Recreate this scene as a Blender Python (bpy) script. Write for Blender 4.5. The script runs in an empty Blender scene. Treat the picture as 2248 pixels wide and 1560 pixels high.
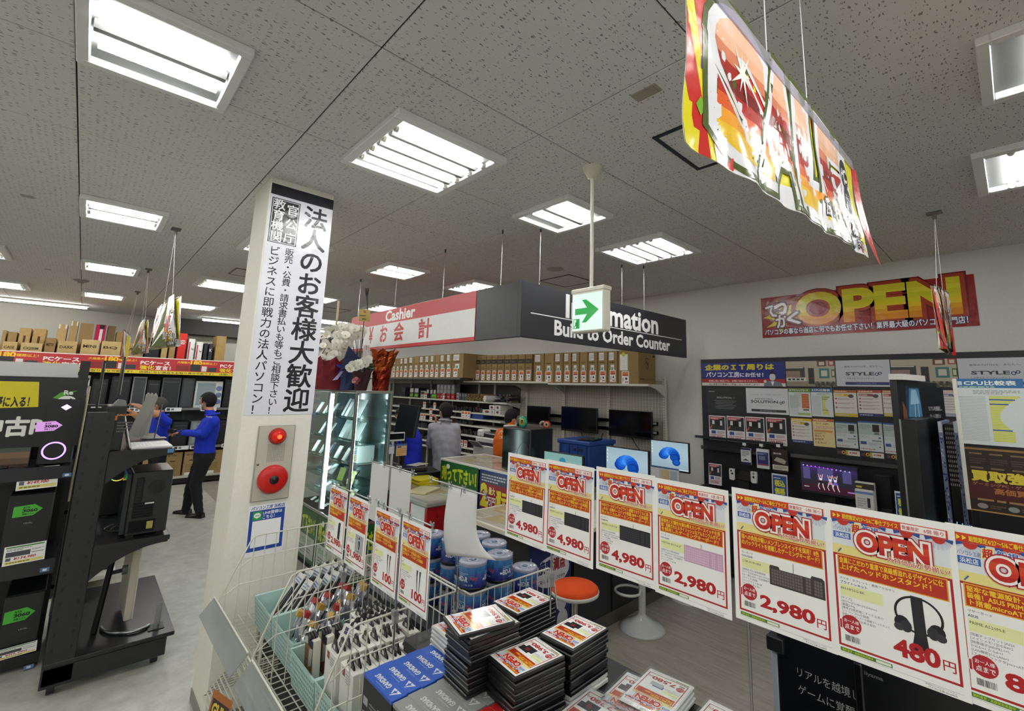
import bpy,bmesh,math,random
from mathutils import Vector,Matrix
PI=math.pi
rnd=random.Random(11)
sc=bpy.context.scene
col=sc.collection
# ---------------------------------------------------------------- camera
HC,CZ=1.95,3.31          # eye height, ceiling height
CR=((0.71256950,-0.70116093,0.02486082),(0.12787751,0.09495418,-0.98723404),(0.68984929,0.70665201,0.15732417))
FPX,CX,CY=1014.2,1189.69,691.55
cam=bpy.data.objects.new('camera',bpy.data.cameras.new('camera'))
col.objects.link(cam)
cam.matrix_world=Matrix(((CR[0][0],-CR[1][0],-CR[2][0],0),(CR[0][1],-CR[1][1],-CR[2][1],0),(CR[0][2],-CR[1][2],-CR[2][2],HC),(0,0,0,1)))
cam.data.sensor_width=36
cam.data.lens=FPX/2248 *36
cam.data.shift_x=-(CX -1124)/2248
cam.data.shift_y=(CY -780)/2248
cam.data.clip_start=0.02
sc.camera=cam
# ---------------------------------------------------------------- world, exposure
TUBE_W=26.0                 # emission of the ceiling tubes
w=bpy.data.worlds.new('world');sc.world=w;w.use_nodes=True
w.node_tree.nodes['Background'].inputs[0].default_value=(0.9,0.95,1,1)
w.node_tree.nodes['Background'].inputs[1].default_value=0.0
vs=sc.view_settings
vs.view_transform='Standard';vs.look='None';vs.gamma=1.0;vs.exposure=0.42;vs.use_curve_mapping=False
sc.cycles.use_denoising=True
sc.cycles.max_bounces=10;sc.cycles.diffuse_bounces=5;sc.cycles.glossy_bounces=4
sc.cycles.transmission_bounces=6;sc.cycles.transparent_max_bounces=24
sc.cycles.caustics_reflective=False;sc.cycles.caustics_refractive=False
sc.cycles.sample_clamp_indirect=6.0
def at(px,py,X=None,Y=None,Z=None):
 """point of the room seen at a pixel of the 2248x1560 photograph, on the plane X=, Y= or Z="""
 q=((px -CX)/FPX,(py -CY)/FPX,1.0)
 r=[sum(CR[k][i]*q[k]for k in range(3))for i in range(3)]
 t=X/r[0]if X is not None else Y/r[1]if Y is not None else (Z -HC)/r[2]
 return Vector((r[0]*t,r[1]*t,r[2]*t +HC))
# ---------------------------------------------------------------- colours and materials
def C(h):
 if not isinstance(h,str):return tuple(h)
 h=h.lstrip('#')
 if len(h)==3:h=''.join(c *2 for c in h)
 o=[]
 for i in (0,2,4):
  s=int(h[i:i +2],16)/255
  o.append(s/12.92 if s<=0.04045 else ((s +0.055)/1.055)**2.4)
 return tuple(o)
MATS={}
#        rough metal  noise scale, amount, bump
KIND={'matte':(.8,0,40,.06,0),'satin':(.45,0,30,.04,0),'semi':(.3,0,30,.03,0),'gloss':(.12,0,20,.02,0),
  'paper':(.55,0,12,.03,0),'metal':(.28,1,60,.06,0),'card':(.85,0,35,.16,.02),'fabric':(.9,0,260,.14,.12),
  'foil':(.22,.85,25,.25,.35),'skin':(.5,0,50,.06,0),'hair':(.85,0,160,.4,.25),'black':(.35,0,30,.1,0),'crinkle':(.2,0,16,.03,.25)}
def mat(kind):
 if kind in MATS:return MATS[kind]
 m=bpy.data.materials.new(kind);m.use_nodes=True;nt=m.node_tree;N=nt.nodes;L=nt.links
 bs=N['Principled BSDF'];out=N['Material Output']
 a=N.new('ShaderNodeAttribute');a.attribute_name='Col'
 if kind in ('screen','glow','tube','led'):
  st={'screen':.75,'glow':2.0,'tube':TUBE_W,'led':26.0}[kind]
  e=N.new('ShaderNodeEmission');L.new(a.outputs['Color'],e.inputs[0]);e.inputs[1].default_value=st
  if kind=='screen':
   g=N.new('ShaderNodeBsdfGlossy');g.inputs['Roughness'].default_value=.15;g.inputs['Color'].default_value=(.03,.03,.03,1)
   ad=N.new('ShaderNodeAddShader');L.new(e.outputs[0],ad.inputs[0]);L.new(g.outputs[0],ad.inputs[1]);L.new(ad.outputs[0],out.inputs[0])
  else:L.new(e.outputs[0],out.inputs[0])
  N.remove(bs)
 elif kind in ('glass','acrylic','film'):
  tr=N.new('ShaderNodeBsdfTransparent');gl=N.new('ShaderNodeBsdfGlossy');gl.inputs['Roughness'].default_value=.03 if kind=='glass' else .08
  L.new(a.outputs['Color'],tr.inputs[0])
  fr0=N.new('ShaderNodeFresnel');fr0.inputs[0].default_value=1.5
  ge=N.new('ShaderNodeNewGeometry');iv_=N.new('ShaderNodeMath');iv_.operation='SUBTRACT';iv_.inputs[0].default_value=1;L.new(ge.outputs['Backfacing'],iv_.inputs[1])
  fr=N.new('ShaderNodeMath');fr.operation='MULTIPLY';L.new(fr0.outputs[0],fr.inputs[0]);L.new(iv_.outputs[0],fr.inputs[1])
  mx=N.new('ShaderNodeMixShader');L.new(fr.outputs[0],mx.inputs[0]);L.new(tr.outputs[0],mx.inputs[1]);L.new(gl.outputs[0],mx.inputs[2])
  if kind=='glass':L.new(mx.outputs[0],out.inputs[0])
  else:
   df=N.new('ShaderNodeBsdfDiffuse');df.inputs[0].default_value=(.8,.82,.82,1)
   m2=N.new('ShaderNodeMixShader');m2.inputs[0].default_value=.22 if kind=='acrylic' else .08
   L.new(mx.outputs[0],m2.inputs[1]);L.new(df.outputs[0],m2.inputs[2]);L.new(m2.outputs[0],out.inputs[0])
  N.remove(bs)
 else:
  ro,me,ns,na,bp=KIND[kind]
  tc=N.new('ShaderNodeTexCoord');no=N.new('ShaderNodeTexNoise');no.inputs['Scale'].default_value=ns;no.inputs['Detail'].default_value=2
  L.new(tc.outputs['Object'],no.inputs['Vector'])
  mr=N.new('ShaderNodeMapRange');mr.inputs[3].default_value=1 -na;mr.inputs[4].default_value=1 +na
  L.new(no.outputs[0],mr.inputs[0])
  vm=N.new('ShaderNodeVectorMath');vm.operation='SCALE'
  L.new(a.outputs['Color'],vm.inputs[0]);L.new(mr.outputs[0],vm.inputs['Scale']);L.new(vm.outputs[0],bs.inputs['Base Color'])
  bs.inputs['Roughness'].default_value=ro;bs.inputs['Metallic'].default_value=me
  if bp:
   bu=N.new('ShaderNodeBump');bu.inputs['Strength'].default_value=min(1,bp *2);bu.inputs['Distance'].default_value=bp *.02
   L.new(no.outputs[0],bu.inputs['Height']);L.new(bu.outputs[0],bs.inputs['Normal'])
 MATS[kind]=m
 return m
# ---------------------------------------------------------------- mesh builder
class MB:
 def __init__(s):s.v=[];s.f=[];s.c=[];s.k=[];s.s=[];s.T=None
 def add(s,vs,fs,c,kind='satin',smooth=False):
  b=len(s.v)
  if s.T is not None:vs=[s.T@Vector(p)for p in vs]
  s.v.extend([tuple(p)for p in vs]);c=C(c)
  for f in fs:
   s.f.append(tuple(i +b for i in f));s.c.append(c);s.k.append(kind);s.s.append(smooth)
  return s
 def quad(s,a,b,c,d,co,kind='satin'):return s.add((a,b,c,d),((0,1,2,3),),co,kind)
 def box(s,x0,y0,z0,x1,y1,z1,c,kind='satin',bev=0.0):
  if x1<x0:x0,x1=x1,x0
  if y1<y0:y0,y1=y1,y0
  if z1<z0:z0,z1=z1,z0
  if not bev:
   v=[(x,y,z)for z in (z0,z1)for y in (y0,y1)for x in (x0,x1)]
   return s.add(v,((0,2,3,1),(4,5,7,6),(0,1,5,4),(2,6,7,3),(0,4,6,2),(1,3,7,5)),c,kind)
  b=min(bev,(x1 -x0)*.45,(y1 -y0)*.45,(z1 -z0)*.45)
  X,Y,Z=(x0,x1),(y0,y1),(z0,z1);v=[];ix={}
  for i in (0,1):
   for j in (0,1):
    for k in (0,1):
     p=(X[i],Y[j],Z[k]);d=(b *(1 -2 *i),b *(1 -2 *j),b *(1 -2 *k))
     for a in range(3):   # vertex kept on face a
      ix[i,j,k,a]=len(v)
      v.append(tuple(p[t]+(0 if t==a else d[t])for t in range(3)))
  F=[]
  for i in (0,1):
   q=[ix[i,0,0,0],ix[i,1,0,0],ix[i,1,1,0],ix[i,0,1,0]];F.append(q if i else q[::-1])
   q=[ix[0,i,0,1],ix[0,i,1,1],ix[1,i,1,1],ix[1,i,0,1]];F.append(q if i else q[::-1])
   q=[ix[0,0,i,2],ix[1,0,i,2],ix[1,1,i,2],ix[0,1,i,2]];F.append(q if i else q[::-1])
   for j in (0,1):
    e=(i +j)%2
    q=[ix[i,j,0,0],ix[i,j,0,1],ix[i,j,1,1],ix[i,j,1,0]];F.append(q if e else q[::-1])
    q=[ix[i,0,j,0],ix[i,1,j,0],ix[i,1,j,2],ix[i,0,j,2]];F.append(q if e else q[::-1])
    q=[ix[0,i,j,1],ix[0,i,j,2],ix[1,i,j,2],ix[1,i,j,1]];F.append(q if e else q[::-1])
    for k in (0,1):
     q=[ix[i,j,k,0],ix[i,j,k,1],ix[i,j,k,2]];F.append(q if (i +j +k)%2 else q[::-1])
  return s.add(v,F,c,kind)
 def tube(s,pts,r,c,kind='satin',n=8,cap=True,closed=False,smooth=True):
  pts=[Vector(p)for p in pts];m=len(pts)
  rr=r if isinstance(r,(list,tuple))else [r]*m
  V=[];F=[];u=None
  for i,p in enumerate(pts):
   if closed:d=pts[(i +1)%m]-pts[i -1]
   else:d=pts[min(i +1,m -1)]-pts[max(i -1,0)]
   if d.length<1e-9:d=Vector((0,0,1))
   d.normalize()
   if u is None:
    u=d.cross(Vector((0,0,1))if abs(d.z)<.9 else Vector((1,0,0)))
   else:u=u -d *u.dot(d)
   u.normalize();w_=d.cross(u)
   for k in range(n):
    a=2 *PI *(k +.5)/n
    V.append(p +(u *math.cos(a)+w_ *math.sin(a))*rr[i])
  for i in range(m if closed else m -1):
   j=(i +1)%m
   for k in range(n):
    k2=(k +1)%n
    F.append((i *n +k,i *n +k2,j *n +k2,j *n +k))
  s.add(V,F,c,kind,smooth and n>5)
  if cap and not closed:
   s.add(V[:n],(tuple(range(n))[::-1],),c,kind);s.add(V[-n:],(tuple(range(n)),),c,kind)
  return s
 def lathe(s,prof,c,kind='satin',n=24,o=(0,0,0),smooth=True,cap=True):
  V=[];F=[]
  for r,z in prof:
   for k in range(n):
    a=2 *PI *k/n;V.append((o[0]+r *math.cos(a),o[1]+r *math.sin(a),o[2]+z))
  m=len(prof)
  for i in range(m -1):
   for k in range(n):
    k2=(k +1)%n;F.append((i *n +k,i *n +k2,(i +1)*n +k2,(i +1)*n +k))
  s.add(V,F,c,kind,smooth)
  if cap:
   if prof[0][0]>1e-5:s.add(V[:n],(tuple(range(n))[::-1],),c,kind)
   if prof[-1][0]>1e-5:s.add(V[-n:],(tuple(range(n)),),c,kind)
  return s
 def prism(s,pts,z0,z1,c,kind='satin',plane='xy'):
  f={'xy':lambda a,b,z:(a,b,z),'xz':lambda a,b,z:(a,z,b),'yz':lambda a,b,z:(z,a,b)}[plane]
  n=len(pts);V=[f(a,b,z0)for a,b in pts]+[f(a,b,z1)for a,b in pts]
  ar=sum(pts[i][0]*pts[(i +1)%n][1]-pts[(i +1)%n][0]*pts[i][1]for i in range(n))
  F=[tuple(range(n))[::-1],tuple(range(n,2 *n))]+[(i,(i +1)%n,n +(i +1)%n,n +i)for i in range(n)]
  if (ar<0)!=(plane=='xz'):F=[q[::-1]for q in F]
  return s.add(V,F,c,kind)
 def ball(s,o,r,c,kind='satin',n=12,m=8):
  r3=r if isinstance(r,(tuple,list))else (r,r,r);V=[];F=[]
  for i in range(m +1):
   t=PI *i/m
   for k in range(n):
    a=2 *PI *k/n
    V.append((o[0]+r3[0]*math.sin(t)*math.cos(a),o[1]+r3[1]*math.sin(t)*math.sin(a),o[2]-r3[2]*math.cos(t)))
  for i in range(m):
   for k in range(n):
    k2=(k +1)%n;F.append((i *n +k,i *n +k2,(i +1)*n +k2,(i +1)*n +k))
  return s.add(V,F,c,kind,True)
 def build(s,name,parent=None,loc=None,world=True,label=None):
  """one mesh object; with world=True the vertices are room coordinates"""
  me=bpy.data.meshes.new(name)
  o=bpy.data.objects.new(name,me);col.objects.link(o)
  vs_=s.v
  if parent is not None:
   o.parent=parent
   if world:
    iv=WM[parent].inverted();vs_=[iv@Vector(p)for p in vs_]
   WM[o]=WM[parent]
  else:
   if loc is None:loc=(0,0,0)
   if world:
    l=Vector(loc);vs_=[Vector(p)-l for p in vs_]
   o.location=loc;WM[o]=Matrix.Translation(Vector(loc))
  me.from_pydata(vs_,[],s.f)
  ks=sorted(set(s.k));ki={k:i for i,k in enumerate(ks)}
  for k in ks:me.materials.append(mat(k))
  me.polygons.foreach_set('material_index',[ki[k]for k in s.k])
  me.polygons.foreach_set('use_smooth',s.s)
  at_=me.attributes.new('Col','FLOAT_COLOR','FACE')
  buf=[]
  for c in s.c:buf+=(c[0],c[1],c[2],1.0)
  at_.data.foreach_set('color',buf)
  me.update()
  if label:o['label']=label
  return o
WM={}
def tag(o,label=None,cat=None,group=None,kind=None):
 if label:o['label']=label
 if cat:o['category']=cat
 if group:o['group']=group
 if kind:o['kind']=kind
 return o
def thing(name,label,cat,loc=(0,0,0),rz=0.0,group=None,M=None):
 o=bpy.data.objects.new(name,None);col.objects.link(o);o.empty_display_size=.05
 if M is None:M=Matrix.Translation(Vector(loc))@Matrix.Rotation(rz,4,'Z')
 o.matrix_world=M;WM[o]=M.copy()
 return tag(o,label,cat,group)
def place(o,M):o.matrix_basis=M;WM[o]=M.copy();return o
KIDS={}
def dup(root,loc=None,rz=0.0,label=None,group=None,M=None):
 if root.name not in KIDS:KIDS[root.name]=[(ch,list(ch.children))for ch in root.children]
 r=root.copy();col.objects.link(r)
 if M is None:M=Matrix.Translation(Vector(loc))@Matrix.Rotation(rz,4,'Z')
 r.matrix_basis=M;WM[r]=M.copy()
 if label:r['label']=label
 if group:r['group']=group
 for ch,gk in KIDS[root.name]:
  c=ch.copy();col.objects.link(c);c.parent=r
  for g in gk:
   d=g.copy();col.objects.link(d);d.parent=c
 return r
def struct(name,mb,parent=None):
 o=mb.build(name,parent)
 if parent is None:o['kind']='structure'
 return o
def basis(O,U,V):
 U=Vector(U).normalized();V=Vector(V);V=(V -U *U.dot(V)).normalized();N=U.cross(V);O=Vector(O)
 return Matrix(((U.x,V.x,N.x,O.x),(U.y,V.y,N.y,O.y),(U.z,V.z,N.z,O.z),(0,0,0,1)))
def faceX(x,y,z):return basis((x,y,z),(0,-1,0),(0,0,1))      # a sheet that faces -X
def faceY(x,y,z):return basis((x,y,z),(1,0,0),(0,0,1))       # a sheet that faces -Y
# ---------------------------------------------------------------- print: flat polygons and lettering
GL={}
def glyphs(s,bold,res):
 k=(s,bold,res)
 if k in GL:return GL[k]
 if bold and any(ord(ch)>0x2e80 for ch in s):      # heavy strokes: the lettering struck several times side by side
  v,f,b=glyphs(s,0.0,res);n=len(v);V=[];F=[];d=bold *.8
  for j,(dx,dy)in enumerate(((-d,-d),(d,-d),(d,d),(-d,d))+(((0,d *1.3),(0,-d *1.3),(d *1.3,0),(-d *1.3,0))if bold>.04 else ())):
   o=len(V);V+=[(p[0]+dx,p[1]+dy,j *.1)for p in v];F+=[tuple(i +o for i in q)for q in f]
  GL[k]=(V,F,b);return GL[k]
 out=[]
 for off in (0.0,bold):
  cu=bpy.data.curves.new('t','FONT');cu.body=s;cu.size=1;cu.offset=off;cu.resolution_u=res;cu.fill_mode='FRONT'
  ob=bpy.data.objects.new('t',cu);me=bpy.data.meshes.new_from_object(ob)
  v=[(p.co.x,p.co.y)for p in me.vertices];f=[tuple(p.vertices)for p in me.polygons]
  bpy.data.objects.remove(ob);bpy.data.curves.remove(cu);bpy.data.meshes.remove(me)
  if not v:v=[(0,0),(.3,0),(.3,.01)];f=[]
  b=(min(p[0]for p in v),min(p[1]for p in v),max(p[0]for p in v),max(p[1]for p in v))
  out.append((v,f,b))
  if not bold:break
 v,f,b=out[-1];b0=out[0][2];e=abs(bold)*1.15
 v=[(min(max(p[0],b0[0]-e),b0[2]+e),min(max(p[1],b0[1]-e),b0[3]+e))for p in v]
 GL[k]=(v,f,b0)
 return GL[k]
class Pr:
 def __init__(s):s.i=[]
 def raw(s,v,f,c,lay=None):
  b=(min(p[0]for p in v),min(p[1]for p in v),max(p[0]for p in v),max(p[1]for p in v))
  if lay is None:
   lay=1
   for q in s.i:
    B=q[4]
    if q[3]>=lay and b[0]<B[2]and b[2]>B[0]and b[1]<B[3]and b[3]>B[1]:lay=q[3]+1
  s.i.append((v,f,C(c),lay,b));return s
 def poly(s,pts,c):return s.raw(list(pts),[tuple(range(len(pts)))],c)
 def rect(s,x,y,w,h,c):return s.poly(((x,y),(x +w,y),(x +w,y +h),(x,y +h)),c)
 def frame(s,x,y,w,h,t,c):
  v=[(x,y),(x +w,y),(x +w,y +h),(x,y +h),(x +t,y +t),(x +w -t,y +t),(x +w -t,y +h -t),(x +t,y +h -t)]
  return s.raw(v,[(0,1,5,4),(1,2,6,5),(2,3,7,6),(3,0,4,7)],c)
 def disc(s,x,y,r,c,ry=None,n=20,a0=0,a1=2 *PI):
  ry=ry or r;full=a1 -a0>6.28
  p=[(x +r *math.cos(a0 +(a1 -a0)*k/n),y +ry *math.sin(a0 +(a1 -a0)*k/n))for k in range(n if full else n +1)]
  return s.poly(p if full else p +[(x,y)],c)
 def ring(s,x,y,r,r2,c,n=28,ry=None):
  k_=(ry or r)/r;v=[]
  for k in range(n):
   a=2 *PI *k/n;v+=[(x +r *math.cos(a),y +r *k_ *math.sin(a)),(x +r2 *math.cos(a),y +r2 *k_ *math.sin(a))]
  return s.raw(v,[(2 *k,2 *((k +1)%n),2 *((k +1)%n)+1,2 *k +1)for k in range(n)],c)
 def fit(s,t,x,y,w,h,c,bold=0.0,res=1,out=None,shear=0.0,rot=0.0):
  """lettering stretched to the rectangle x, y, w, h; out = list of (colour, extra weight) drawn beneath"""
  for cc,ex in list(out or [])+[(c,0)]:
   v,f,b=glyphs(t,bold +ex,max(res,2)if bold +ex else res)
   sx=w/max(b[2]-b[0],.01);sy=h/max(b[3]-b[1],.01)
   V=[(x +(p[0]-b[0])*sx +shear *(p[1]-b[1])*sy,y +(p[1]-b[1])*sy,*p[2:])for p in v]
   if rot:
    ca,sa=math.cos(rot),math.sin(rot)
    V=[(x +(p[0]-x)*ca -(p[1]-y)*sa,y +(p[0]-x)*sa +(p[1]-y)*ca,*p[2:])for p in V]
   if f:s.raw(V,f,cc)
  return s
 def grad(s,t,x,y,w,h,cols,bold=0.0,out=None):
  """fitted lettering printed in bands of colour, bottom to top"""
  for cc,ex in list(out or []):s.fit(t,x,y,w,h,cc,bold +ex,5)
  v,f,b=glyphs(t,bold,5);bm=bmesh.new();vv=[bm.verts.new((p[0],p[1],0))for p in v]
  for q in f:
   try:bm.faces.new([vv[i]for i in q])
   except ValueError:pass
  n=len(cols);hh=b[3]-b[1]
  for k in range(1,n):
   bmesh.ops.bisect_plane(bm,geom=bm.verts[:]+bm.edges[:]+bm.faces[:],plane_co=(0,b[1]+hh *k/n,0),plane_no=(0,1,0))
  bm.verts.index_update();sx=w/(b[2]-b[0]);sy=h/hh
  V=[(x +(q.co.x -b[0])*sx,y +(q.co.y -b[1])*sy)for q in bm.verts];B={}
  for q in bm.faces:
   k=min(n -1,max(0,int((q.calc_center_median().y -b[1])/hh *n)));B.setdefault(k,[]).append([u.index for u in q.verts])
  lay=None
  for k in sorted(B):
   if lay is None:s.raw(V,B[k],cols[k]);lay=s.i[-1][3]
   else:s.raw(V,B[k],cols[k],lay)
  bm.free();return s
 def line(s,t,x,y,size,c,bold=0.0,res=1,w=None,al='l'):
  """one line of lettering, baseline at y; w limits its width"""
  v,f,b=glyphs(t,bold,max(res,2)if bold else res)
  k=size if not w else min(size,w/b[2]);x0=x -(b[2]*k if al=='r' else b[2]*k/2 if al=='c' else 0)
  if f:s.raw([(x0 +p[0]*k,y +p[1]*size,*p[2:])for p in v],f,c)
  return s
 def vert(s,t,x,y,size,step,c,bold=0.0,res=2):
  """a column of characters, x = centre, y = top"""
  for i,ch in enumerate(t):
   if ch==' ':continue
   v,f,b=glyphs(ch,bold,res)
   if f:s.raw([(x +(p[0]-.5)*size,y -(i +.88)*step +p[1]*size,*p[2:])for p in v],f,c)
  return s
 def scribble(s,x,y,w,h,n,c,rr=rnd,gap=.5):
  """small print too fine to read: short dashes in lines"""
  lh=h/n
  for k in range(n):
   xx=x;yy=y +h -(k +1)*lh +lh *.2
   while xx<x +w *(.98 if k<n -1 else .6):
    d=rr.uniform(.05,.14)*w;d=min(d,x +w -xx)
    s.raw([(xx,yy),(xx +d,yy),(xx +d,yy +lh *gap),(xx,yy +lh *gap)],[(0,1,2,3)],c);xx+=d +w *.02
  return s
 def barcode(s,x,y,w,h,c='222',n=18):
  q=random.Random(5);xx=x;V=[];F=[]
  for k in range(n):
   d=q.uniform(.25,.75)*w/n;b=len(V)
   V+=[(xx,y),(xx +d,y),(xx +d,y +h),(xx,y +h)];F.append((b,b +1,b +2,b +3));xx+=w/n
  return s.raw(V,F,c)
 def into(s,mb,M=None,kind='paper',eps=1.2e-4,fn=None,off=0.0):
  for v,f,c,l,b in s.i:
   P3=[(p[0],p[1],off +(l +(p[2]if len(p)>2 else 0))*eps)for p in v]
   if fn:P3=[fn(*p)for p in P3]
   if M is not None:P3=[M@Vector(p)for p in P3]
   mb.add(P3,f,c,kind)
  return mb
 def over(s,p2,dx=0.0,dy=0.0,k=1.0,ky=None):
  ky=ky or k
  for v,f,c,l,b in p2.i:s.raw([(dx +p[0]*k,dy +p[1]*ky,*p[2:])for p in v],f,c)
  return s
def grid_sheet(mb,w,h,nx,ny,c,kind,fn,thick=.0006):
 """a sheet bent by fn(x, y, d): front, back and rim"""
 V=[];F=[]
 for d in (0,-thick):
  for j in range(ny +1):
   for i in range(nx +1):V.append(fn(w *i/nx,h *j/ny,d))
 n1=(nx +1)*(ny +1)
 for j in range(ny):
  for i in range(nx):
   a=j *(nx +1)+i;F.append((a,a +1,a +nx +2,a +nx +1));F.append((n1 +a,n1 +a +nx +1,n1 +a +nx +2,n1 +a +1))
 rim=[i for i in range(nx +1)]+[(j +1)*(nx +1)+nx for j in range(ny)]+[ny *(nx +1)+nx -1 -i for i in range(nx)]+[(ny -1 -j)*(nx +1)for j in range(ny)]
 rim=rim[:-1]if rim[-1]==rim[0]else rim
 for k in range(len(rim)):
  a,b=rim[k],rim[(k +1)%len(rim)];F.append((a,n1 +a,n1 +b,b))
 mb.add(V,F,c,kind,True)
 return mb
def sheet(name,pr,w,h,M,label,cat,group=None,base='f4f4f2',kind='paper',thick=.0008,parent=None,eps=1.2e-4):
 """a flat printed sheet: a thin slab with its print as a child"""
 mb=MB();mb.box(0,0,-thick,w,h,0,base,kind)
 if pr is not None:pr.into(mb,None,kind,eps)
 if parent is not None:
  mb.T=None
  o=mb.build(name,parent,world=False);o.matrix_local=WM[parent].inverted()@M;WM[o]=M
 else:
  o=mb.build(name,None,world=False);place(o,M);tag(o,label,cat,group)
 return o
# ================================================================ the room
XW,YW=5.70,13.30          # right-hand wall and far wall
X0R,Y0R=-4.6,-3.4
def proc_floor(name,base,streak):
 m=bpy.data.materials.new(name);m.use_nodes=True;nt=m.node_tree;N=nt.nodes;L=nt.links;bs=N['Principled BSDF']
 tc=N.new('ShaderNodeTexCoord');mp=N.new('ShaderNodeMapping');L.new(tc.outputs['Object'],mp.inputs[0])
 mp.inputs['Scale'].default_value=(22,1.6,1)if streak else (5,5,5)
 n1=N.new('ShaderNodeTexNoise');n1.inputs['Scale'].default_value=1.6;n1.inputs['Detail'].default_value=7;n1.inputs['Roughness'].default_value=.65
 L.new(mp.outputs[0],n1.inputs['Vector'])
 cr=N.new('ShaderNodeValToRGB');L.new(n1.outputs[0],cr.inputs[0])
 a,b=base
 cr.color_ramp.elements[0].position=.3;cr.color_ramp.elements[0].color=(*C(a),1)
 cr.color_ramp.elements[1].position=.7;cr.color_ramp.elements[1].color=(*C(b),1)
 L.new(cr.outputs[0],bs.inputs['Base Color']);bs.inputs['Roughness'].default_value=.38
 return m
def ceil_mat():
 m=bpy.data.materials.new('ceiling_board');m.use_nodes=True;nt=m.node_tree;N=nt.nodes;L=nt.links;bs=N['Principled BSDF']
 tc=N.new('ShaderNodeTexCoord');geo=N.new('ShaderNodeNewGeometry')
 # short wormy fissures: a warped, stretched cell pattern kept only near the cell centres
 nz=N.new('ShaderNodeTexNoise');nz.inputs['Scale'].default_value=45;nz.inputs['Detail'].default_value=2
 L.new(geo.outputs['Position'],nz.inputs['Vector'])
 sb=N.new('ShaderNodeVectorMath');sb.operation='SUBTRACT';sb.inputs[1].default_value=(.5,.5,.5);L.new(nz.outputs['Color'],sb.inputs[0])
 sl=N.new('ShaderNodeVectorMath');sl.operation='SCALE';sl.inputs['Scale'].default_value=.022;L.new(sb.outputs[0],sl.inputs[0])
 ad=N.new('ShaderNodeVectorMath');ad.operation='ADD';L.new(geo.outputs['Position'],ad.inputs[0]);L.new(sl.outputs[0],ad.inputs[1])
 mp=N.new('ShaderNodeMapping');mp.inputs['Scale'].default_value=(34,105,20);L.new(ad.outputs[0],mp.inputs[0])
 vo=N.new('ShaderNodeTexVoronoi');vo.feature='F1';vo.voronoi_dimensions='2D';vo.inputs['Scale'].default_value=1.0;L.new(mp.outputs[0],vo.inputs['Vector'])
 # each cell keeps or loses its fissure, and its size, by the cell's own random colour
 sx=N.new('ShaderNodeSeparateColor');L.new(vo.outputs['Color'],sx.inputs[0])
 th=N.new('ShaderNodeMapRange');th.inputs[1].default_value=.4;th.inputs[2].default_value=1;th.inputs[3].default_value=.0;th.inputs[4].default_value=.3
 L.new(sx.outputs[0],th.inputs[0])
 lt=N.new('ShaderNodeMath');lt.operation='LESS_THAN';L.new(vo.outputs['Distance'],lt.inputs[0]);L.new(th.outputs[0],lt.inputs[1])
 mx=N.new('ShaderNodeMix');mx.data_type='RGBA';L.new(lt.outputs[0],mx.inputs[0])
 mx.inputs[6].default_value=(*C('d9d9d6'),1);mx.inputs[7].default_value=(*C('8c8b88'),1)
 L.new(mx.outputs[2],bs.inputs['Base Color']);bs.inputs['Roughness'].default_value=.9
 inv=N.new('ShaderNodeMath');inv.operation='SUBTRACT';inv.inputs[0].default_value=1;L.new(lt.outputs[0],inv.inputs[1])
 bu=N.new('ShaderNodeBump');bu.inputs['Strength'].default_value=.6;bu.inputs['Distance'].default_value=.002;L.new(inv.outputs[0],bu.inputs['Height']);L.new(bu.outputs[0],bs.inputs['Normal'])
 return m
def slab(name,x0,y0,z0,x1,y1,z1,c='fff',m=None,kind='matte',parent=None):
 mb=MB();mb.box(x0,y0,z0,x1,y1,z1,c,kind);o=struct(name,mb,parent)
 if m:o.data.materials.clear();o.data.materials.append(m)
 return o
slab('floor',X0R,Y0R,-.1,1.80,YW,0,m=proc_floor('floor_vinyl',('a9a89f','c9c8bf'),False))
slab('floor_strip',1.80,Y0R,-.1,XW,YW,0,m=proc_floor('floor_wood',('8a857c','aba69c'),True))
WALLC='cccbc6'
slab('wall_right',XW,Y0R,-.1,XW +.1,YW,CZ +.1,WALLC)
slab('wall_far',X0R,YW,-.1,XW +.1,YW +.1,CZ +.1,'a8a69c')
slab('wall_left',X0R -.1,Y0R,-.1,X0R,YW,CZ +.1,WALLC)
slab('wall_near',X0R -.1,Y0R -.1,-.1,XW +.1,Y0R,CZ +.1,WALLC)
mb=MB();mb.box(X0R,Y0R,CZ +.012,XW,YW,CZ +.1,'2e2d2b','matte')
ceiling=struct('ceiling',mb)
CM=ceil_mat();TILE={}
def ceiling_tiles():
 px,ox,py,oy,g=.8975,-.199,.929,.763,.003
 i=math.floor((X0R -ox)/px)
 while ox +i *px<XW:
  j=math.floor((Y0R -oy)/py)
  while oy +j *py<YW:
   a,b=max(ox +i *px +g,X0R),min(ox +(i +1)*px -g,XW);c,d=max(oy +j *py +g,Y0R),min(oy +(j +1)*py -g,YW)
   if b -a>.02 and d -c>.02:
    k=(round(b -a,3),round(d -c,3))
    if k not in TILE:
     m=MB();m.box(0,0,0,b -a,d -c,.011,'ccc','matte',.0025);t=m.build('ceiling_tile',ceiling,world=False)
     t.data.materials.clear();t.data.materials.append(CM);TILE[k]=t
    else:t=TILE[k].copy();col.objects.link(t)
    t.location=(a,c,CZ)
   j+=1
  i+=1
ceiling_tiles()
mb=MB();mb.box(1.15,13.0,2.98,XW,YW,CZ,'3a3936','matte');struct('trim_1',mb)
mb=MB()
mb.box(XW -.012,Y0R,0,XW,YW,.06,'4a4a48');struct('baseboard_right',mb)
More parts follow.
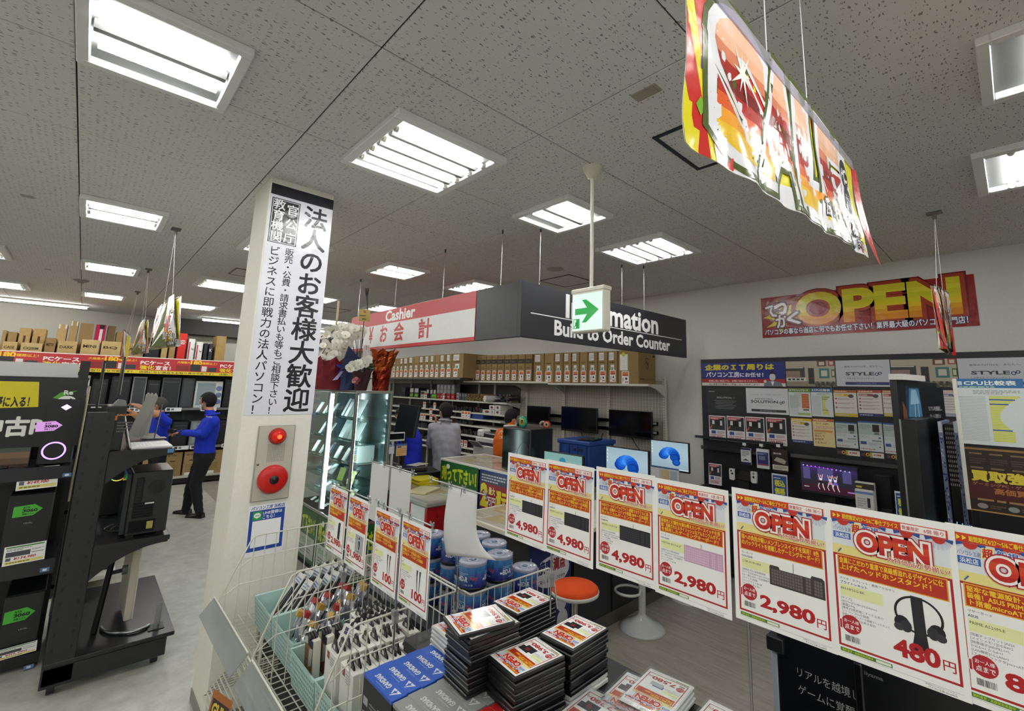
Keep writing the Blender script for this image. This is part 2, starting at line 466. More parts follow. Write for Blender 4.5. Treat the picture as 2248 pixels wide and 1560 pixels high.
# ---------------------------------------------------------------- ceiling lights
def light_four():
 t=thing('ceiling_light','','ceiling light')
 W,D=.35,.372
 m=MB();zt,zb=0,-.035;iw,idp=W -.055,D -.055
 for (x0,y0,x1,y1)in ((-W,-D,W,-idp),(-W,idp,W,D),(-W,-idp,-iw,idp),(iw,-idp,W,idp)):m.box(x0,y0,zb,x1,y1,zt,'e4e5e4','satin',.004)
 m.build('frame',t,world=False)
 m=MB();m.box(-iw,-idp,-.004,iw,idp,-.001,'6a6b69','satin');m.build('reflector',t,world=False)
 for k in range(4):
  y=(k -1.5)*.142
  m=MB();m.tube([(-.27,y,-.026),(.27,y,-.026)],.0165,'fffffc','tube',10);m.build('lamp_tube',t,world=False)
  for s in (-1,1):
   m=MB();m.tube([(s *.272,y,-.026),(s *.29,y,-.026)],.0175,'c9c8b8','satin',10);m.build('lamp_socket',t,world=False)
 for k in range(3):
  y=(k -1)*.142
  m=MB();m.prism([(y -.036,-.006),(y +.036,-.006),(y +.012,-.034),(y -.012,-.034)],-.28,.28,'777876','satin','yz');m.build('louvre',t,world=False)
 return t
def light_two():
 t=thing('ceiling_light','','ceiling light')
 W,D=.265,.30
 m=MB();iw,idp=W -.042,D -.042
 for (x0,y0,x1,y1)in ((-W,-D,W,-idp),(-W,idp,W,D),(-W,-idp,-iw,idp),(iw,-idp,W,idp)):m.box(x0,y0,-.035,x1,y1,0,'e4e5e4','satin',.004)
 m.build('frame',t,world=False)
 m=MB();m.box(-iw,-idp,-.004,iw,idp,-.001,'6a6b69','satin');m.build('reflector',t,world=False)
 for y in (-.105,.085):
  m=MB();n=12;P=[(y +.042 *math.cos(2 *PI *k/n),-.024 +.016 *math.sin(2 *PI *k/n))for k in range(n)]
  m.prism(P,-.2,.2,'fffffc','tube','yz');m.build('lamp_tube',t,world=False)
 m=MB();m.prism([(-.05,-.006),(.03,-.006),(.005,-.03),(-.025,-.03)],-.215,.215,'777876','satin','yz');m.build('louvre',t,world=False)
 return t
L4,L2=light_four(),light_two();used={}
ROWS={-3.0:'behind the viewer',-.31:'over the near aisle',2.38:'in the wire basket row',5.07:'in the cash counter row',7.76:'in the far counter row',10.47:'in the last row'}
COLS={-3.54:'beyond the used PC rack',-2.33:'past the used PC rack',-1.12:'at the left edge',.07:'over the black rack end',1.29:'beside the white pillar',2.52:'by the hanging counter sign',3.73:'over the counter island'}
for y,rn in ROWS.items():
 for i,(x,cn)in enumerate(COLS.items()):
  p=L4 if i%2 ==0 else L2
  lb=('square four tube' if i%2 ==0 else 'small two tube')+' light '+rn +', '+cn
  g='recessed ceiling lights'
  if p not in used:used[p]=1;place(p,Matrix.Translation((x,y,CZ)));tag(p,lb,None,g)
  else:dup(p,(x,y,CZ),0,lb,g)
for nm,a,b in (('long left strip light on the ceiling before the far wall',-3.2,-.1),('strip light on the ceiling before the far wall behind the pillar',1.68,4.8)):
 t=thing('strip_light',nm,'ceiling light',((a +b)/2,12.35,CZ),group='strip lights before the far wall')
 m=MB();m.box(a,12.31,CZ -.03,b,12.39,CZ,'e6e6e2');m.build('housing',t)
 m=MB();m.tube([(a +.02,12.35,CZ -.05),(b -.02,12.35,CZ -.05)],.022,'fffffc','tube',10);m.build('lamp_tube',t)
# ---------------------------------------------------------------- ceiling fittings
def hatch(x0,y0,x1,y1,lab,c='3b3a38',w=.02):
 m=MB()
 for (a,b,d,e)in ((x0,y0,x1,y0 +w),(x0,y1 -w,x1,y1),(x0,y0 +w,x0 +w,y1 -w),(x1 -w,y0 +w,x1,y1 -w)):m.box(a,b,CZ -.006,d,e,CZ,c,'metal')
 t=thing('ceiling_hatch',lab,'hatch',((x0 +x1)/2,(y0 +y1)/2,CZ),group='inspection hatches');m.build('frame',t)
 m=MB();m.box(x0 +w,y0 +w,CZ -.003,x1 -w,y1 -w,CZ,'bcbab2','matte');o=m.build('panel',t);o.data.materials.clear();o.data.materials.append(CM)
hatch(2.03,.76,2.54,1.26,'dark framed ceiling hatch half behind the big hanging sale banner','4a4a4a',.024)
hatch(3.98,3.63,4.46,4.14,'dark framed ceiling hatch above the black counter sign','3a3937',.014)
hatch(1.15,6.52,1.62,6.97,'dark framed ceiling hatch left of the white pillar','4a4a48',.018)
hatch(2.9,8.6,3.4,9.1,'dark framed ceiling hatch above the white orchids','4a4a48',.018)
def lathe_thing(name,lab,cat,x,y,prof,c,kind='satin',n=24,group=None):
 m=MB();m.lathe(prof,c,kind,n,(x,y,CZ));o=m.build(name,None,(x,y,CZ));return tag(o,lab,cat,group)
lathe_thing('ceiling_speaker','round beige ceiling speaker above the black counter sign','speaker',3.70,3.59,[(.0,-.008),(.085,-.008),(.095,-.004),(.1,0)],'a7a291')
lathe_thing('smoke_detector','round grey smoke detector on the ceiling between two left lights','detector',-.2,9.15,[(.0,-.05),(.03,-.05),(.035,-.03),(.075,-.025),(.085,0)],'8f8e88')
def plate(x,y,w,d,lab,c):
 m=MB();m.box(x -w/2,y -d/2,CZ -.007,x +w/2,y +d/2,CZ,c,'satin',.003);m.box(x -w *.4,y -d *.4,CZ -.009,x +w *.4,y +d *.4,CZ -.007,c,'satin')
 tag(m.build('ceiling_plate',None,(x,y,CZ)),lab,'ceiling plate')
plate(1.68,1.07,.065,.13,'small tan plate on the ceiling left of the sale banner','9a9482')
plate(-.485,5.18,.07,.05,'small grey plate on the ceiling at far left','a5a39b')
plate(-.5,8.6,.06,.04,'tiny grey plate on the ceiling over the used PC rack','a5a39b')
# ---------------------------------------------------------------- pillar
PX,PY,PW=.728,3.378,.41
slab('pillar',PX,PY,0,PX +PW,PY +.39,CZ,'e6e4da')
m=MB();m.box(PX -.006,PY -.006,0,PX +PW +.006,PY +.396,.065,'8c8b86');struct('baseboard_pillar',m)
# ================================================================ on the pillar
pr=Pr();H_=1.455
pr.rect(0,H_,.404,.075,'23242b').rect(0,0,.404,H_,'dfdfe8')
pr.vert('法人のお客様大歓迎',.296,H_ -.02,.165,.158,'1d1d22',.022,3)
pr.rect(.012,1.125,.175,.31,'1d1d22').frame(.018,1.131,.163,.298,.004,'dfdfe8')
pr.vert('官公庁',.142,1.43,.078,.098,'f2f2f6',.012).vert('教育機関',.06,1.43,.076,.074,'f2f2f6',.012)
pr.vert('販売・公費・請求書払いも等もご相談下さい！',.152,1.105,.056,.0525,'1d1d22',.012)
pr.vert('ビジネスに即戦力の法人パソコン！',.062,1.105,.068,.069,'1d1d22',.012)
sheet('vertical_poster',pr,.404,1.53,faceY(.736,PY -.002,1.742),'tall white vertical poster with black Japanese lettering on the pillar','poster',base='dfdfe8',kind='crinkle')
t=thing('fire_alarm','grey wall panel with red lamp and red bell on the pillar','alarm',(.932,PY,1.44))
m=MB();m.box(.826,PY -.012,1.215,1.04,PY,1.675,'9b998f','satin',.003);m.build('panel_frame',t)
m=MB();m.box(.831,PY -.016,1.22,1.035,PY -.012,1.67,'b9b7aa','satin',.002);m.build('panel_door',t)
m=MB();m.T=Matrix.Translation((.936,PY -.016,1.608))@Matrix.Rotation(PI/2,4,'X');m.lathe([(.052,0),(.05,.012),(.043,.02),(.043,.024)],'a81f1a','semi',28);m.build('lamp_rim',t)
m=MB();m.T=Matrix.Translation((.936,PY -.038,1.608))@Matrix.Rotation(PI/2,4,'X');m.lathe([(.041,0),(.037,.014),(.024,.024),(.0,.028)],'e0180c','gloss',24);m.build('red_lamp',t)
m=MB();m.T=Matrix.Translation((.936,PY -.066,1.608))@Matrix.Rotation(PI/2,4,'X');m.lathe([(.014,0),(.01,.003),(0,.004)],'ff5a30','glow',12);m.build('lit_filament',t)
m=MB();pr=Pr()
for i in range(12):
 for j in range(13):pr.rect(.888 +i *.0086,1.452 +j *.0085,.005,.005,'7d7b72')
pr.into(m,faceY(0,PY -.0162,0),'satin',1e-4);o=m.build('speaker_holes',t);o['kind']='stuff'
m=MB();m.T=Matrix.Translation((.934,PY -.016,1.345))@Matrix.Rotation(PI/2,4,'X');m.lathe([(.086,0),(.086,.018),(.078,.03),(.06,.036),(.03,.038),(0,.038)],'c31b16','semi',40);m.build('bell',t)
m=MB();m.T=Matrix.Translation((.934,PY -.054,1.345))@Matrix.Rotation(PI/2,4,'X');m.lathe([(.026,0),(.026,.004),(.012,.006),(0,.009)],'1a1a1a','semi',24);m.build('bell_boss',t)
m=MB();m.T=Matrix.Translation((.842,PY -.016,1.44))@Matrix.Rotation(PI/2,4,'X');m.lathe([(.006,0),(.006,.004),(0,.005)],'6a6960','metal',12);m.build('door_lock',t)
pr=Pr()
pr.fit('パソコン工房',.012,.272,.118,.021,'1c3f94',.03,shear=.15).fit('浜松店',.14,.272,.062,.021,'1c3f94',.03)
pr.rect(.008,.03,.196,.238,'1f489f').rect(.026,.052,.16,.155,'f4f4f6').rect(.024,.212,.05,.05,'2f9a3e')
pr.disc(.049,.239,.019,'f4f8f4',.015).poly([(.043,.228),(.055,.228),(.047,.219)],'f4f8f4').fit('LINE',.037,.235,.024,.008,'2f9a3e',.03)
pr.fit('LINE登録は',.08,.239,.108,.02,'fff',.015).fit('こちら！',.08,.214,.066,.02,'fff',.015)
sheet('registration_poster',pr,.212,.3,basis((.83,PY -.003,.892),(1,0,.012),(0,0,1)),'white and blue notice with green speech bubble under the fire alarm','poster',base='f0f0f2')
# ================================================================ hanging counter sign
SX,SY,Z0,Z1=2.42,2.72,2.355,2.81
t=thing('counter_sign','black and red box sign hanging over the cash and information counter','sign',(SX,SY,Z0))
m=MB();m.box(SX,SY,Z0,5.08,SY +.04,Z1,'2a2b30','satin',.002);m.build('front_panel',t)
m=MB();m.box(SX,SY +.04,Z0,SX +.04,3.325,Z1,'2a2b30','satin',.002);m.build('corner_panel',t)
m=MB();m.box(SX -.004,3.325,Z0,SX +.036,6.05,Z1,'c22f35','satin',.002);m.build('cashier_panel',t)
pr=Pr();pr.rect(0,.036,2.72,.258,'e4e5e4')
pr.fit('Cashier',.975,.318,.665,.118,'f6f4f2',.035,2)
pr.fit('￥',.565,.088,.105,.19,'c22f35',.03,2).fit('お',.865,.088,.17,.185,'c22f35',.03,2).fit('会',1.21,.078,.21,.2,'c22f35',.03,2).fit('計',1.745,.075,.25,.2,'c22f35',.03,2)
m=MB();pr.into(m,faceX(SX -.0045,6.045,Z0),'satin',3e-4);o=m.build('cashier_lettering',t);o['kind']='stuff'
pr=Pr()
pr.fit('Information',.535,.222,1.49,.2,'f2f2f2',.03,2).rect(.108,.2,2.44,.008,'e8e8e8').fit('Build to Order Counter',.392,.052,1.88,.126,'f2f2f2',.03,2)
m=MB();pr.into(m,faceY(SX,SY -.0005,Z0),'satin',3e-4);o=m.build('information_lettering',t);o['kind']='stuff'
for x,y in ((2.445,3.02),(2.63,2.735),(4.22,2.745),(4.03,2.9),(2.43,3.9),(2.43,4.9),(2.43,5.9)):
 m=MB();zz=Z1 -.02 if y!=2.9 else Z1 -.2
 m.tube([(x,y,zz),(x,y,CZ -.03)],.003,'b9b9b4','metal',6);m.build('hanging_wire',t)
 m=MB();m.tube([(x,y,CZ -.035),(x,y,CZ)],.007,'2c2b2a','satin',8);m.build('ceiling_hook',t)
m=MB();m.box(SX +.03,2.885,Z1 -.21,5.05,2.915,Z1 -.18,'77777a','metal');m.build('stiffener',t)
# ================================================================ exit sign
t=thing('exit_sign','white hanging emergency exit sign with green arrow','sign',(2.085,1.72,CZ))
m=MB();m.box(2.052,1.6,2.283,2.118,1.848,2.545,'dcd9cb','satin',.008);m.build('housing',t)
m=MB();m.box(2.048,1.595,2.52,2.122,1.853,2.548,'d5d2c3','satin',.006);m.build('housing_cap',t)
m=MB();m.box(2.0505,1.612,2.295,2.053,1.836,2.512,'e4fff2','screen');m.build('lit_panel',t)
pr=Pr();g='1fa243'
pr.poly([(.02,.094),(.112,.094),(.074,.045),(.106,.045),(.2,.113),(.106,.181),(.074,.181),(.112,.132),(.02,.132)],g)
pr.rect(.008,.012,.048,.058,g).rect(.012,.016,.018,.05,'d8f5e6').disc(.034,.058,.005,g).poly([(.022,.05),(.036,.052),(.038,.036),(.03,.03),(.042,.018),(.037,.015),(.024,.031),(.016,.018),(.012,.021),(.026,.04)],'0d7a2e')
m=MB();pr.into(m,faceX(2.0503,1.836,2.295),'screen',2e-4);o=m.build('arrow',t);o['kind']='stuff'
m=MB();m.tube([(2.085,1.72,2.54),(2.085,1.72,CZ -.04)],.011,'dddbd0','satin',12);m.build('pole',t)
m=MB();m.lathe([(.012,-.07),(.03,-.065),(.05,-.03),(.06,-.008),(.062,0)],'cfccbd','satin',24,(2.085,1.72,CZ));m.build('ceiling_rose',t)
# ================================================================ big hanging sale banner
def sale_print():
 pr=Pr();W,Hh=1.32,.40
 pr.rect(0,0,W,Hh,'e9dc12')
 for k in range(7):pr.poly([(k *.26 -.14,0),(k *.26 -.03,0),(k *.26 -.14,Hh),(k *.26 -.25,Hh)]if k else [(.06,0),(.1,0),(0,.3),(0,.14)],'cf2a23')
 pr.poly([(.17,0),(W,0),(W,.05),(.95,.09),(.5,.06),(.2,.04)],'e9e9ee')
 rr=random.Random(3)
 for cc,xx,yy in (('5b2f86',.07,.2),('77b32c',.055,.1),('f4f4f4',.09,.115),('3a86d8',.115,.09),('77b32c',.62,.06),('3a86d8',.84,.34),('77b32c',.33,.36),('5b2f86',.47,.37),('f4f4f4',.2,.37)):
  a=rr.random()*3;pr.poly([(xx +.017 *math.cos(a +k *PI/2),yy +.021 *math.sin(a +k *PI/2))for k in range(4)],cc)
 for ch,x,w_ in (('S',.15,.23),('A',.38,.26),('L',.66,.2),('E',.88,.2)):
  pr.grad(ch,x,.07,w_,.3,['f0c423','f2a32c','e0602b','b5281f','7c1714','a8201c','d8825f','f0b795','f3c4a8'],.05,[('4b5a1a',.1),('e9e9ee',.065)])
 for k in range(9):
  a=k *2 *PI/9 +.2;L=.07 if k%2 else .045
  pr.poly([(.26 +.006 *math.cos(a +1.6),.27 +.008 *math.sin(a +1.6)),(.26 +.006 *math.cos(a -1.6),.27 +.008 *math.sin(a -1.6)),(.26 +L *math.cos(a),.27 +L *1.2 *math.sin(a))],'fffdf4')
 pr.poly([(1.03,.2),(1.09,.25),(1.1,.38),(1.2,.38),(1.22,.1),(1.08,.12)],'e9e9ee').disc(1.155,.3,.05,'151515',.06).fit('PC',1.12,.275,.07,.05,'f0f0f0',.03).disc(1.165,.2,.048,'151515',.055).fit('デジ',1.13,.18,.07,.045,'f0f0f0',.03)
 pr.fit('官公庁・法人様も',.84,.065,.42,.06,'f4f4f6',.02,2,[('151515',.075)]).fit('歓迎いたします！',.98,.012,.3,.05,'151515',.03,2)
 return pr,W,Hh
pr,W,Hh=sale_print()
BY,BZ=.385,2.865
def ban(x,y,d):
 s=1 -y/Hh;a=x/W
 return (.755 +x +.002 *math.sin(9 *x)*s,BY -.034 *s *s *a +.012 *s *(1 -a)+.005 *s *math.sin(17 *x +3 *y *5)+.004 *s *math.sin(39 *x +y *25)-d,BZ -.055 *(1 -a)-(Hh -y)*(1 -.02 *s))
t=thing('sale_banner','large hanging red and yellow sale banner with crinkled plastic sheet','banner',(1.4,BY,CZ))
m=MB();grid_sheet(m,W,Hh,60,16,'e9e9ec','crinkle',ban)
m.build('banner_sheet',t)
m=MB()
bm_=Pr()
for v,f,c,l,b in pr.i:           # split long print polygons so that they follow the folds
 b2=bmesh.new();vv=[b2.verts.new((p[0],p[1],p[2]*.001 if len(p)>2 else 0))for p in v]
 for q in f:
  try:b2.faces.new([vv[i]for i in q])
  except ValueError:pass
 for k in range(1,45):bmesh.ops.bisect_plane(b2,geom=b2.verts[:]+b2.edges[:]+b2.faces[:],plane_co=(k *W/45,0,0),plane_no=(1,0,0))
 for k in range(1,8):bmesh.ops.bisect_plane(b2,geom=b2.verts[:]+b2.edges[:]+b2.faces[:],plane_co=(0,k *Hh/8,0),plane_no=(0,1,0))
 b2.verts.index_update();bm_.raw([(q.co.x,q.co.y,q.co.z *1000)for q in b2.verts],[[u.index for u in q.verts]for q in b2.faces],c,l);b2.free()
bm_.into(m,None,'crinkle',2.5e-4,lambda x,y,z:ban(x,y,z +.0012));m.s=[True]*len(m.s)
o=m.build('banner_print',t);o['kind']='stuff'
m=MB();m.T=basis(ban(0,Hh,0),Vector(ban(W,Hh,0))-Vector(ban(0,Hh,0)),(0,0,1));m.box(-.01,-.02,-.006,W +.02,.018,.006,'cfc6d8','acrylic',.002);m.build('top_rail',t)
for x,x2 in ((1.19,1.21),(1.535,1.55),(.80,.79)):
 p=ban(x -.755,Hh,0)
 m=MB();m.tube([(p[0],p[1],p[2]+.015),(x2,p[1]+.004,CZ -.02)],.0016,'e4e4e4','satin',6);m.build('hanging_cord',t)
 m=MB();m.box(p[0]-.008,p[1]-.009,p[2]-.004,p[0]+.008,p[1]+.009,p[2]+.02,'dcdcdc','acrylic',.003);m.build('clip',t)
# small hanging sale banners
def small_banner(x,y,ztop,w_,h_,dirv,lab,hook,sw=.03,cols=None):
 t=thing('hanging_banner',lab,'banner',(x,y,CZ),group='small hanging sale banners')
 q=Pr();k=w_/W;q.over(pr,0,0,k,h_/Hh)
 U=Vector((dirv[0],dirv[1],0)).normalized();N=U.cross(Vector((0,0,1)))
 def fn(a,b,d):
  s=1 -b/h_
  p=Vector((x,y,ztop))+U *(a -w_/2)+N *(sw *s *math.sin(5 *a/w_)+.01 *s *math.sin(19 *a +11 *b)+d)-Vector((0,0,h_ -b));return tuple(p)
 m=MB();grid_sheet(m,w_,h_,14,8,'e6e4de','crinkle',fn);q.into(m,None,'crinkle',4e-4,lambda a,b,z:fn(a,b,z +.001));m.build('banner_sheet',t)
 m=MB();m.tube([fn(0,h_,0),fn(w_,h_,0)],.006,'d8d2da','acrylic',6);m.build('top_rail',t)
 for s in (.3,.7):
  m=MB();m.tube([fn(w_ *s,h_,0),(hook[0],hook[1],CZ -.05)],.0014,'e0e0de','satin',5);m.build('hanging_cord',t)
 m=MB();m.box(hook[0]-.035,hook[1]-.045,CZ -.012,hook[0]+.035,hook[1]+.045,CZ,'9b9a94','acrylic',.004);m.build('ceiling_plate',t)
 m=MB();m.tube([(hook[0],hook[1],CZ -.012),(hook[0],hook[1],CZ -.05)],.014,'9b9a94','acrylic',8);m.build('ceiling_hook',t)
small_banner(.45,5.22,2.62,.95,.4,(.06,-1),'crumpled sale banner hanging left of the pillar, nearest of three',(.43,5.25),.05)
small_banner(.44,7.5,2.63,.95,.38,(.02,-1),'crumpled sale banner hanging left of the pillar, middle of three',(.41,7.5),.05)
small_banner(.42,10.0,2.66,1.3,.4,(-.12,-1),'crumpled red sale banner over the far shelf, last of three',(.44,9.62),.05)
small_banner(4.31,.325,2.70,.62,.42,(1,-.06),'crumpled sale banner in front of the wall banner, seen edge-on',(4.33,.31),.03)
# ================================================================ wall banner
pr=Pr();W2,H2=1.885,.48
pr.rect(0,0,W2,H2,'8e1c20')
pr.poly([(.05,.12),(.16,.2),(.02,.24),(.2,.3),(.18,.44),(.27,.33),(.4,.42),(.36,.3),(.42,.2),(.3,.18),(.2,.05),(.16,.14)],'d8c420')
pr.grad('OPEN',.4,.135,1.36,.325,['d98a1e','e0a020','e3c025','d5c81e','cbc424','d9cf30','d3c428'],.045,[('6e1518',.09),('a03a22',.065)])
for ch,x,y,r_ in (('で',.06,.235,.2),('っ',.16,.25,.1),('か',.17,.11,.05),('く',.29,.13,.05)):pr.fit(ch,x,y,.13,.14,'e9e7ea',.03,2,[('5c1013',.1)],rot=.1)
pr.fit('パソコンの事なら当店に何でもお任せ下さい！業界最大級のパソコン専門店！',.03,.03,1.78,.068,'eeeef4',.02,2,[('1d2a66',.07)])
for x,y in ((.78,.25),(1.66,.3)):
 for k in range(6):a=k *PI/3 +.3;pr.poly([(x +.004 *math.cos(a +1.57),y +.004 *math.sin(a +1.57)),(x -.004 *math.cos(a +1.57),y -.004 *math.sin(a +1.57)),(x +.05 *math.cos(a),y +.05 *math.sin(a))],'f6e6a8')
o=sheet('wall_banner',pr,W2,H2,faceX(XW -.003,2.067,2.61),'wide dark red wall banner with big yellow OPEN lettering','banner',base='8e1c20',kind='crinkle')
# ================================================================ shared goods builders
def carton(name,x0,y0,z0,x1,y1,z1,c,lab,cat='box',group=None,face='y',txt=None,tape=None,tcol='3a2c1c',kind='card',extra=None):
 """a closed cardboard box: body with tape seam and print; face = the printed side ('y' faces -Y, 'x' faces -X)"""
 m=MB();m.box(x0,y0,z0,x1,y1,z1,c,kind,.004)
 if tape:
  cx=(x0 +x1)/2;cy=(y0 +y1)/2
  if face=='y':m.box(cx -.025,y0 -.0008,z1 -(z1 -z0)*.22,cx +.025,y1 +.0008,z1 +.0008,tape,'semi')
  else:m.box(x0 -.0008,cy -.025,z1 -(z1 -z0)*.22,x1 +.0008,cy +.025,z1 +.0008,tape,'semi')
 M=faceY(x0,y0 -.001,z0)if face=='y' else faceX(x0 -.001,y1,z0)
 W_=(x1 -x0)if face=='y' else (y1 -y0);H_=z1 -z0
 if txt or extra:
  pr=Pr()
  if txt:pr.fit(txt[0],W_ *txt[1],H_ *txt[2],W_ *txt[3],H_ *txt[4],tcol,.02)
  if extra:extra(pr,W_,H_)
  pr.into(m,M,kind,2e-4)
 o=m.build(name,None,((x0 +x1)/2,(y0 +y1)/2,z0));return tag(o,lab,cat,group)
def price_card(pr,w,h,price,hue='e0564a'):
 pr.rect(0,0,w,h,'f0f0ea').rect(w *.04,h *.88,w *.92,h *.07,'3c8a48').scribble(w *.06,h *.72,w *.6,h *.13,2,'555')
 pr.rect(w *.05,h *.42,w *.58,h *.26,'3f4146').scribble(w *.66,h *.62,w *.3,h *.1,2,'888').rect(w *.66,h *.5,w *.3,h *.03,'444')
 pr.fit(price,w *.24,h *.22,w *.52,h *.16,'c2272b',.03,2,shear=.2).rect(w *.06,h *.22,w *.12,h *.16,'555a60')
 pr.rect(w *.04,h *.05,w *.92,h *.14,'e3dc7a').scribble(w *.08,h *.07,w *.84,h *.1,1,'6a6420')
 return pr
# ================================================================ black used-PC rack, end shelves facing the viewer
YE=4.85
def ey(px,py):return at(px,py,Y=YE)
BK='16171a'
t=thing('display_rack','black slotted shop rack of used PCs at the left edge, with yellow header','rack',(-.45,YE,0))
def zy(px,py):return ey(px,py).z
XE=.028
zt=zy(190,834)
m=MB();m.box(-1.0,YE +.005,0.03,XE,YE +.5,.1,BK,'black');m.build('base',t)
m=MB();m.box(-1.0,YE +.46,.05,XE,YE +.5,zt,'101113','black');m.build('back_panel',t)
m=MB();m.box(XE -.03,YE +.4,.03,XE,YE +.46,zt +.02,'1c1d20','black');m.build('upright',t)
m=MB();m.tube([(XE +.012,YE +.38,1.0),(XE +.016,YE +.38,zt -.05)],.008,'e4ddb4','satin',6);m.build('edge_strip',t)
pr=Pr()
for k in range(46):pr.rect(.008,.06 +k *.036,.008,.018,'b9b9ae').rect(.024,.06 +k *.036,.008,.018,'6f6f6a')
m=MB();pr.into(m,basis((XE +.0005,YE +.41,.1),(0,1,0),(0,0,1)),'satin');o=m.build('slot_holes',t);o['kind']='stuff'
lips=[(zy(0,1031),zy(0,1060)),(zy(0,1243),zy(0,1277)),(zy(0,1460)+.02,.1)]
for za,zb in lips:
 m=MB();m.box(-1.0,YE,za -.03,XE -.005,YE +.46,za,'1b1c1f','black');m.box(-1.0,YE -.004,zb,XE -.005,YE,za,'24262b','semi');m.build('shelf',t)
# header poster
hz0,hz1=zy(0,985),zy(0,829)
pr=Pr();hw=1.03;hh=hz1 -hz0
def hx(px,py):p=ey(px,py);return p.x +1.0,p.z -hz0
pr.rect(0,0,hw,hh,'191c1a')
a,b=hx(0,903),hx(88,893);c1,d1=hx(86,838),hx(0,836)
pr.poly([(0,a[1]),(b[0]-.01,b[1]),(c1[0],c1[1]),(0,d1[1])],'d8c91b')
pr.fit('最新ゲームも視野に入る！',.33,a[1]+.03,c1[0]-.36,.07,'1c1b12',.04,2)
a=hx(0,938);pr.fit('中古PC',hx(-45,938)[0],hx(0,938)[1]-.06,.36,.125,'e6e6e2',.045,2)
g1=hx(118,872);pr.poly([(g1[0]-.01,g1[1]-.06),(g1[0]+.02,g1[1]-.01),(g1[0]-.005,g1[1]-.005),(g1[0]+.03,g1[1]+.035),(g1[0]+.12,g1[1]+.05),(g1[0]+.06,g1[1]+.02),(g1[0]+.04,g1[1]-.06)],'57a337')
q=hx(140,866);pr.fit('Re',q[0],q[1]+.0,.045,.03,'f0f0ec',.03,2).disc(q[0]+.02,q[1]-.05,.05,'ecece8',.042)
for dx,dy in ((-.015,.01),(.02,.015),(.0,-.02),(.035,-.012),(-.02,-.02)):pr.disc(q[0]+.02 +dx,q[1]-.05 +dy,.008,'191c1a')
m=MB();m.box(-1.0,YE +.02,hz0,XE,YE +.03,hz1,'191c1a','semi');pr.into(m,faceY(-1.0,YE +.0195,hz0),'semi',2e-4);m.build('header_poster',t)
m=MB();m.box(-1.0,YE +.03,hz1 +.01,zy(0,0)*0 +ey(172,815).x,YE +.06,zy(0,792),'c9cbca','semi');m.build('header_panel',t,label='pale grey panel above the header poster')
m=MB();m.box(-1.0,YE +.02,hz1 -.004,ey(196,834).x,YE +.07,hz1 +.014,'101113','black');m.box(ey(174,815).x,YE +.025,hz1 +.01,ey(196,815).x,YE +.065,zy(190,792),'101113','black');m.build('header_frame',t)
# towers on the rack
def tower(x0,x1,z0,z1,lab,arrow=None,lit=None,sub=None):
 T=thing('desktop_tower',lab,'computer',((x0 +x1)/2,YE +.2,z0),group='used PC towers on the black rack')
 m=MB();m.box(x0,YE +.04,z0 +.012,x1,YE +.42,z1,'17181b','black',.006);m.build('case',T)
 m=MB();m.box(x0 +.002,YE +.018,z0 +.014,x1 -.002,YE +.04,z1 -.002,'1b1c20','semi',.005);m.build('front_panel',T)
 for fx in (x0 +.03,x1 -.03):
  m=MB();m.box(fx -.015,YE +.06,z0,fx +.015,YE +.1,z0 +.013,'0c0c0c');m.build('foot',T)
 if arrow:
  cc,num,ax0,ax1,az0,az1=arrow;pr=Pr();w_,h_=ax1 -ax0,az1 -az0
  pr.poly([(0,0),(w_ *.7,h_ *.06),(w_,h_ *.58),(w_ *.7,h_),(0,h_ *.9)],cc).fit('RTX',w_ *.34,h_ *.68,w_ *.22,h_ *.16,'15151a',.03).fit(num,w_ *.32,h_ *.38,w_ *.5,h_ *.24,'15151a',.045,2).fit('搭載モデル',w_ *.32,h_ *.14,w_ *.4,h_ *.16,'15151a',.02)
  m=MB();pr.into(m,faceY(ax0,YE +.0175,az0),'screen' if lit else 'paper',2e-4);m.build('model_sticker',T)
 if lit:
  cx=(x0 +x1)/2;pr=Pr();zc=zy(106,990);pr.ring(0,0,.062,.052,'a78ae8',36)
  m=MB();pr.into(m,faceY(cx -.012,YE +.0172,zc),'glow',2e-4);m.build('fan_ring',T,label='lit purple fan ring')
  zc=zy(124,894);pr=Pr();pr.poly([(-.028,0),(0,-.022),(.028,0),(0,.022)],'c3a4ff')
  m=MB();pr.into(m,faceY(cx +.012,YE +.0172,zc),'glow',2e-4);m.build('lit_badge',T)
 if sub:
  pr=Pr();pr.fit('LEVEL',0,0,.04,.008,'9a9a9e',.02);m=MB();pr.into(m,faceY(x0 +.09,YE +.0175,sub),'semi',2e-4);m.build('maker_mark',T)
 return T
x0,x1=ey(85,980).x,ey(178,905).x -.004
tower(x0,x1,lips[0][0],zy(130,874),'black tower PC with lit purple ring, upper rack shelf',('d79be0','3080',ey(77,945).x,ey(137,935).x,zy(77,948),zy(77,925)),True)
tower(ey(33,1100).x -.03,ey(110,1100).x +.02,lips[1][0],zy(80,1083),'black tower PC with green arrow sticker, middle rack shelf',('4fb83a','3060',ey(27,1130).x,ey(93,1120).x,zy(27,1138),zy(27,1112)),None,zy(60,1150))
tower(ey(15,1340).x -.02,ey(85,1340).x +.02,lips[2][0],zy(60,1305),'black tower PC with green arrow sticker, lowest rack shelf',('4fb83a','3060',ey(6,1365).x,ey(76,1350).x,zy(6,1374),zy(6,1345)),None,zy(50,1383))
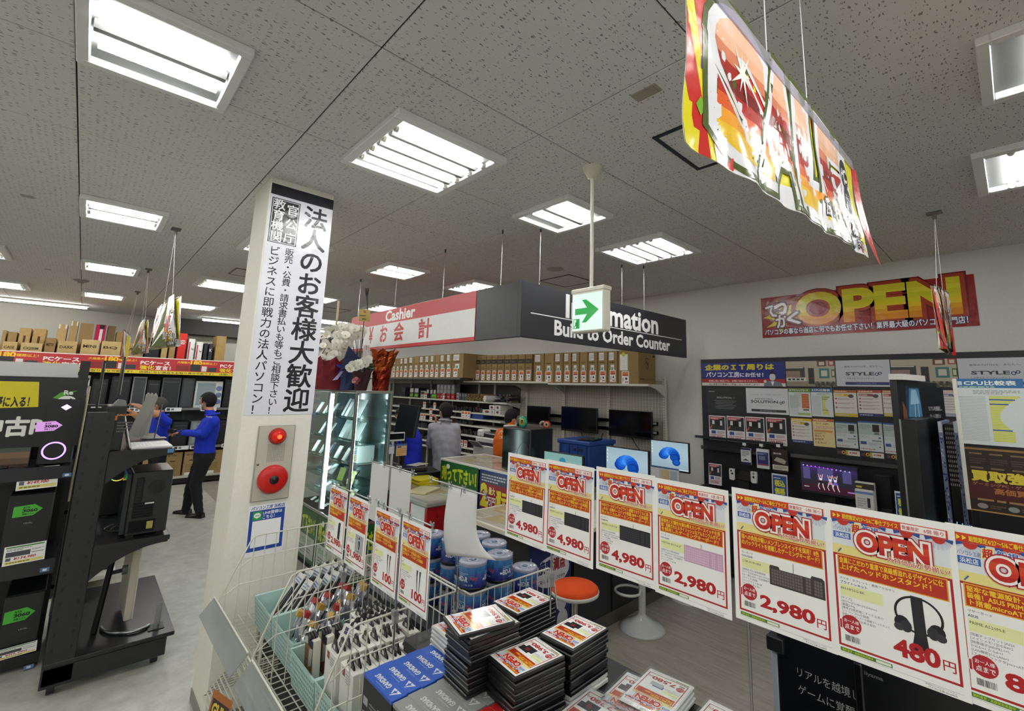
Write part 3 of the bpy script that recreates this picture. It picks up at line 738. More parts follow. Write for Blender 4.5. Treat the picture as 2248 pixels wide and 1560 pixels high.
# monitor on the upper shelf
T=thing('monitor','black monitor with dusky landscape picture at the left edge','monitor',(-.4,YE +.15,lips[0][0]))
xm0,xm1=-.72,ey(70,980).x;zm0,zm1=zy(0,1062)+.06,zy(0,902)
m=MB();m.box(xm0,YE +.1,zm0,xm1,YE +.13,zm1,'101114','black',.004);m.build('bezel',T)
pr=Pr();ww,hh2=xm1 -xm0,zm1 -zm0
for k,cc in enumerate(('2b2019','4a3a2c','5d4a38','3a4036','4d5d50','5f7468','4c6058','38494a','2a383c','1d272b')):pr.rect(.008,.012 +k *(hh2 -.02)/10,ww -.016,(hh2 -.02)/10,cc)
m=MB();pr.into(m,faceY(xm0,YE +.0995,zm0),'screen',2e-4);m.build('screen',T)
m=MB();m.box(-.47,YE +.12,lips[0][0],-.37,YE +.15,zm0 +.05,'101114','black');m.build('neck',T)
m=MB();m.box(-.55,YE +.04,lips[0][0],-.29,YE +.2,lips[0][0]+.012,'101114','black',.004);m.build('stand_base',T)
for (pxa,pya,pxb,pyb,pl,price,row)in ((34,1077,134,1018,20,'¥149,980','upper'),(4,1243,105,1184,20,'¥134,980','middle'),(-14,1452,84,1402,20,'¥89,980','lowest')):
 a=ey(pxa,pya);w_=ey(pxb,pyb).x -a.x +.0;h_=(zy(pxb,pyb)-zy(pxa,pya))-.012
 pr=price_card(Pr(),w_,h_,price)
 M=basis((a.x,YE -.012,a.z),(1,0,.04),(0,.25,1));sheet('price_card',pr,w_,h_,M,'white price card reading %s clipped to the %s rack shelf'%(price.replace('¥','').replace(',',' '),row),'price card','price cards on the used PC rack')
for px,py in ((146,1042),(97,1180 +70),(62,1463)):
 p=ey(px,py);m=MB();m.box(p.x -.02,YE -.008,p.z -.012,p.x +.025,YE -.004,p.z +.014,'5c86b8','gloss');pr=Pr();pr.rect(.012,.006,.02,.014,'e8eef4');pr.into(m,faceY(p.x -.02,YE -.0082,p.z -.012),'gloss');tag(m.build('shelf_tag',None,(p.x,YE,p.z)),'small blue tag at the %s shelf edge of the used PC rack'%('upper','middle','lowest')[(146,97,62).index(px)],'tag')
# ================================================================ black rack seen from its end
YR=4.35
def ry(px,py):return at(px,py,Y=YR)
T=thing('end_rack','black wheeled rack seen from its end, shelves reaching right, beside the aisle','rack',(.3,YR +.6,0))
zb=.195;YB=YR +1.25
for y in (YR,YB):
 m=MB();m.box(.05,y,.07,.19,y +.05,1.72,'1f2023','black',.004);m.build('upright',T)
pr=Pr()
for k in range(18):pr.rect(.02,.1 +k *.088,.012,.026,'0a0a0b').rect(.105,.1 +k *.088,.012,.026,'0a0a0b')
m=MB();pr.into(m,faceY(.05,YR -.0005,.07),'black');o=m.build('upright_slots',T);o['kind']='stuff'
m=MB();m.box(.045,YR,.055,.65,YR +.04,.17,'222326','black',.004);m.build('base_beam',T)
m=MB();m.box(.045,YB,.055,.65,YB +.04,.17,'222326','black',.004);m.build('base_beam',T)
m=MB();m.box(.045,YR -.005,.17,.69,YB +.05,.197,'1d1e21','semi',.004);m.build('base_shelf',T)
shz=[ry(372,1172).z,ry(383,983).z]
for z,xr in ((shz[0],.585),(shz[1],.545)):
 m=MB();m.box(.19,YR -.005,z -.035,xr,YB +.05,z,'1f2023','semi',.004);m.build('shelf',T)
 for y in (YR -.004,YB):
  m=MB();xs=[.19 +(xr -.2)*k/8 for k in range(9)]
  P=[(x,z -.03)for x in xs[::-1]]+[(x,z -.045 -.17 *(1 -k/8)**2.2)for k,x in enumerate(xs)]
  m.prism(P,y,y +.02,'1b1c1f','black','xz');m.build('bracket',T)
for x,y in ((.1,YR +.06),(.6,YR +.07),(.1,YB),(.6,YB)):
 m=MB();m.tube([(x -.018,y,.036),(x +.018,y,.036)],.036,'111','black',18);m.box(x -.03,y -.02,.05,x +.03,y +.02,.075,'2a2a2a','metal');m.build('caster',T)
for z,y in ((shz[1],YR -.006),):
 m=MB();m.box(.5,y -.003,z -.03,.535,y,z -.004,'5c86b8','gloss');m.build('shelf_tag',T,label='small blue tag')
# PC tower seen from behind on the middle shelf
z0=shz[0];px0,px1=ry(263,1165).x,ry(362,1165).x +.01;zt_=z0 +.44
T=thing('desktop_tower','black tower PC seen from its back on the rack middle shelf','computer',(.4,YR +.2,z0))
m=MB();m.box(px0 +.03,YR +.06,z0 +.015,px1,YR +.45,zt_,'17181a','black',.005);m.build('case',T)
m=MB();m.box(px0 +.035,YR +.056,z0 +.02,px1 -.005,YR +.06,zt_ -.006,'1e1f21','satin');m.build('rear_plate',T)
x=px0 +.055
m=MB();m.box(x,YR +.05,z0 +.24,x +.04,YR +.056,z0 +.4,'33353a','metal',.001)
pr=Pr()
for k in range(7):pr.rect(.006,.012 +k *.02,.026,.012,'0d0d0e')
pr.into(m,faceY(x,YR +.0498,z0 +.24),'satin');m.build('port_plate',T)
for k in range(6):
 m=MB();zz=z0 +.13 +k *.018;m.box(x -.002,YR +.05,zz,x +.11,YR +.056,zz +.012,'2c2d30','metal');m.build('slot_cover',T)
m=MB();m.box(x -.01,YR +.048,z0 +.035,x +.13,YR +.056,z0 +.11,'26272a','metal');m.box(x +.085,YR +.046,z0 +.05,x +.12,YR +.05,z0 +.1,'a39c4a','paper');m.build('power_supply',T)
m=MB()
for r_ in (.045,.036,.027,.018,.009):m.tube([(x +.115 +r_ *math.cos(a *.3927),YR +.053,z0 +.33 +r_ *math.sin(a *.3927))for a in range(16)],.0016,'3c3d40','metal',4,closed=True)
o=m.build('fan_grille',T);o['kind']='stuff'
m=MB();m.box(px0 +.002,YR +.09,z0 +.02,px0 +.03,YR +.43,zt_ -.01,'20252a','gloss',.004);m.build('side_window',T)
for fx in (px0 +.06,px1 -.03):
 m=MB();m.box(fx -.02,YR +.08,z0,fx +.02,YR +.12,z0 +.016,'0c0c0c');m.build('foot',T)
m=MB();m.box(x +.06,YR +.047,z0 +.218,x +.11,YR +.05,z0 +.228,'c9c9c6','paper');m.build('label_strip',T)
# second tower with a lit ring further in, and black box on the upper shelf
T=thing('desktop_tower','black tower PC with a small rainbow lit ring deeper on the middle shelf','computer',(.33,YB -.3,z0))
m=MB();m.box(.22,YB -.42,z0 +.012,.40,YB -.02,z0 +.43,'0d0e10','black',.005);m.build('case',T)
pr=Pr()
for k in range(24):
 a0,a1=k *PI/12,(k +.8)*PI/12;h=k/24;cc=('e84a9a','8a5cff','4d8cff','47d36a','e8d84a','e86a3a')[int(h *6)]
 pr.poly([(.05 *math.cos(a0),.05 *math.sin(a0)),(.05 *math.cos(a1),.05 *math.sin(a1)),(.045 *math.cos(a1),.045 *math.sin(a1)),(.045 *math.cos(a0),.045 *math.sin(a0))],cc)
m=MB();pr.into(m,faceY(.3,YB -.4215,z0 +.32),'glow',2e-4);o=m.build('fan_ring',T);o['kind']='stuff'
m=MB();m.box(.24,YB -.4,z0,.28,YB -.36,z0 +.013,'0c0c0c');m.build('foot',T)
# cables on the middle shelf
m=MB()
for k,(dx,r_)in enumerate(((.0,.1),(.03,.075),(-.02,.12))):
 m.tube([(.36 +dx -.0 +r_ *.8 *math.cos(a *.45 +k),YR +.36 +r_ *math.sin(a *.45 +k),z0 +.006 +.004 *k)for a in range(14)],.004,'0d0d0e','black',6)
o=m.build('cable_tangle',None,(.36,YR +.36,z0));tag(o,'tangle of black cables lying on the rack middle shelf','cable',kind='stuff')
# white monitor seen edge-on on the lowest shelf
T=thing('white_monitor','white monitor standing edge-on on the lowest rack shelf','monitor',(.45,YR +.45,.197))
pm=at(285,1345,Y=YR +.2)
m=MB();m.box(pm.x -.03,YR +.2,.26,pm.x +.015,YR +.75,.74,'b9b4a6','satin',.01);m.build('panel',T)
m=MB();m.box(pm.x +.012,YR +.21,.265,pm.x +.02,YR +.74,.735,'d9d6cd','satin',.004);m.build('front_bezel',T)
m=MB();m.tube([(pm.x -.17,YR +.3,.2),(pm.x -.11,YR +.44,.78)],.018,'2a2b2d','metal',14);m.build('stand_pole',T)
m=MB();m.tube([(pm.x -.13,YR +.4,.55),(pm.x -.03,YR +.42,.55)],.014,'35363a','satin',10);m.tube([(pm.x -.06,YR +.42,.55),(pm.x -.03,YR +.42,.55)],.032,'77777a','satin',14);m.build('tilt_joint',T)
m=MB();m.tube([(pm.x +.0 -.13 *math.cos(a *.22),YR +.3 -.17 *math.sin(a *.22 -.3),.21)for a in range(13)],.011,'8d9494','metal',10);m.build('stand_foot',T)
m=MB();q=at(345,1335,Y=YR +.12)
m.box(.58,YR +.1,.198,.6,YR +.1 +.012,.36,'b5bcc0','acrylic');m.box(.6,YR +.16,.198,.62,YR +.172,.35,'b5bcc0','acrylic');m.box(.55,YR +.09,.198,.64,YR +.2,.202,'1a1a1a','satin')
tag(m.build('card_stand',None,(.59,YR +.14,.198)),'small black stand with two clear card holders on the lowest rack shelf','stand')
# laptop and desktop box on the top shelf
z1=shz[1]
T=thing('laptop','open white laptop on the top shelf of the end rack','laptop',(.42,YR +.2,z1))
m=MB();m.box(.3,YR +.03,z1,.53,YR +.37,z1 +.018,'dcdcdc','satin',.004);m.build('base',T)
m=MB();pr=Pr()
for i in range(13):
 for j in range(5):pr.rect(.02 +i *.0235,.1 +j *.021,.019,.016,'f4f4f4')
pr.rect(.11,.015,.11,.065,'cdcdcd')
pr.into(m,basis((.53,YR +.035,z1 +.0185),(0,1,0),(-1,0,0)),'satin',4e-4);o=m.build('keys',T);o['kind']='stuff'
m=MB();m.T=Matrix.Translation((.3,YR +.2,z1 +.012))@Matrix.Rotation(math.radians(-14),4,'Y');m.box(-.008,-.17,0,0,.17,.23,'d6d6d6','satin',.003);m.build('lid',T)
m=MB();m.T=Matrix.Translation((.3,YR +.2,z1 +.012))@Matrix.Rotation(math.radians(-14),4,'Y');m.box(0,-.16,.012,.002,.16,.22,'23262b','gloss');m.build('screen',T)
T=thing('box_pc','black boxed PC with orange lettering on the top rack shelf','computer',(.2,YR +.2,z1))
m=MB();xb0,xb1=ry(222,990).x,ry(258,980).x +.02;m.box(xb0,YR +.03,z1,xb1,YR +.42,z1 +.3,'151618','black',.005)
pr=Pr();pr.fit('GALLERIA',.02,.235,.09,.012,'d98a3a',.03).rect(.0,.205,.025,.03,'d9722a').scribble(.03,.12,.08,.08,4,'5a5a5c')
pr.into(m,faceY(xb0 +.03,YR +.0295,z1),'semi',2e-4);m.build('body',T)
m=MB();m.prism([(xb0 +.02,z1 +.3),(xb1,z1 +.3),(xb1 -.01,z1 +.335),(xb0 +.05,z1 +.345)],YR +.08,YR +.2,'b9bab6','acrylic','xz');m.build('card_holder',T)
# standing cards on the top shelf
for k,(x_,y_,h_,lb)in enumerate(((ry(233,800).x,YR +.5,.36,'tall clear sign holder with black frame standing on the end rack'),(ry(265,850).x +.01,YR +.3,.3,'clear sign holder with a green and white card on the end rack'))):
 zz=1.72 if k==0 else z1 +.35
 T=thing('sign_holder',lb,'sign holder',(x_,y_,zz));m=MB();m.box(x_ -.005,y_,zz,x_ +.005,y_ +.22,zz +h_,'121316','black');m.build('frame',T)
 m=MB();m.box(x_ +.006,y_ +.012,zz +.02,x_ +.01,y_ +.208,zz +h_ -.02,'c4c9c6','paper')
 pr=Pr();pr.scribble(.02,.03,.15,h_ -.12,7,'77867a',gap=.35);pr.into(m,basis((x_ +.0102,y_ +.012,zz +.02),(0,1,0),(0,0,1)));m.build('card',T)
 m=MB();m.box(x_ -.03,y_ +.02,zz -(0 if k==0 else .35),x_ +.03,y_ +.2,zz +.006 -(0 if k==0 else .35),'222','black');m.build('foot',T)
 if k:m=MB();m.tube([(x_,y_ +.11,zz -.345),(x_,y_ +.11,zz)],.006,'333','metal',8);m.build('post',T)
# white price leaflets fanned on a holder
T=thing('leaflet_rack','grey leaflets with torn top edges in a holder on the end rack','leaflets',(.5,YR +.75,z1))
for k in range(3):
 p=at(288 +k *11,975,Y=YR +.75);m=MB();w_=.075
 n=7;P=[(-w_/2,0),(w_/2,0)]+[(w_/2 -w_ *i/(n -1),.33 +(.02 if i%2 else 0))for i in range(n)]
 m.T=Matrix.Translation((p.x,YR +.7 +k *.04,z1 +.03))@Matrix.Rotation(.1 *(1 -k)+.16,4,'Y');m.prism(P,0,.002,('a5a39c','b4b2ac','c2c0ba')[k],'paper','xz');m.build('leaflet',T)
m=MB();m.tube([(.48,YR +.69,z1),(.5,YR +.69,z1 +.28)],.005,'77797c','metal',8);m.box(.4,YR +.66,z1,.56,YR +.8,z1 +.01,'202124','black');m.build('holder',T)
# further bays of the same rack row, out of the aisle behind
T=thing('far_rack','white shelf rack with dark towers behind the end rack','rack',(.2,7.2,0))
for z in (.12,.75,1.3):
 m=MB();m.box(.0,6.2,z -.04,.46,8.6,z,'cbc8bb' if z<1 else '2a2b2d','satin',.004);m.build('shelf',T)
for y in (6.2,7.4,8.55):
 m=MB();m.box(0,y,0,.06,y +.05,1.72,'26272a','black');m.build('upright',T)
m=MB();m.box(-.02,6.2,.1,.0,8.6,1.7,'1d1e20','black');m.build('back_panel',T)
for k,(y,z,h_,c_)in enumerate(((6.35,.12,.42,'17181a'),(6.75,.12,.4,'8b7450'),(7.2,.12,.42,'1a1b1d'),(6.4,.75,.4,'141517'),(6.9,.75,.42,'191a1c'),(7.5,.75,.4,'141517'))):
 carton('stored_box' if c_[0]=='8' else 'stored_tower',.08,y,z,.4,y +.26,z +h_,c_,'%s on the white shelf rack, %s'%('brown carton' if c_[0]=='8' else 'dark PC tower',('lower shelf, nearest','lower shelf','lower shelf, third along','upper shelf, nearest','upper shelf, middle','upper shelf, last')[k]),'box' if c_[0]=='8' else 'computer','goods on the white shelf rack',kind='card' if c_[0]=='8' else 'black',txt=('TOWER',.2,.7,.5,.08))
# ================================================================ far shelf of PC cases
YF=11.2
def fy(px,py):return at(px,py,Y=YF)
T=thing('case_shelf','long far shelf unit with red PC case banner along its edge','shelf unit',(.5,YF +.3,0))
zr=[fy(0,800).z,fy(400,892).z -.03,fy(370,980).z -.02,.16]
zr[0]=2.1
for z in zr:
 m=MB();m.box(-3.2,YF,z -.04,2.7,YF +.62,z,'b9b7ac' if z<.3 else '6f7072','satin',.004);m.build('shelf',T)
for x in (-3.2,-2.0,-.8,.4,1.5,2.66):
 m=MB();m.box(x,YF +.57,0,x +.04,YF +.62,2.1,'55575a','satin');m.build('upright',T)
m=MB();m.box(-3.2,YF +.02,.03,2.7,YF +.6,.13,'1c1c1c','matte');m.build('kick_plate',T)
m=MB();m.box(-3.2,YF +.62,.1,2.7,YF +.64,2.08,'3e4042','satin');m.build('back_panel',T)
pr=Pr();zb0,zb1=2.045,2.345;L=5.9
pr.rect(0,0,L,.3,'b5232b').rect(0,0,L,.06,'e2cf2c').rect(0,.285,L,.015,'e8dcd0')
for k in range(5):
 x=.35 +k *1.22 -.1
 pr.fit('PCケース',x,.165,.42,.07,'f2e9e6',.035,2).fit('強化',x,.075,.2,.075,'e8d022',.035,2).fit('宣言！',x +.22,.075,.22,.075,'f2e9e6',.035,2)
 pr.fit('大幅最大',x +.53,.215,.2,.04,'e8b41e',.03).fit('180',x +.74,.2,.17,.075,'ecc31e',.045,2).fit('種類以上！',x +.92,.21,.24,.045,'e8b41e',.03)
 for j,(dx,w_,h_)in enumerate(((.52,.2,.1),(.74,.16,.13),(.92,.08,.1),(1.02,.14,.08))):pr.rect(x +dx,.075,w_,h_,('8a2228','25262a','d9d6d4','34353a')[j])
 pr.fit('店頭にない商品もお取り寄せ可能です！',x +.0,.012,1.12,.036,'3a3414',.02)
sheet('banner',pr,L,.3,faceY(-3.2,YF -.012,zb0),'','',base='b5232b',kind='semi',parent=T)
def shelf_cards(x0,x1,z,n,seed):
 pr=Pr();q=random.Random(seed);x=0
 while x<x1 -x0:
  w_=q.uniform(.14,.26);pr.rect(x,0,w_,.07,'e4e6ea').rect(x +.02,.015,.05,.045,'30343c').rect(x +.09,.02,.04,.035,'6c7078');x+=w_ +q.choice((.0,.02,.3))
 m=MB();pr.into(m,faceY(x0,YF -.002,z),'paper',2e-4);o=m.build('shelf_label',T);o['kind']='stuff'
shelf_cards(-1.5,2.4,zr[1]-.06,8,2);shelf_cards(-1.5,2.4,zr[2]-.05,8,5)
# cartons along the top, pixel columns of the photograph turned into widths
FB=[(0,37,749,'b59b68','CASE'),(41,93,752,'b8a070','CX200M'),(94,121,741,'8f7147','METIS'),(122,169,748,'b39a68','DARK'),(174,218,745,'b8a06c','MINI'),(219,266,749,'b8a06c','BQ'),(268,312,752,'a08659','CASE'),(318,351,741,'222226',None),(353,369,750,'a98f5d',None),(370,386,748,'977c4f',None),(388,409,731,'c22a25','RED'),(411,428,743,'d6d4d2','Versa'),(429,446,750,'d9d7d6','Vieni'),(447,457,753,'2a2a2e',None),(458,468,754,'303036','K'),(472,496,737,'a3854f',None)]
for k,(a,b,yt,c_,tx)in enumerate(FB):
 p,q=fy(a,770),fy(b,770);zt_=fy((a +b)/2,yt).z
 lb=('tan carton first from the left','tan carton with bold lettering','brown narrow carton','plain tan carton','tan carton with printed lines','tan carton with a corner mark','tan carton behind a hanging banner','black carton','slim tan carton','slim brown carton','tall bright red carton','white carton with a red stripe','shorter white carton','slim black carton','slim black carton with a pale letter','tall tan carton at the right end')[k]
 ex=None
 if c_[0]=='d':
  def ex(pr,W_,H_):pr.rect(W_ *.08,H_ *.3,W_ *.2,H_ *.6,'b03048').fit('Versa',W_ *.5,H_ *.66,W_ *.4,H_ *.07,'222',.02)
 carton('carton',p.x +.01,YF +.03,2.1,q.x -.01,YF +.45,zt_,c_,lb +' in the front row on the far shelf','box','cartons on top of the far shelf',txt=(tx,.12,.72,.7,.1)if tx and c_[0]!='d' else None,tape='9a8560' if k in (15,9)else None,extra=ex,tcol='2c2318' if c_[0]not in '23c' else 'cfcfcf')
BB=[(0,12,724,'a2875a'),(13,36,728,'9a7f50'),(37,66,719,'b0925e'),(68,99,721,'b0925e'),(120,144,711,'b59a68'),(147,167,704,'a88d60'),(169,202,709,'927850'),(204,229,712,'b01a4c'),(231,251,715,'6a5638'),(252,276,728,'94794c')]
for k,(a,b,yt,c_)in enumerate(BB):
 YK=YF +.47;p,q=at(a,750,Y=YK),at(b,750,Y=YK);zt_=at((a +b)/2,yt,Y=YK).z
 def ex(pr,W_,H_,k=k):
  if k in (2,3):pr.rect(W_ *.4,H_ *.55,W_ *.2,H_ *.25,'4a3a22')
  if k==7:pr.rect(W_ *.42,0,W_ *.3,H_ *.9,'d8d0d4').rect(W_ *.36,H_ *.9,W_ *.5,H_ *.1,'3a1420')
  if k in (4,5):pr.rect(W_ *.05,H_ *.9,W_ *.2,H_ *.1,'d8d4c8').rect(W_ *.75,H_ *.9,W_ *.2,H_ *.1,'d8d4c8')
 lb=('tan carton at the left edge','small brown carton','tan carton with a dark label','second tan carton with a dark label','tan carton with white corners','tallest brown carton','wide brown carton','magenta carton with a white stripe','dark brown carton','low brown carton')[k]
 carton('carton',p.x +.008,YK,2.1,q.x -.008,YK +.4,zt_,c_,lb +' in the back row on the far shelf','box','cartons on top of the far shelf',extra=ex)
# PC cases in two tiers
def case_front(x0,x1,z0,z1,c,style,lab):
 T=thing('computer_case',lab,'computer case',((x0 +x1)/2,YF +.1,z0),group='PC cases on the far shelf')
 m=MB();m.box(x0,YF +.08,z0,x1,YF +.5,z1,c,'black' if style!='w' else 'satin',.008);m.build('body',T)
 if style=='w':
  m=MB();m.box(x0 +.03,YF +.076,z0 +.05,x1 -.12,YF +.08,z1 -.04,'8d9ba0','gloss');m.build('glass_panel',T)
  for k in range(3):
   m=MB();m.T=Matrix.Translation((x1 -.06,YF +.079,z0 +.12 +k *.13))@Matrix.Rotation(PI/2,4,'X');m.lathe([(.05,0),(.05,.006),(.035,.008),(0,.004)],'6f7fa8','gloss',16);m.build('fan',T)
 else:
  m=MB();m.box(x0 +.02,YF +.068,z0 +.02,x1 -.02,YF +.08,z1 -.02,'1c1d20' if style=='b' else '3a3c40','semi',.004);m.build('front_panel',T)
  m=MB();m.box(x0 +.03,YF +.066,z1 -.09,x1 -.03,YF +.069,z1 -.075,'555a60','metal');m.build('port_strip',T)
ORD=('nearest','second from','third from','fourth from','fifth from','sixth from','seventh from','eighth from','ninth from','tenth from','eleventh from','twelfth from','thirteenth from')
for k,(a,b,c_,st)in enumerate(((0,40,'1f2023','g'),(45,85,'17181a','b'),(90,130,'26272a','b'),(135,190,'d5d5d2','w'),(196,232,'17181a','b'),(238,282,'1c1d20','b'),(286,317,'8b8d8c','g'),(319,348,'1a1b1e','b'),(352,393,'5a5d60','b'),(396,424,'3a3c3f','g'),(427,487,'c8ccca','w'),(491,520,'101113','b'))):
 p,q=fy(a,880),fy(b,880);case_front(p.x,q.x,zr[1],1.985 -(.05 if k%3 ==1 else 0),c_,st,ORD[11 -k]+' the pillar: %s PC case on the far shelf, upper tier'%{'b':'black','g':'grey','w':'white glass sided'}[st])
for k,(a,b,c_,st)in enumerate(((-8,36,'26272a','g'),(42,88,'17181a','b'),(95,140,'1a1b1e','b'),(146,190,'202124','b'),(200,240,'1a1b1e','b'),(246,288,'26272a','b'),(295,330,'17181a','b'),(376,412,'141517','b'),(417,446,'7a7f80','w'),(480,500,'1a1b1e','b'))):
 p,q=fy(a,960),fy(b,960);case_front(p.x,q.x,zr[2],zr[2]+.47,c_,st,ORD[9 -k]+' the pillar: %s PC case on the far shelf, lower tier'%{'b':'black','g':'grey','w':'white glass sided'}[st])
for k,(a,b)in enumerate(((-10,35),(45,88),(95,140),(150,190),(200,245),(255,300),(310,350),(358,398),(400,440),(448,486),(490,515))):
 p,q=fy(a,1040),fy(b,1040)
 def ex(pr,W_,H_):pr.rect(W_ *.3,H_ *.62,W_ *.3,H_ *.04,'3a2c1c').scribble(W_ *.15,H_ *.15,W_ *.6,H_ *.35,5,'7a6238',gap=.3).rect(W_ *.12,.005,W_ *.45,.05,'e2e0da')
 carton('carton',p.x,YF +.03,zr[3],q.x -.015,YF +.5,zr[2]-.1,('9c8253','94794c','a0865a')[k%3],ORD[10 -k]+' the pillar: large brown carton on the far shelf, bottom tier','box','cartons on the bottom of the far shelf',extra=ex,txt=('MID TOWER',.15,.85,.5,.05))
# ================================================================ right wall: white shelving with cartons
XS=5.25
def wx(px,py,X=XS):return at(px,py,X=X)
T=thing('wall_shelving','white wall shelving with gridded back panel, brown cartons along its top','shelf unit',(5.5,6,0))
YA,YM,YB2=3.36,7.5,11.6
WH='c9c8bd'
for y in (3.36,4.30,5.2,6.1,7.0,7.5,8.4,9.3,10.2,11.1):
 m=MB();m.box(5.62,y -.022,0,5.66,y +.022,2.16,WH,'satin',.003)
 pr=Pr()
 for k in range(60):pr.rect(.012,.1 +k *.034,.006,.018,'55554e').rect(.026,.1 +k *.034,.006,.018,'55554e')
 pr.into(m,faceX(5.6195,y +.022,0),'satin');m.build('upright',T)
m=MB();m.box(5.66,YA -.02,.1,5.69,YB2,2.1,'a9a79b','satin');m.build('back_panel',T)
m=MB()                                   # wire grid in front of the panel, one welded mesh
for k in range(58):y=YA +.05 +k *.05;m.box(5.645,y -.0012,.95,5.648,y +.0012,2.02,'d6d4ca')
for k in range(22):z=.96 +k *.05;m.box(5.642,YA,z -.0012,5.645,6.25,z +.0012,'d6d4ca')
o=m.build('wire_grid',T);o['kind']='stuff'
zt=wx(1455,843).z
def wshelf(y0,y1,z,x0,nm='shelf',c=WH):
 m=MB();m.box(x0,y0,z -.03,5.64,y1,z,c,'satin',.003);m.build(nm,T)
wshelf(3.36,5.2,zt,5.24,'top_shelf');wshelf(5.2,7.5,zt +.02,5.24,'top_shelf')
zt1=at(950,829,X=4.95).z;wshelf(7.2,11.4,zt1,4.95,'top_shelf','55544f')
for y in (3.36,5.2,6.1):
 m=MB();m.prism([(5.62,zt -.03),(5.62,zt -.17),(5.56,zt -.13),(5.4,zt -.06),(5.26,zt -.03)],y -.012,y +.012,WH,'satin','xz');m.build('bracket',T)
lev=[(1060,880,6.05,11.2),(1060,906,6.05,11.2),(980,928 -12,6.6,11.2),(1075,938,6.2,11.2),(1080,960,6.2,11.2),(1080,990,6.2,11.2),(1050,1015,6.4,11.2)]
LZ=[]
for px,py,y0,y1 in ((1040,880,6.25,11.2),(1040,905,6.1,11.2),(1060,921,6.4,11.2),(1070,938,6.4,11.2),(1070,961,6.3,11.2),(1040,985,6.6,11.2),(900,970,6.6,11.2)):
 z=wx(px,py,5.3).z;LZ.append(z)
 m=MB();m.box(5.3,y0,z -.028,5.64,y1,z,'cfcec4','satin',.003);m.build('shelf',T)
 m=MB();m.prism([(5.62,z -.028),(5.62,z -.1),(5.33,z -.028)],y0 +.004,y0 +.02,'b5b4aa','satin','xz');m.build('bracket',T)
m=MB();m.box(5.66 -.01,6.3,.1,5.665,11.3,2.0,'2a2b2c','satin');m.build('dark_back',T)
# cartons with hanging price cards
def hung_card(pr,x,y,w,h,hue):
 pr.rect(x,y,w,h,'e3e2dd').rect(x +w *.1,y +h *.72,w *.8,h *.22,'cf7a3a').rect(x +w *.1,y +h *.62,w *.8,h *.1,hue).disc(x +w *.62,y +h *.4,w *.14,'2a2c34').rect(x +w *.12,y +h *.18,w *.12,h *.3,'8a8a88').rect(x +w *.45,y +h *.1,w *.45,h *.07,'b03030')
def wall_cartons(edges,X,D,ztop,zbase,style,where):
 for k in range(len(edges)-1):
  a,b=wx(edges[k],810,X).y,wx(edges[k +1],810,X).y
  zt_=wx((edges[k]+edges[k +1])/2,ztop(k,edges[k]),X).z
  def ex(pr,W_,H_,k=k):
   q=rnd
   if style=='band':
    pr.rect(0,H_ *.66,W_,H_ *.17,'3a352c').rect(0,H_ *.9,W_,H_ *.012,'5e4c30').scribble(W_ *.1,H_ *.69,W_ *.8,H_ *.1,1,'6d6350')
    pr.rect(W_ *.2,H_ *.45,W_ *.55,H_ *.1,'7a6440')
   else:
    pr.fit('GAMEX',W_ *.15,H_ *.64,W_ *.6,H_ *.035,'2e2618',.03)
    if k%4 !=1:pr.rect(W_ *.12,H_ *.72,W_ *.5,H_ *.24,'d9d8d4').scribble(W_ *.16,H_ *.75,W_ *.4,H_ *.17,5,'8a8a88',gap=.4)
    pr.rect(W_ *.3,H_ *.38,W_ *.36,H_ *.2,'dcdcd8').rect(W_ *.36,H_ *.41,W_ *.2,H_ *.09,'5a9a90')
   w_=min(W_ *.62,.13);hung_card(pr,W_ *.22 +q.uniform(-.06,.06)*W_,H_ *.03 +q.uniform(0,.03)*H_,w_,H_ *.36,'b9282a')
  side=None
  c_=('8c7449','94794c','887046','8f764a')[k%4]
  nm={'band':'brown carton with a dark printed band','plain':'brown carton with white labels'}[style]
  o=carton('carton',X,b +.006,zbase,X +D,a -.006,zt_,c_,ORD2[k]+' '+nm +', '+where,'box','cartons along the top of the wall shelving',face='x',extra=ex)
ORD2=['first','second','third','fourth','fifth','sixth','seventh','eighth','ninth','tenth','eleventh','twelfth','thirteenth','fourteenth','fifteenth']
wall_cartons([861,869,877,885,896,908,919,931,943,954,964,978,991,1017],4.96,.6,lambda k,x:787 -(x -861)*.088 if x<892 else 783 -(x -896)*.075,zt1,'plain','far group, counted from the cash sign')
wall_cartons([1020,1031,1043,1055,1067,1079,1091,1107,1121,1136,1152,1168],XS,.4,lambda k,x:781 -(x -1020)*.03,zt +.02,'band','middle group, counted from the left')
wall_cartons([1171,1194,1216,1236,1254,1272,1290,1312,1334,1356],XS,.4,lambda k,x:776 -(x -1171)*.035,zt,'plain','near group, counted from the left')
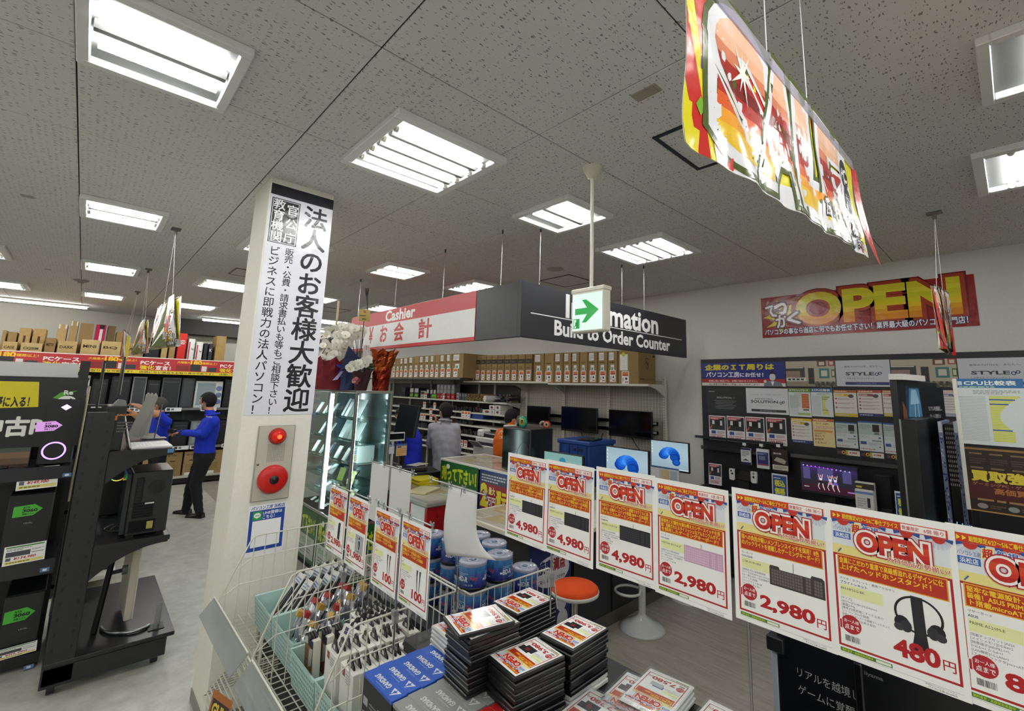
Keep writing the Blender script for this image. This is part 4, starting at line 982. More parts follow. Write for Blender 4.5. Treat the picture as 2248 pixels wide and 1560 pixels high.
# end carton with its printed side
a,b=wx(1357,810).y,wx(1402,810).y
m=MB();m.box(XS,b +.0,zt,5.66,a -.004,wx(1378,768).z,'8f764a','card',.004)
pr=Pr();hung_card(pr,.06,.0,.12,.17,'b9282a');pr.rect(.03,.18,.13,.22,'dcdcd8').disc(.09,.4,.03,'c3c02e');pr.into(m,faceX(XS -.001,a,zt),'card',2e-4)
pr=Pr();cx_,cz_=.2,.27
pr.poly([(cx_ -.05,cz_ +.07),(cx_,cz_ +.09),(cx_ +.05,cz_ +.07),(cx_ +.04,cz_ -.03),(cx_,cz_ -.08),(cx_ -.04,cz_ -.03)],'55452c').poly([(cx_ -.04,cz_ +.062),(cx_,cz_ +.078),(cx_ +.04,cz_ +.062),(cx_ +.032,cz_ -.026),(cx_,cz_ -.066),(cx_ -.032,cz_ -.026)],'8f764a')
pr.poly([(cx_ -.022,cz_ +.04),(cx_ +.02,cz_ +.05),(cx_ +.0,cz_ +.025),(cx_ +.03,cz_ +.01),(cx_ +.01,cz_ -.03),(cx_ -.005,cz_ +.0),(cx_ -.03,cz_ +.01)],'55452c')
pr.fit('GUNGNIR',.03,.055,.1,.022,'3b2f1d',.04,2).scribble(.15,.05,.24,.03,2,'5d4b30',gap=.4).rect(.34,.37,.05,.03,'2b2418')
pr.into(m,faceY(XS +.002,b -.001,zt),'card',2e-4)
tag(m.build('carton',None,(5.45,(a +b)/2,zt)),'end carton with a dragon shield printed on its side, at the shelf corner','box','cartons along the top of the wall shelving')
# goods on the white shelves
def goods(nm,lab,cat,px0,px1,z,h,c,X=5.34,d=.14,extra=None,grp='small boxes on the white wall shelves',kind='satin'):
 a,b=wx(px0,880,X).y,wx(px1,880,X).y
 carton(nm,X,b +.004,z,X +d,a -.004,z +h,c,lab,cat,grp,face='x',kind=kind,extra=extra)
def lab2(c1,c2):return lambda pr,W_,H_:pr.rect(W_ *.08,H_ *.5,W_ *.84,H_ *.4,c1).rect(W_ *.1,H_ *.08,W_ *.8,H_ *.3,c2)
z=LZ[0]
for k,(a,b,h,c_,l1,l2,lb)in enumerate(((880,888,.22,'2a2d33','3a3f48','1c1e22','tall dark box'),(898,907,.22,'22262c','d8d8d8','7ab02e','dark and green box'),(908,918,.22,'20242a','d4d4d4','7ab02e','second dark and green box'),(922,933,.15,'c9c9c8','2c2c30','9a9a9a','white box with a dark band'),(935,941,.2,'25272b','d0d0d0','3a3c40','slim black box with a white label'),(943,949,.2,'25272b','d0d0d0','3a3c40','second slim black box with a white label'),(950,956,.2,'25272b','d0d0d0','3a3c40','third slim black box with a white label'),(946,957,.09,'6ea02a','86b83c','5c8a22','lime box'))):
 goods('product_box',lb +' on the upper white wall shelf','box',a,b,z +(.05 if k<3 else 0)*0,h,c_,extra=lab2(l1,l2),X=5.34 if k!=7 else 5.31,d=.14 if k!=7 else .028)
for k in range(5):
 a=957 +k *7.7 +(1.5 if k==4 else 0)
 goods('product_box',ORD2[k]+' red box in the row under grey boxes on the white shelf','box',a,a +7.2,z,.115,'b02a32',extra=lambda pr,W_,H_:pr.rect(W_ *.3,H_ *.35,W_ *.4,H_ *.25,'d9a0a0'))
 goods('product_box',ORD2[k]+' grey box in the row stacked on red boxes','box',a,a +7.2,z +.115,.19,'8c9094',extra=lab2('b5b8bc','a2a5a9'))
for k in range(4):goods('product_box',ORD2[k]+' pale and black box right of the red boxes','box',1001 +k *6,1006.5 +k *6,z,.14,('c3c6ca','3a3d42','55585d','2c2e32')[k],extra=lab2('7c8086','4a4d52'))
# rolls of paper lying with their ends to the room
for k in range(11):
 r_,x=k//6,k%6;p=wx(1024 +x *7.2 +r_ *3,880,5.3)
 zz=LZ[0]+.036 +r_ *.066
 m=MB();m.tube([(5.3,p.y,zz),(5.6,p.y,zz)],.033,'8d7544','card',14);m.tube([(5.2985,p.y,zz),(5.3,p.y,zz)],.018,'4a3c22','card',10)
 tag(m.build('paper_roll',None,(5.3,p.y,zz)),ORD2[k%6]+' brown paper roll from the left, %s layer, on the white wall shelf'%('upper' if r_ else 'lower'),'roll','paper rolls on the wall shelf')
p=wx(1066,872,5.22);m=MB();m.tube([(5.2,p.y,LZ[0]+.06),(5.5,p.y -.04,LZ[0]+.06)],.055,'c9c8c4','paper',18);tag(m.build('white_tube',None,(5.3,p.y,LZ[0])),'white tube sticking out beside the brown paper rolls','tube')
m=MB();q=random.Random(4);pa,pb=wx(1078,875,5.36).y,wx(1125,875,5.36).y
for k in range(26):
 y=q.uniform(pb,pa);zz=LZ[0]+.012 +q.random()*.13;m.box(5.36,y -.02,zz -.011,5.55,y +.02,zz +.011,q.choice(('5d5030','6a5c38','4d3f46','42382a','574a60')),'satin')
o=m.build('small_parts',None,(5.45,(pa +pb)/2,LZ[0]));tag(o,'dense row of small brown and purple packets right of the paper rolls','packets',kind='stuff')
z=LZ[1]
for k,(a,b,zz,h,c_)in enumerate(((1060,1080,0,.07,'d0cfcc'),(1074,1086,.0,.075,'d5d4d1'),(1087,1099,0,.075,'d5d4d1'),(1074,1086,.08,.075,'d5d4d1'),(1087,1099,.08,.08,'d8d7d4'))):
 goods('drive_box',('long white box left of the drive boxes','lower left white drive box','lower right white drive box','upper left white drive box','upper right white drive box')[k]+' above the masked man in orange','box',a,b,z +zz,h,c_,X=5.32 if k else 5.3,d=.3,extra=lambda pr,W_,H_:pr.disc(W_ *.5,H_ *.5,W_ *.24,'8a3a2a',H_ *.3).disc(W_ *.62,H_ *.42,W_ *.12,'333',H_ *.2),grp='white drive boxes')
m=MB();q=random.Random(9)
for z,pxa,pxb,hmax,dense in ((LZ[1],917,1058,.1,40),(LZ[2],917,1050,.1,36),(LZ[3],915,1040,.14,30),(LZ[4],905,1070,.11,40),(LZ[5],905,1075,.1,30),(LZ[6],905,1060,.12,30)):
 for k in range(dense):
  y=wx(pxa +(pxb -pxa)*(k +q.random()*.6)/dense,900,5.36).y;m.box(5.36,y -.045,z,5.5 +q.random()*.1,y +.03,z +hmax *q.uniform(.35,1),q.choice(('1d1e20','2a2b2e','1a1a1d','3a3a3c','24211f','4a1f24','2d3338')),'satin')
o=m.build('small_parts',None,(5.4,8,LZ[3]));tag(o,'rows of dark boxed computer parts filling the white wall shelves','boxed parts',kind='stuff')
for k,(a,b,i)in enumerate(((928,934,1),(951,956,1),(943,949,2),(918,924,3),(925,930,3),(931,935,3),(944,950,3),(1013,1020,2),(1020,1027,2),(1027,1033,2),(1005,1011,5),(1013,1020,5),(1022,1029,5),(1003,1009,6),(970,974,0),(929,935,0))):
 z=LZ[i]-.02;p,r_=wx(a,900,5.296),wx(b,900,5.296);w_=p.y -r_.y;pr=Pr();hung_card(pr,0,0,w_,.15,'b9282a')
 sheet('price_card',pr,w_,.15,faceX(5.296,p.y,z),ORD2[k%15]+' orange and white price card clipped to the white shelves, tier %s'%('one','two','three','four','five','six','seven')[i]+(' far end' if k>14 else ''),'price card','price cards on the white wall shelves',base='e3e2dd')
goods('blue_bin','blue plastic bin on the white wall shelf','bin',1033,1062,LZ[2],.1,'22468a',X=5.33,d=.25,grp=None)
# ---------------------------------------------------------------- monitors on the wall grid
for k,(q4,lb)in enumerate(((((1157,889),(1206,893),(1208,934),(1160,930)),'smallest black wall monitor, behind the masked man'),(((1232,891),(1310,896),(1314,952),(1236,945)),'middle black wall monitor above the blue crate'),(((1336,898),(1430,904),(1435,965),(1341,957)),'largest black wall monitor, nearest the bare wall'))):
 P=[wx(x,y,5.46)for x,y in q4];T=thing('wall_monitor',lb,'monitor',(5.46,(P[0].y +P[1].y)/2,P[2].z),group='switched off monitors on the wall grid')
 y0,y1,z0,z1=P[1].y,P[0].y,(P[2].z +P[3].z)/2,(P[0].z +P[1].z)/2
 m=MB();m.box(5.46,y0,z0,5.5,y1,z1,'0c0d0f','semi',.006);m.build('bezel',T)
 m=MB();m.box(5.4585,y0 +.012,z0 +.03,5.46,y1 -.012,z1 -.012,'050506','gloss');m.build('screen',T)
 m=MB();m.box(5.5,(y0 +y1)/2 -.06,(z0 +z1)/2 -.06,5.64,(y0 +y1)/2 +.06,(z0 +z1)/2 +.06,'26272a','metal');m.build('wall_mount',T)
 m=MB();yc=(y0 +y1)/2;m.tube([(5.52,yc,z0),(5.55,yc -.03,z0 -.08),(5.56,yc -.12,z0 -.18),(5.58,yc -.05,z0 -.25)],.006,'111','satin',6);m.build('cable',T)
T=thing('mount_rail','black horizontal mounting rails between the wall monitors','rail',(5.6,4.5,1.5))
for z in (wx(1440,930,5.6).z,wx(1440,950,5.6).z):
 m=MB();m.box(5.59,3.45,z -.022,5.62,6.0,z +.022,'202225','metal');m.build('rail',T)
 m=MB();m.box(5.585,3.46,z -.012,5.589,3.54,z +.015,'cfd6d8','paper');m.build('rail_label',T)
# hanging cables and coil on the grid
m=MB();p=wx(1322,960,5.6);m.tube([(5.62,p.y,p.z +.06),(5.6,p.y +.02,p.z),(5.6,p.y -.02,p.z -.1),(5.6,p.y +.01,p.z -.22)],.007,'161616','satin',6);tag(m.build('cable',None,(5.6,p.y,p.z)),'short black cable hanging on the wall grid between two monitors','cable')
m=MB();p=wx(1325,990,5.58)
for k in range(5):m.tube([(5.58 +.006 *k,p.y +.055 *math.cos(a *.3927),p.z +.075 *math.sin(a *.3927))for a in range(16)],.008,'101010','satin',6,closed=True)
m.tube([(5.59,p.y +.05,p.z -.06),(5.57,p.y +.2,p.z -.16),(5.56,p.y +.35,p.z -.24)],.006,'101010','satin',6);m.tube([(5.59,p.y +.02,p.z -.07),(5.57,p.y -.1,p.z -.3)],.006,'101010','satin',6)
m.tube([(5.59,p.y +.17,p.z +.02),(5.58,p.y +.2,p.z -.06),(5.58,p.y +.16,p.z -.12)],.03,'131313','satin',8)
o=m.build('cable_coil',None,(5.58,p.y,p.z));tag(o,'coiled black power cable on the wall grid beside the blue crate','cable',kind='stuff')
# ================================================================ counters
CT=.87
def papers(pr,w,h,seed,n=9):
 q=random.Random(seed);pr.rect(0,0,w,h,'b9b3a4')
 for k in range(n):
  a,b=q.uniform(0,w *.8),q.uniform(0,h *.8);ww,hh=q.uniform(.12,.22),q.uniform(.1,.2);ww=min(ww,w -a);hh=min(hh,h -b)
  pr.rect(a,b,ww,hh,q.choice(('cfc9b8','c9bda0','d6d2c6','b7a78a','c3c4b4'))).scribble(a +.01,b +.01,ww -.02,hh -.02,5,q.choice(('9b8f76','a87f6a','8d8a80','b0a25a')),q,.6)
T=thing('cash_counter','low red fronted cash counter with grey top beneath the cashier sign','counter',(2.7,5,0))
m=MB();m.box(2.45,3.98,.08,2.98,6.3,CT -.045,'a01c1f','semi',.004);m.build('red_body',T)
m=MB();m.box(2.47,4.0,0,2.96,6.28,.08,'222','matte');m.build('plinth',T)
m=MB();m.box(2.42,3.95,CT -.045,3.0,6.32,CT,'8b8a80','satin',.01);m.build('counter_top',T)
pr=Pr();papers(pr,1.2,.5,3,16);m=MB();pr.into(m,basis((2.46,5.2,CT +.0005),(0,-1,0),(1,0,0)),'gloss',2e-4);o=m.build('paper_inlay',T);o['kind']='stuff'
pr=Pr();pr.rect(.02,.02,.26,.3,'d2d2d0');m=MB();pr.into(m,faceX(2.4495,4.3,.5),'paper');m.build('front_notice',T,label='white notice on the red front')
T=thing('info_counter','white topped information counter with dark front facing the stools','counter',(3.6,2.9,0))
m=MB();m.prism([(2.44,2.46),(5.05,2.46),(5.05,3.06),(2.98,3.06),(2.98,3.5),(2.44,3.5)],CT -.03,CT,'d4cfbd');m.build('counter_top',T)
m=MB();m.box(2.95,2.6,.1,5.0,2.64,CT -.03,'26272b','satin');m.build('front_panel',T)
for k in range(5):
 m=MB();x=2.95 +k *.5;m.box(x,2.59,.1,x +.006,2.6,CT -.03,'101113','satin');m.build('panel_joint',T)
m=MB();m.box(2.5,2.59,0,5.0,2.65,.1,'57544c','satin');m.build('kick_plate',T)
m=MB();m.box(2.52,2.6,.0,2.56,3.45,CT -.03,'17181a','satin');m.build('side_panel',T)
pr=Pr();papers(pr,1.0,.5,8,14);m=MB();pr.into(m,basis((2.47,3.47,CT +.0005),(0,-1,0),(1,0,0)),'gloss',2e-4);o=m.build('paper_inlay',T);o['kind']='stuff'
pr=Pr();pr.rect(0,0,.46,.72,'1d2a63')
pr.disc(.25,.5,.19,'d9d7de',.11).poly([(.28,.42),(.34,.42),(.33,.36)],'d9d7de').fit('接客',.1,.5,.15,.085,'1f2a66',.045,2).fit('満点',.26,.5,.13,.085,'a32a30',.045,2).fit('ご来店、誠実に、さわやか',.1,.43,.29,.03,'33343a',.02)
pr.disc(.36,.25,.05,'c9c8ce',.06).disc(.37,.13,.06,'c9c8ce',.075)
sheet('blue_signboard',pr,.46,.72,faceY(2.45,2.585,.1),'dark blue signboard with white speech bubble under the information counter','sign',base='1d2a63',kind='satin')
T=thing('high_counter','taller counter with green and blue notices on its front, papers on top','counter',(3.3,4,0))
HT=1.15
m=MB();m.box(3.02,3.12,0,3.6,4.64,HT -.03,'2a2c34','satin');m.build('body',T)
m=MB();m.box(3.0,3.1,HT -.03,3.62,4.66,HT,'d0cec4','satin',.004);m.build('counter_top',T)
pr=Pr();papers(pr,1.4,.56,15,20);m=MB();pr.into(m,basis((3.02,4.6,HT +.0005),(0,-1,0),(1,0,0)),'gloss',2e-4);o=m.build('loose_papers',T);o['kind']='stuff'
def sell_poster(pr,W_,H_):
 pr.rect(0,0,W_,H_,'1c5a2c').rect(W_ *.02,H_ *.05,W_ *.96,H_ *.42,'b9beb4')
 pr.fit('売って下さい！',W_ *.05,H_ *.54,W_ *.9,H_ *.34,'b9c92a',.05,2).disc(W_ *.21,H_ *.88,W_ *.05,'e2e6de',H_ *.06).fit('使わない物なんでも！',W_ *.1,H_ *.3,W_ *.75,H_ *.12,'4c9a3a',.02).scribble(W_ *.1,H_ *.09,W_ *.75,H_ *.16,3,'5b6a58')
p0,p1=at(969,1005,X=3.0),at(1051,1026,X=3.0)
pr=Pr();w_=p0.y -p1.y;sell_poster(pr,w_,.42);sheet('green_notice',pr,w_,.42,faceX(2.998,p0.y,HT -.44),'green notice with yellow lettering on the tall counter front','notice',base='1c5a2c',kind='semi')
pr=Pr();w_=.44;pr.rect(0,0,w_,.7,'1f2f7a').rect(.02,.34,w_ -.04,.24,'8e1f28').rect(.02,.58,w_ -.04,.1,'2a3550')
pr.scribble(.03,.59,.38,.08,3,'b9c0cc').fit('2',.03,.37,.1,.19,'d9cf3a',.06,2).fit('最大',.15,.48,.1,.07,'e6d98a',.04).fit('万円',.13,.38,.13,.075,'e3e3dc',.04).fit('還元',.27,.38,.15,.15,'d9cf3a',.05,2).fit('パソコン',.06,.27,.3,.06,'dfe6ee',.03)
pr.rect(.02,.02,.1,.24,'7c1d28').fit('会',.035,.16,.07,.07,'d9cf3a',.04).fit('員',.035,.06,.07,.07,'e3e3dc',.04).rect(.14,.04,.28,.19,'2455a8')
sheet('blue_notice',pr,w_,.7,faceX(2.998,p1.y -.03,HT -.72),'blue and red notice with a big yellow 2 on the tall counter front','notice',base='1f2f7a',kind='semi')
# ---------------------------------------------------------------- things on the counters
for k in range(6):
 m=MB();p=at(925,1060,Z=CT);m.T=Matrix.Translation((p.x,p.y,CT +.011 *k))@Matrix.Rotation(.1 *math.sin(k *2.1),4,'Z');m.box(-.12,-.16,.001,.12,.15,.0105,('d8c81a','c9b814','dccd22')[k%3],'semi',.002)
 tag(m.build('yellow_folder',None,(p.x,p.y,CT)),('bottom','second lowest','third lowest','third highest','second highest','topmost')[k]+' yellow folder in the pile on the cash counter','folder','yellow folders on the cash counter')
m=MB();p=at(930,1078,Z=CT);m.T=Matrix.Translation((p.x,p.y,CT +.001))@Matrix.Rotation(.5,4,'Z');m.box(-.15,-.11,.001,.15,.11,.02,'c2b88e','paper',.002);tag(m.build('leaflet_pile',None,(p.x,p.y,CT)),'low pile of cream leaflets before the yellow folders','leaflets')
T=thing('customer_display','white framed customer display with two payment cards under it by the showcase','display',(2.5,4.75,CT))
def cd(px,py):return at(px,py,Y=4.72)
a,b=cd(846,972),cd(890,948);m=MB();m.box(a.x,4.72,a.z +.01,b.x,4.745,b.z,'c4c6c6','satin',.005);m.build('frame',T)
m=MB();m.box(a.x +.012,4.718,a.z +.03,b.x -.012,4.72,b.z -.012,'18191b','gloss');m.build('screen',T)
a,b=cd(846,998),cd(868,973);w_,h_=b.x -a.x,b.z -a.z;pr=Pr();pr.rect(0,0,w_,h_,'3a5a92').rect(w_ *.1,h_ *.06,w_ *.8,h_ *.68,'d8dadb').scribble(w_ *.1,h_ *.78,w_ *.8,h_ *.16,1,'c9d4e6');m=MB();m.box(a.x,4.722,a.z,b.x,4.725,b.z,'3a5a92');pr.into(m,faceY(a.x,4.7215,a.z));m.build('blue_card',T)
a,b=cd(869,1001),cd(894,973);w_,h_=b.x -a.x,b.z -a.z;pr=Pr();pr.rect(0,0,w_,h_,'c9ab78').rect(0,h_ *.84,w_,h_ *.16,'3f5da0').rect(w_ *.1,h_ *.68,w_ *.35,h_ *.12,'2c3c80').scribble(w_ *.08,h_ *.08,w_ *.84,h_ *.55,4,'c77f2c');m=MB();m.box(a.x,4.722,a.z,b.x,4.725,b.z,'c9ab78');pr.into(m,faceY(a.x,4.7215,a.z));m.build('orange_card',T)
p=cd(861,1000);m=MB();m.tube([(p.x,4.735,CT),(p.x,4.735,p.z +.15)],.016,'c7c9c6','satin',12);m.build('pole',T)
m=MB();m.box(p.x -.07,4.68,CT,p.x +.07,4.8,CT +.015,'9a9b98','satin',.004);m.build('foot',T)
T=thing('register_monitor','tall black register monitor seen edge-on above the cash counter','monitor',(2.7,5.2,CT))
p=at(888,955,Y=5.2);m=MB();m.T=Matrix.Translation((p.x,5.2,p.z))@Matrix.Rotation(math.radians(9),4,'Y')@Matrix.Rotation(.5,4,'Z');m.box(-.03,-.14,-.02,.03,.14,.36,'1d2326','black',.008);m.build('screen',T)
m=MB();m.tube([(p.x,5.22,CT),(p.x +.01,5.22,p.z +.05)],.025,'141517','black',12);m.build('pole',T)
m=MB();m.box(p.x -.12,5.1,CT,p.x +.12,5.34,CT +.012,'141517','black',.004);m.build('foot',T)
T=thing('register','black cash register with white slips on the cash counter','register',(2.65,5.0,CT))
p=at(915,1030,Z=CT +.1);m=MB();m.T=Matrix.Translation((p.x -.02,p.y,CT))@Matrix.Rotation(-.25,4,'Z');m.box(-.25,-.2,0,.25,.2,.1,'17181a','black',.008);m.build('drawer',T)
m=MB();m.T=Matrix.Translation((p.x -.02,p.y,CT +.1))@Matrix.Rotation(-.25,4,'Z');m.box(-.2,-.15,0,.1,.12,.05,'1f2124','black',.01);m.build('printer',T)
m=MB();m.T=Matrix.Translation((p.x,p.y +.02,CT +.152))@Matrix.Rotation(.4,4,'Z');m.box(-.1,-.07,0,.14,.07,.003,'c9c8c2','paper');m.box(-.02,-.1,.003,.1,.0,.006,'b7a79a','paper');m.build('slips',T)
m=MB();m.tube([(p.x +.15,p.y -.1,CT +.12),(p.x +.25,p.y -.2,CT +.05),(p.x +.3,p.y -.3,CT +.006),(p.x +.2,p.y -.4,CT +.006)],.006,'111','black',6);m.build('cable',T)
# dark PC on the high counter
XP=3.08
a,b=at(1104,936,X=XP),at(1166,938,X=XP);zt_=a.z
T=thing('desktop_tower','black glass sided PC tower standing on the tall counter','computer',(3.2,3.4,HT))
m=MB();m.box(XP,b.y,HT +.012,XP +.3,a.y,zt_,'141519','semi',.005);m.build('case',T)
m=MB();m.box(XP -.004,b.y +.02,HT +.03,XP,a.y -.01,zt_ -.015,'090a0c','gloss');m.build('side_glass',T)
m=MB();m.tube([(XP -.0045,b.y +.1 +.09 *math.cos(.3 +k *.2),HT +.13 +.15 *math.sin(.3 +k *.2))for k in range(12)],.002,'5a2a30','satin',5);m.tube([(XP -.0045,a.y -.12,HT +.16),(XP -.0045,b.y +.2,HT +.22)],.002,'77797c','satin',5);m.build('inner_parts',T)
for x in (XP +.04,XP +.2):
 for y in (b.y +.05,a.y -.05):
  m=MB();m.box(x -.015,y -.015,HT,x +.015,y +.015,HT +.014,'0c0c0c');m.build('foot',T)
zq=zt_ +.001
def reel(px,py,c1,c2,rr,lab,X=XP +.1,tilt=.0):
 p=at(px,py,X=X)if px<1180 else at(px,py,Y=b.y +.05);p.x=min(p.x,XP +.26 if px<1210 else XP +.275);p.y+=.07 *(px>1210);Tt=thing('tape_reel',lab,'tape',(p.x,p.y,zq))
 for nm,r0,r1,w_,cc in (('rim',rr *.62,rr,.024,c1),('core',rr *.4,rr *.62,.028,c2)):
  m=MB();m.T=Matrix.Translation((p.x,p.y,zq +rr))@Matrix.Rotation(tilt,4,'Z')@Matrix.Rotation(PI/2,4,'Y');m.lathe([(r0,-w_/2),(r1,-w_/2),(r1,w_/2),(r0,w_/2),(r0,-w_/2)],cc,'semi',28,cap=False);m.build(nm,Tt)
reel(1148,920,'1f9a80','c9a43a',.055,'turquoise reel with yellow core on the black PC tower');
reel(1205,926,'c8452a','d8d2c4',.036,'orange tape roll on the black PC tower',XP +.12,.4);reel(1219,928,'b9b4a8','6e6a60',.034,'grey tape roll beside the orange tape roll',XP +.2,.5)
# tall yellow pop card before the blue crate
p=at(1204,938,X=3.15);q_=at(1224,992,X=3.15);w_=.1;h_=p.z -q_.z +.12;pr=Pr()
pr.rect(0,0,w_,h_,'c9b95c').rect(.01,h_ *.8,w_ -.02,h_ *.16,'b0808a').fit('OPEN',.015,h_ *.83,w_ -.03,h_ *.09,'8e2a34',.04).rect(.0,h_ *.3,w_,h_ *.44,'d3cf66').disc(.055,h_ *.52,.024,'2a3a5a',.03).rect(.05,h_ *.36,.008,h_ *.14,'2a2a2a').rect(.012,h_ *.2,w_ -.024,h_ *.1,'8e4a34').scribble(.012,h_ *.6,.05,h_ *.12,3,'6d6430')
sheet('pop_card',pr,w_,h_,basis((3.15,p.y,CT +.02),(0,-1,.0),(.06,0,1)),'tall yellow price card standing right of the black PC tower','card',base='c9b95c')
tag(MB().box(3.12,p.y -.11,CT,3.22,p.y +.0,CT +.02,'222','black',.004).build('card_prop',None,(3.16,p.y -.05,CT)),'small black foot holding the tall yellow card','card holder')
# blue crate on the back table
T=thing('work_table','grey work table behind the tall counter carrying the printer and crate','table',(4.4,4.4,0))
m=MB();m.box(4.0,3.55,.78,4.95,5.9,.82,'8d8b84','satin',.004);m.build('table_top',T)
for x in (4.05,4.87):
 for y in (3.6,5.82):
  m=MB();m.box(x,y,0,x +.04,y +.04,.78,'55565a','metal');m.build('leg',T)
T=thing('crate','blue plastic crate with a black tray lying on top, before the wall monitors','crate',(4.5,3.9,.82))
a,b=at(1226,957,X=4.35),at(1293,968,X=4.35);z1c=at(1260,966,X=4.35).z
m=MB();m.box(4.35,b.y,.82,4.85,a.y,z1c -.04,'1c4790','satin',.015);m.build('body',T)
m=MB();m.box(4.335,b.y -.015,z1c -.05,4.865,a.y +.015,z1c,'1e4a98','satin',.01);m.build('rim',T)
m=MB();m.box(4.345,b.y +.1,z1c -.12,4.352,b.y +.24,z1c -.09,'0d2450','satin');m.build('handle_slot',T)
for k in range(4):
 m=MB();y=b.y +.04 +k *(a.y -b.y -.08)/3;m.box(4.342,y -.01,.83,4.352,y +.01,z1c -.06,'1a4186','satin');m.build('rib',T)
m=MB();m.T=Matrix.Translation((4.55,b.y +.14,z1c))@Matrix.Rotation(.3,4,'Z');m.box(-.14,-.1,.001,.14,.12,.02,'16181a','black',.004);m.box(-.02,-.1,.02,.06,-.06,.03,'1f7a4a','satin');tag(m.build('board_tray',None,(4.55,b.y +.14,z1c)),'black tray with a green edge lying on the blue crate','tray')
# multifunction printer
T=thing('printer','white multifunction printer with tilted black touch panel behind the tall counter','printer',(4.3,5.3,.82))
XQ=4.05
def pq(px,py):return at(px,py,X=XQ)
y1,y0=pq(1039,960).y,pq(1100,960).y;zt_=pq(1070,962).z
m=MB();m.box(XQ,y0,.82,XQ +.5,y1,zt_ -.1,'b9b9b4','satin',.012);m.build('body',T)
m=MB();m.box(XQ +.02,y0 +.03,zt_ -.07,XQ +.48,y1 -.02,zt_,'c6c6c2','satin',.012);m.build('scanner',T)
m=MB();m.box(XQ +.01,y0,zt_ -.1,XQ +.5,y1,zt_ -.07,'232427','satin');m.build('output_gap',T)
m=MB();m.box(XQ +.06,y0 +.02,zt_,XQ +.4,y1 -.12,zt_ +.06,'222326','black',.012);m.build('feeder',T)
m=MB();m.box(XQ +.04,y1 -.16,zt_,XQ +.2,y1 -.02,zt_ +.1,'d2d2ce','satin',.02);m.build('feeder_cover',T)
m=MB();m.T=Matrix.Translation((XQ -.02,y1 -.02,zt_ -.1))@Matrix.Rotation(math.radians(-52),4,'Y');m.box(-.012,-.22,-.1,0,.0,.1,'a9aaa8','satin',.006);m.box(-.014,-.2,-.08,-.012,-.02,.08,'202226','gloss');m.build('touch_panel',T)
# desktop monitors showing a blue ribbon picture
def ribbon(pr,w_,h_,s=1.0):
 for k in range(10):pr.rect(0,h_ *k/10,w_,h_/10 +.001,('8fa6b4','93abb9','98b0be','9cb4c2','a0b8c4','a2bac5','a2bac4','a0b8c2','9db5c0','99b1bc')[k])
 s=1.5;cx,cy=w_ *.52,h_ *.44
 for k in range(9):
  a=2.9 -k *.36;r1=h_ *.34 *s;rx=r1 *(1.1 -.03 *k)
  pr.disc(cx +math.cos(a)*rx *.5,cy +math.sin(a)*r1 *.45,r1 *.42,('0e3d9a','1450b4','1b62cc','2673dd','3a86e6','2a78de','1a5fc8','124cae','0d3c94')[k],r1 *.3,18)
  pr.disc(cx +math.cos(a)*rx *.42,cy +math.sin(a)*r1 *.36,r1 *.3,('1b58bc','2468cf','2f7be2','4a93ee','5aa0f2','428cea','2a72d8','1c5cc0','154ca6')[k],r1 *.2,16)
 pr.disc(cx +w_ *.17,cy -h_ *.16,h_ *.17,'123f8f',h_ *.13).disc(cx +w_ *.17,cy -h_ *.15,h_ *.12,'1d58b4',h_ *.09)
 for k in range(4):pr.rect(w_ *.015,h_ *(.88 -k *.11),w_ *.025,h_ *.05,'dfe8ee')
 pr.rect(0,0,w_,h_ *.045,'b9cad4')
for (X,q4,lb,nz)in ((3.2,((1194,987),(1280,1001)),'monitor with pale teal screen, mostly hidden behind the price sheets',.34),(4.1,((1330,978),(1424,989)),'nearer monitor showing a blue ribbon picture on the counter',.36),(4.9,((1428,963),(1512,973)),'farther monitor showing a blue ribbon picture by the bare wall',.33)):
 p,r_=at(*q4[0],X=X),at(*q4[1],X=X);T=thing('counter_monitor',lb,'monitor',(X +.1,(p.y +r_.y)/2,CT),group='lit monitors on the information counter')
 zt_=(p.z +r_.z)/2;zb_=max(zt_ -nz,CT +.05);w_=p.y -r_.y
 m=MB();m.box(X,r_.y,zb_,X +.03,p.y,zt_,'15171a','satin',.004);m.build('bezel',T)
 pr=Pr();ww,hh=w_ -.02,zt_ -zb_ -.03
 if X>3.5:ribbon(pr,ww,hh)
 else:
  for k in range(6):pr.rect(0,hh *k/6,ww,hh/6 +.001,('5f8a86','6a9590','729c96','7aa49d','7fa8a2','7ca49e')[k])
  pr.disc(ww *.5,hh *.8,.04,'2f7f9a',.03)
 m=MB();pr.into(m,faceX(X -.0005,p.y -.01,zb_ +.02),'screen',2e-4);o=m.build('screen',T);o['kind']='stuff'
 yc=(p.y +r_.y)/2;m=MB();m.box(X +.03,yc -.03,CT,X +.06,yc +.03,zb_ +.1,'15171a','satin');m.build('neck',T)
 m=MB();m.box(X -.05,yc -.11,CT,X +.12,yc +.11,CT +.012,'15171a','satin',.004);m.build('stand_base',T)
T=thing('pay_notice','white and blue payment notice before the farther ribbon monitor','notice',(4.6,2.5,CT));p,r_=at(1428,1020,X=4.55),at(1490,1028,X=4.55);w_=p.y -r_.y
pr=Pr();pr.rect(0,0,w_,.2,'b9c2cc').rect(.01,.08,.1,.1,'d6d8da').rect(.13,.06,.1,.11,'c9b28a').rect(.24,.05,w_ -.26,.12,'9aa6b4').scribble(.01,.01,w_ -.02,.04,2,'6a7684').rect(0,.185,w_,.015,'3a5a92');m=MB();m.box(4.55,r_.y,p.z -.2,4.555,p.y,p.z,'b9c2cc','paper');pr.into(m,faceX(4.5495,p.y,p.z -.2));m.build('card',T)
m=MB();m.box(4.555,r_.y +.05,CT,4.6,p.y -.05,p.z -.1,'aab4ba','acrylic');m.build('stand',T)
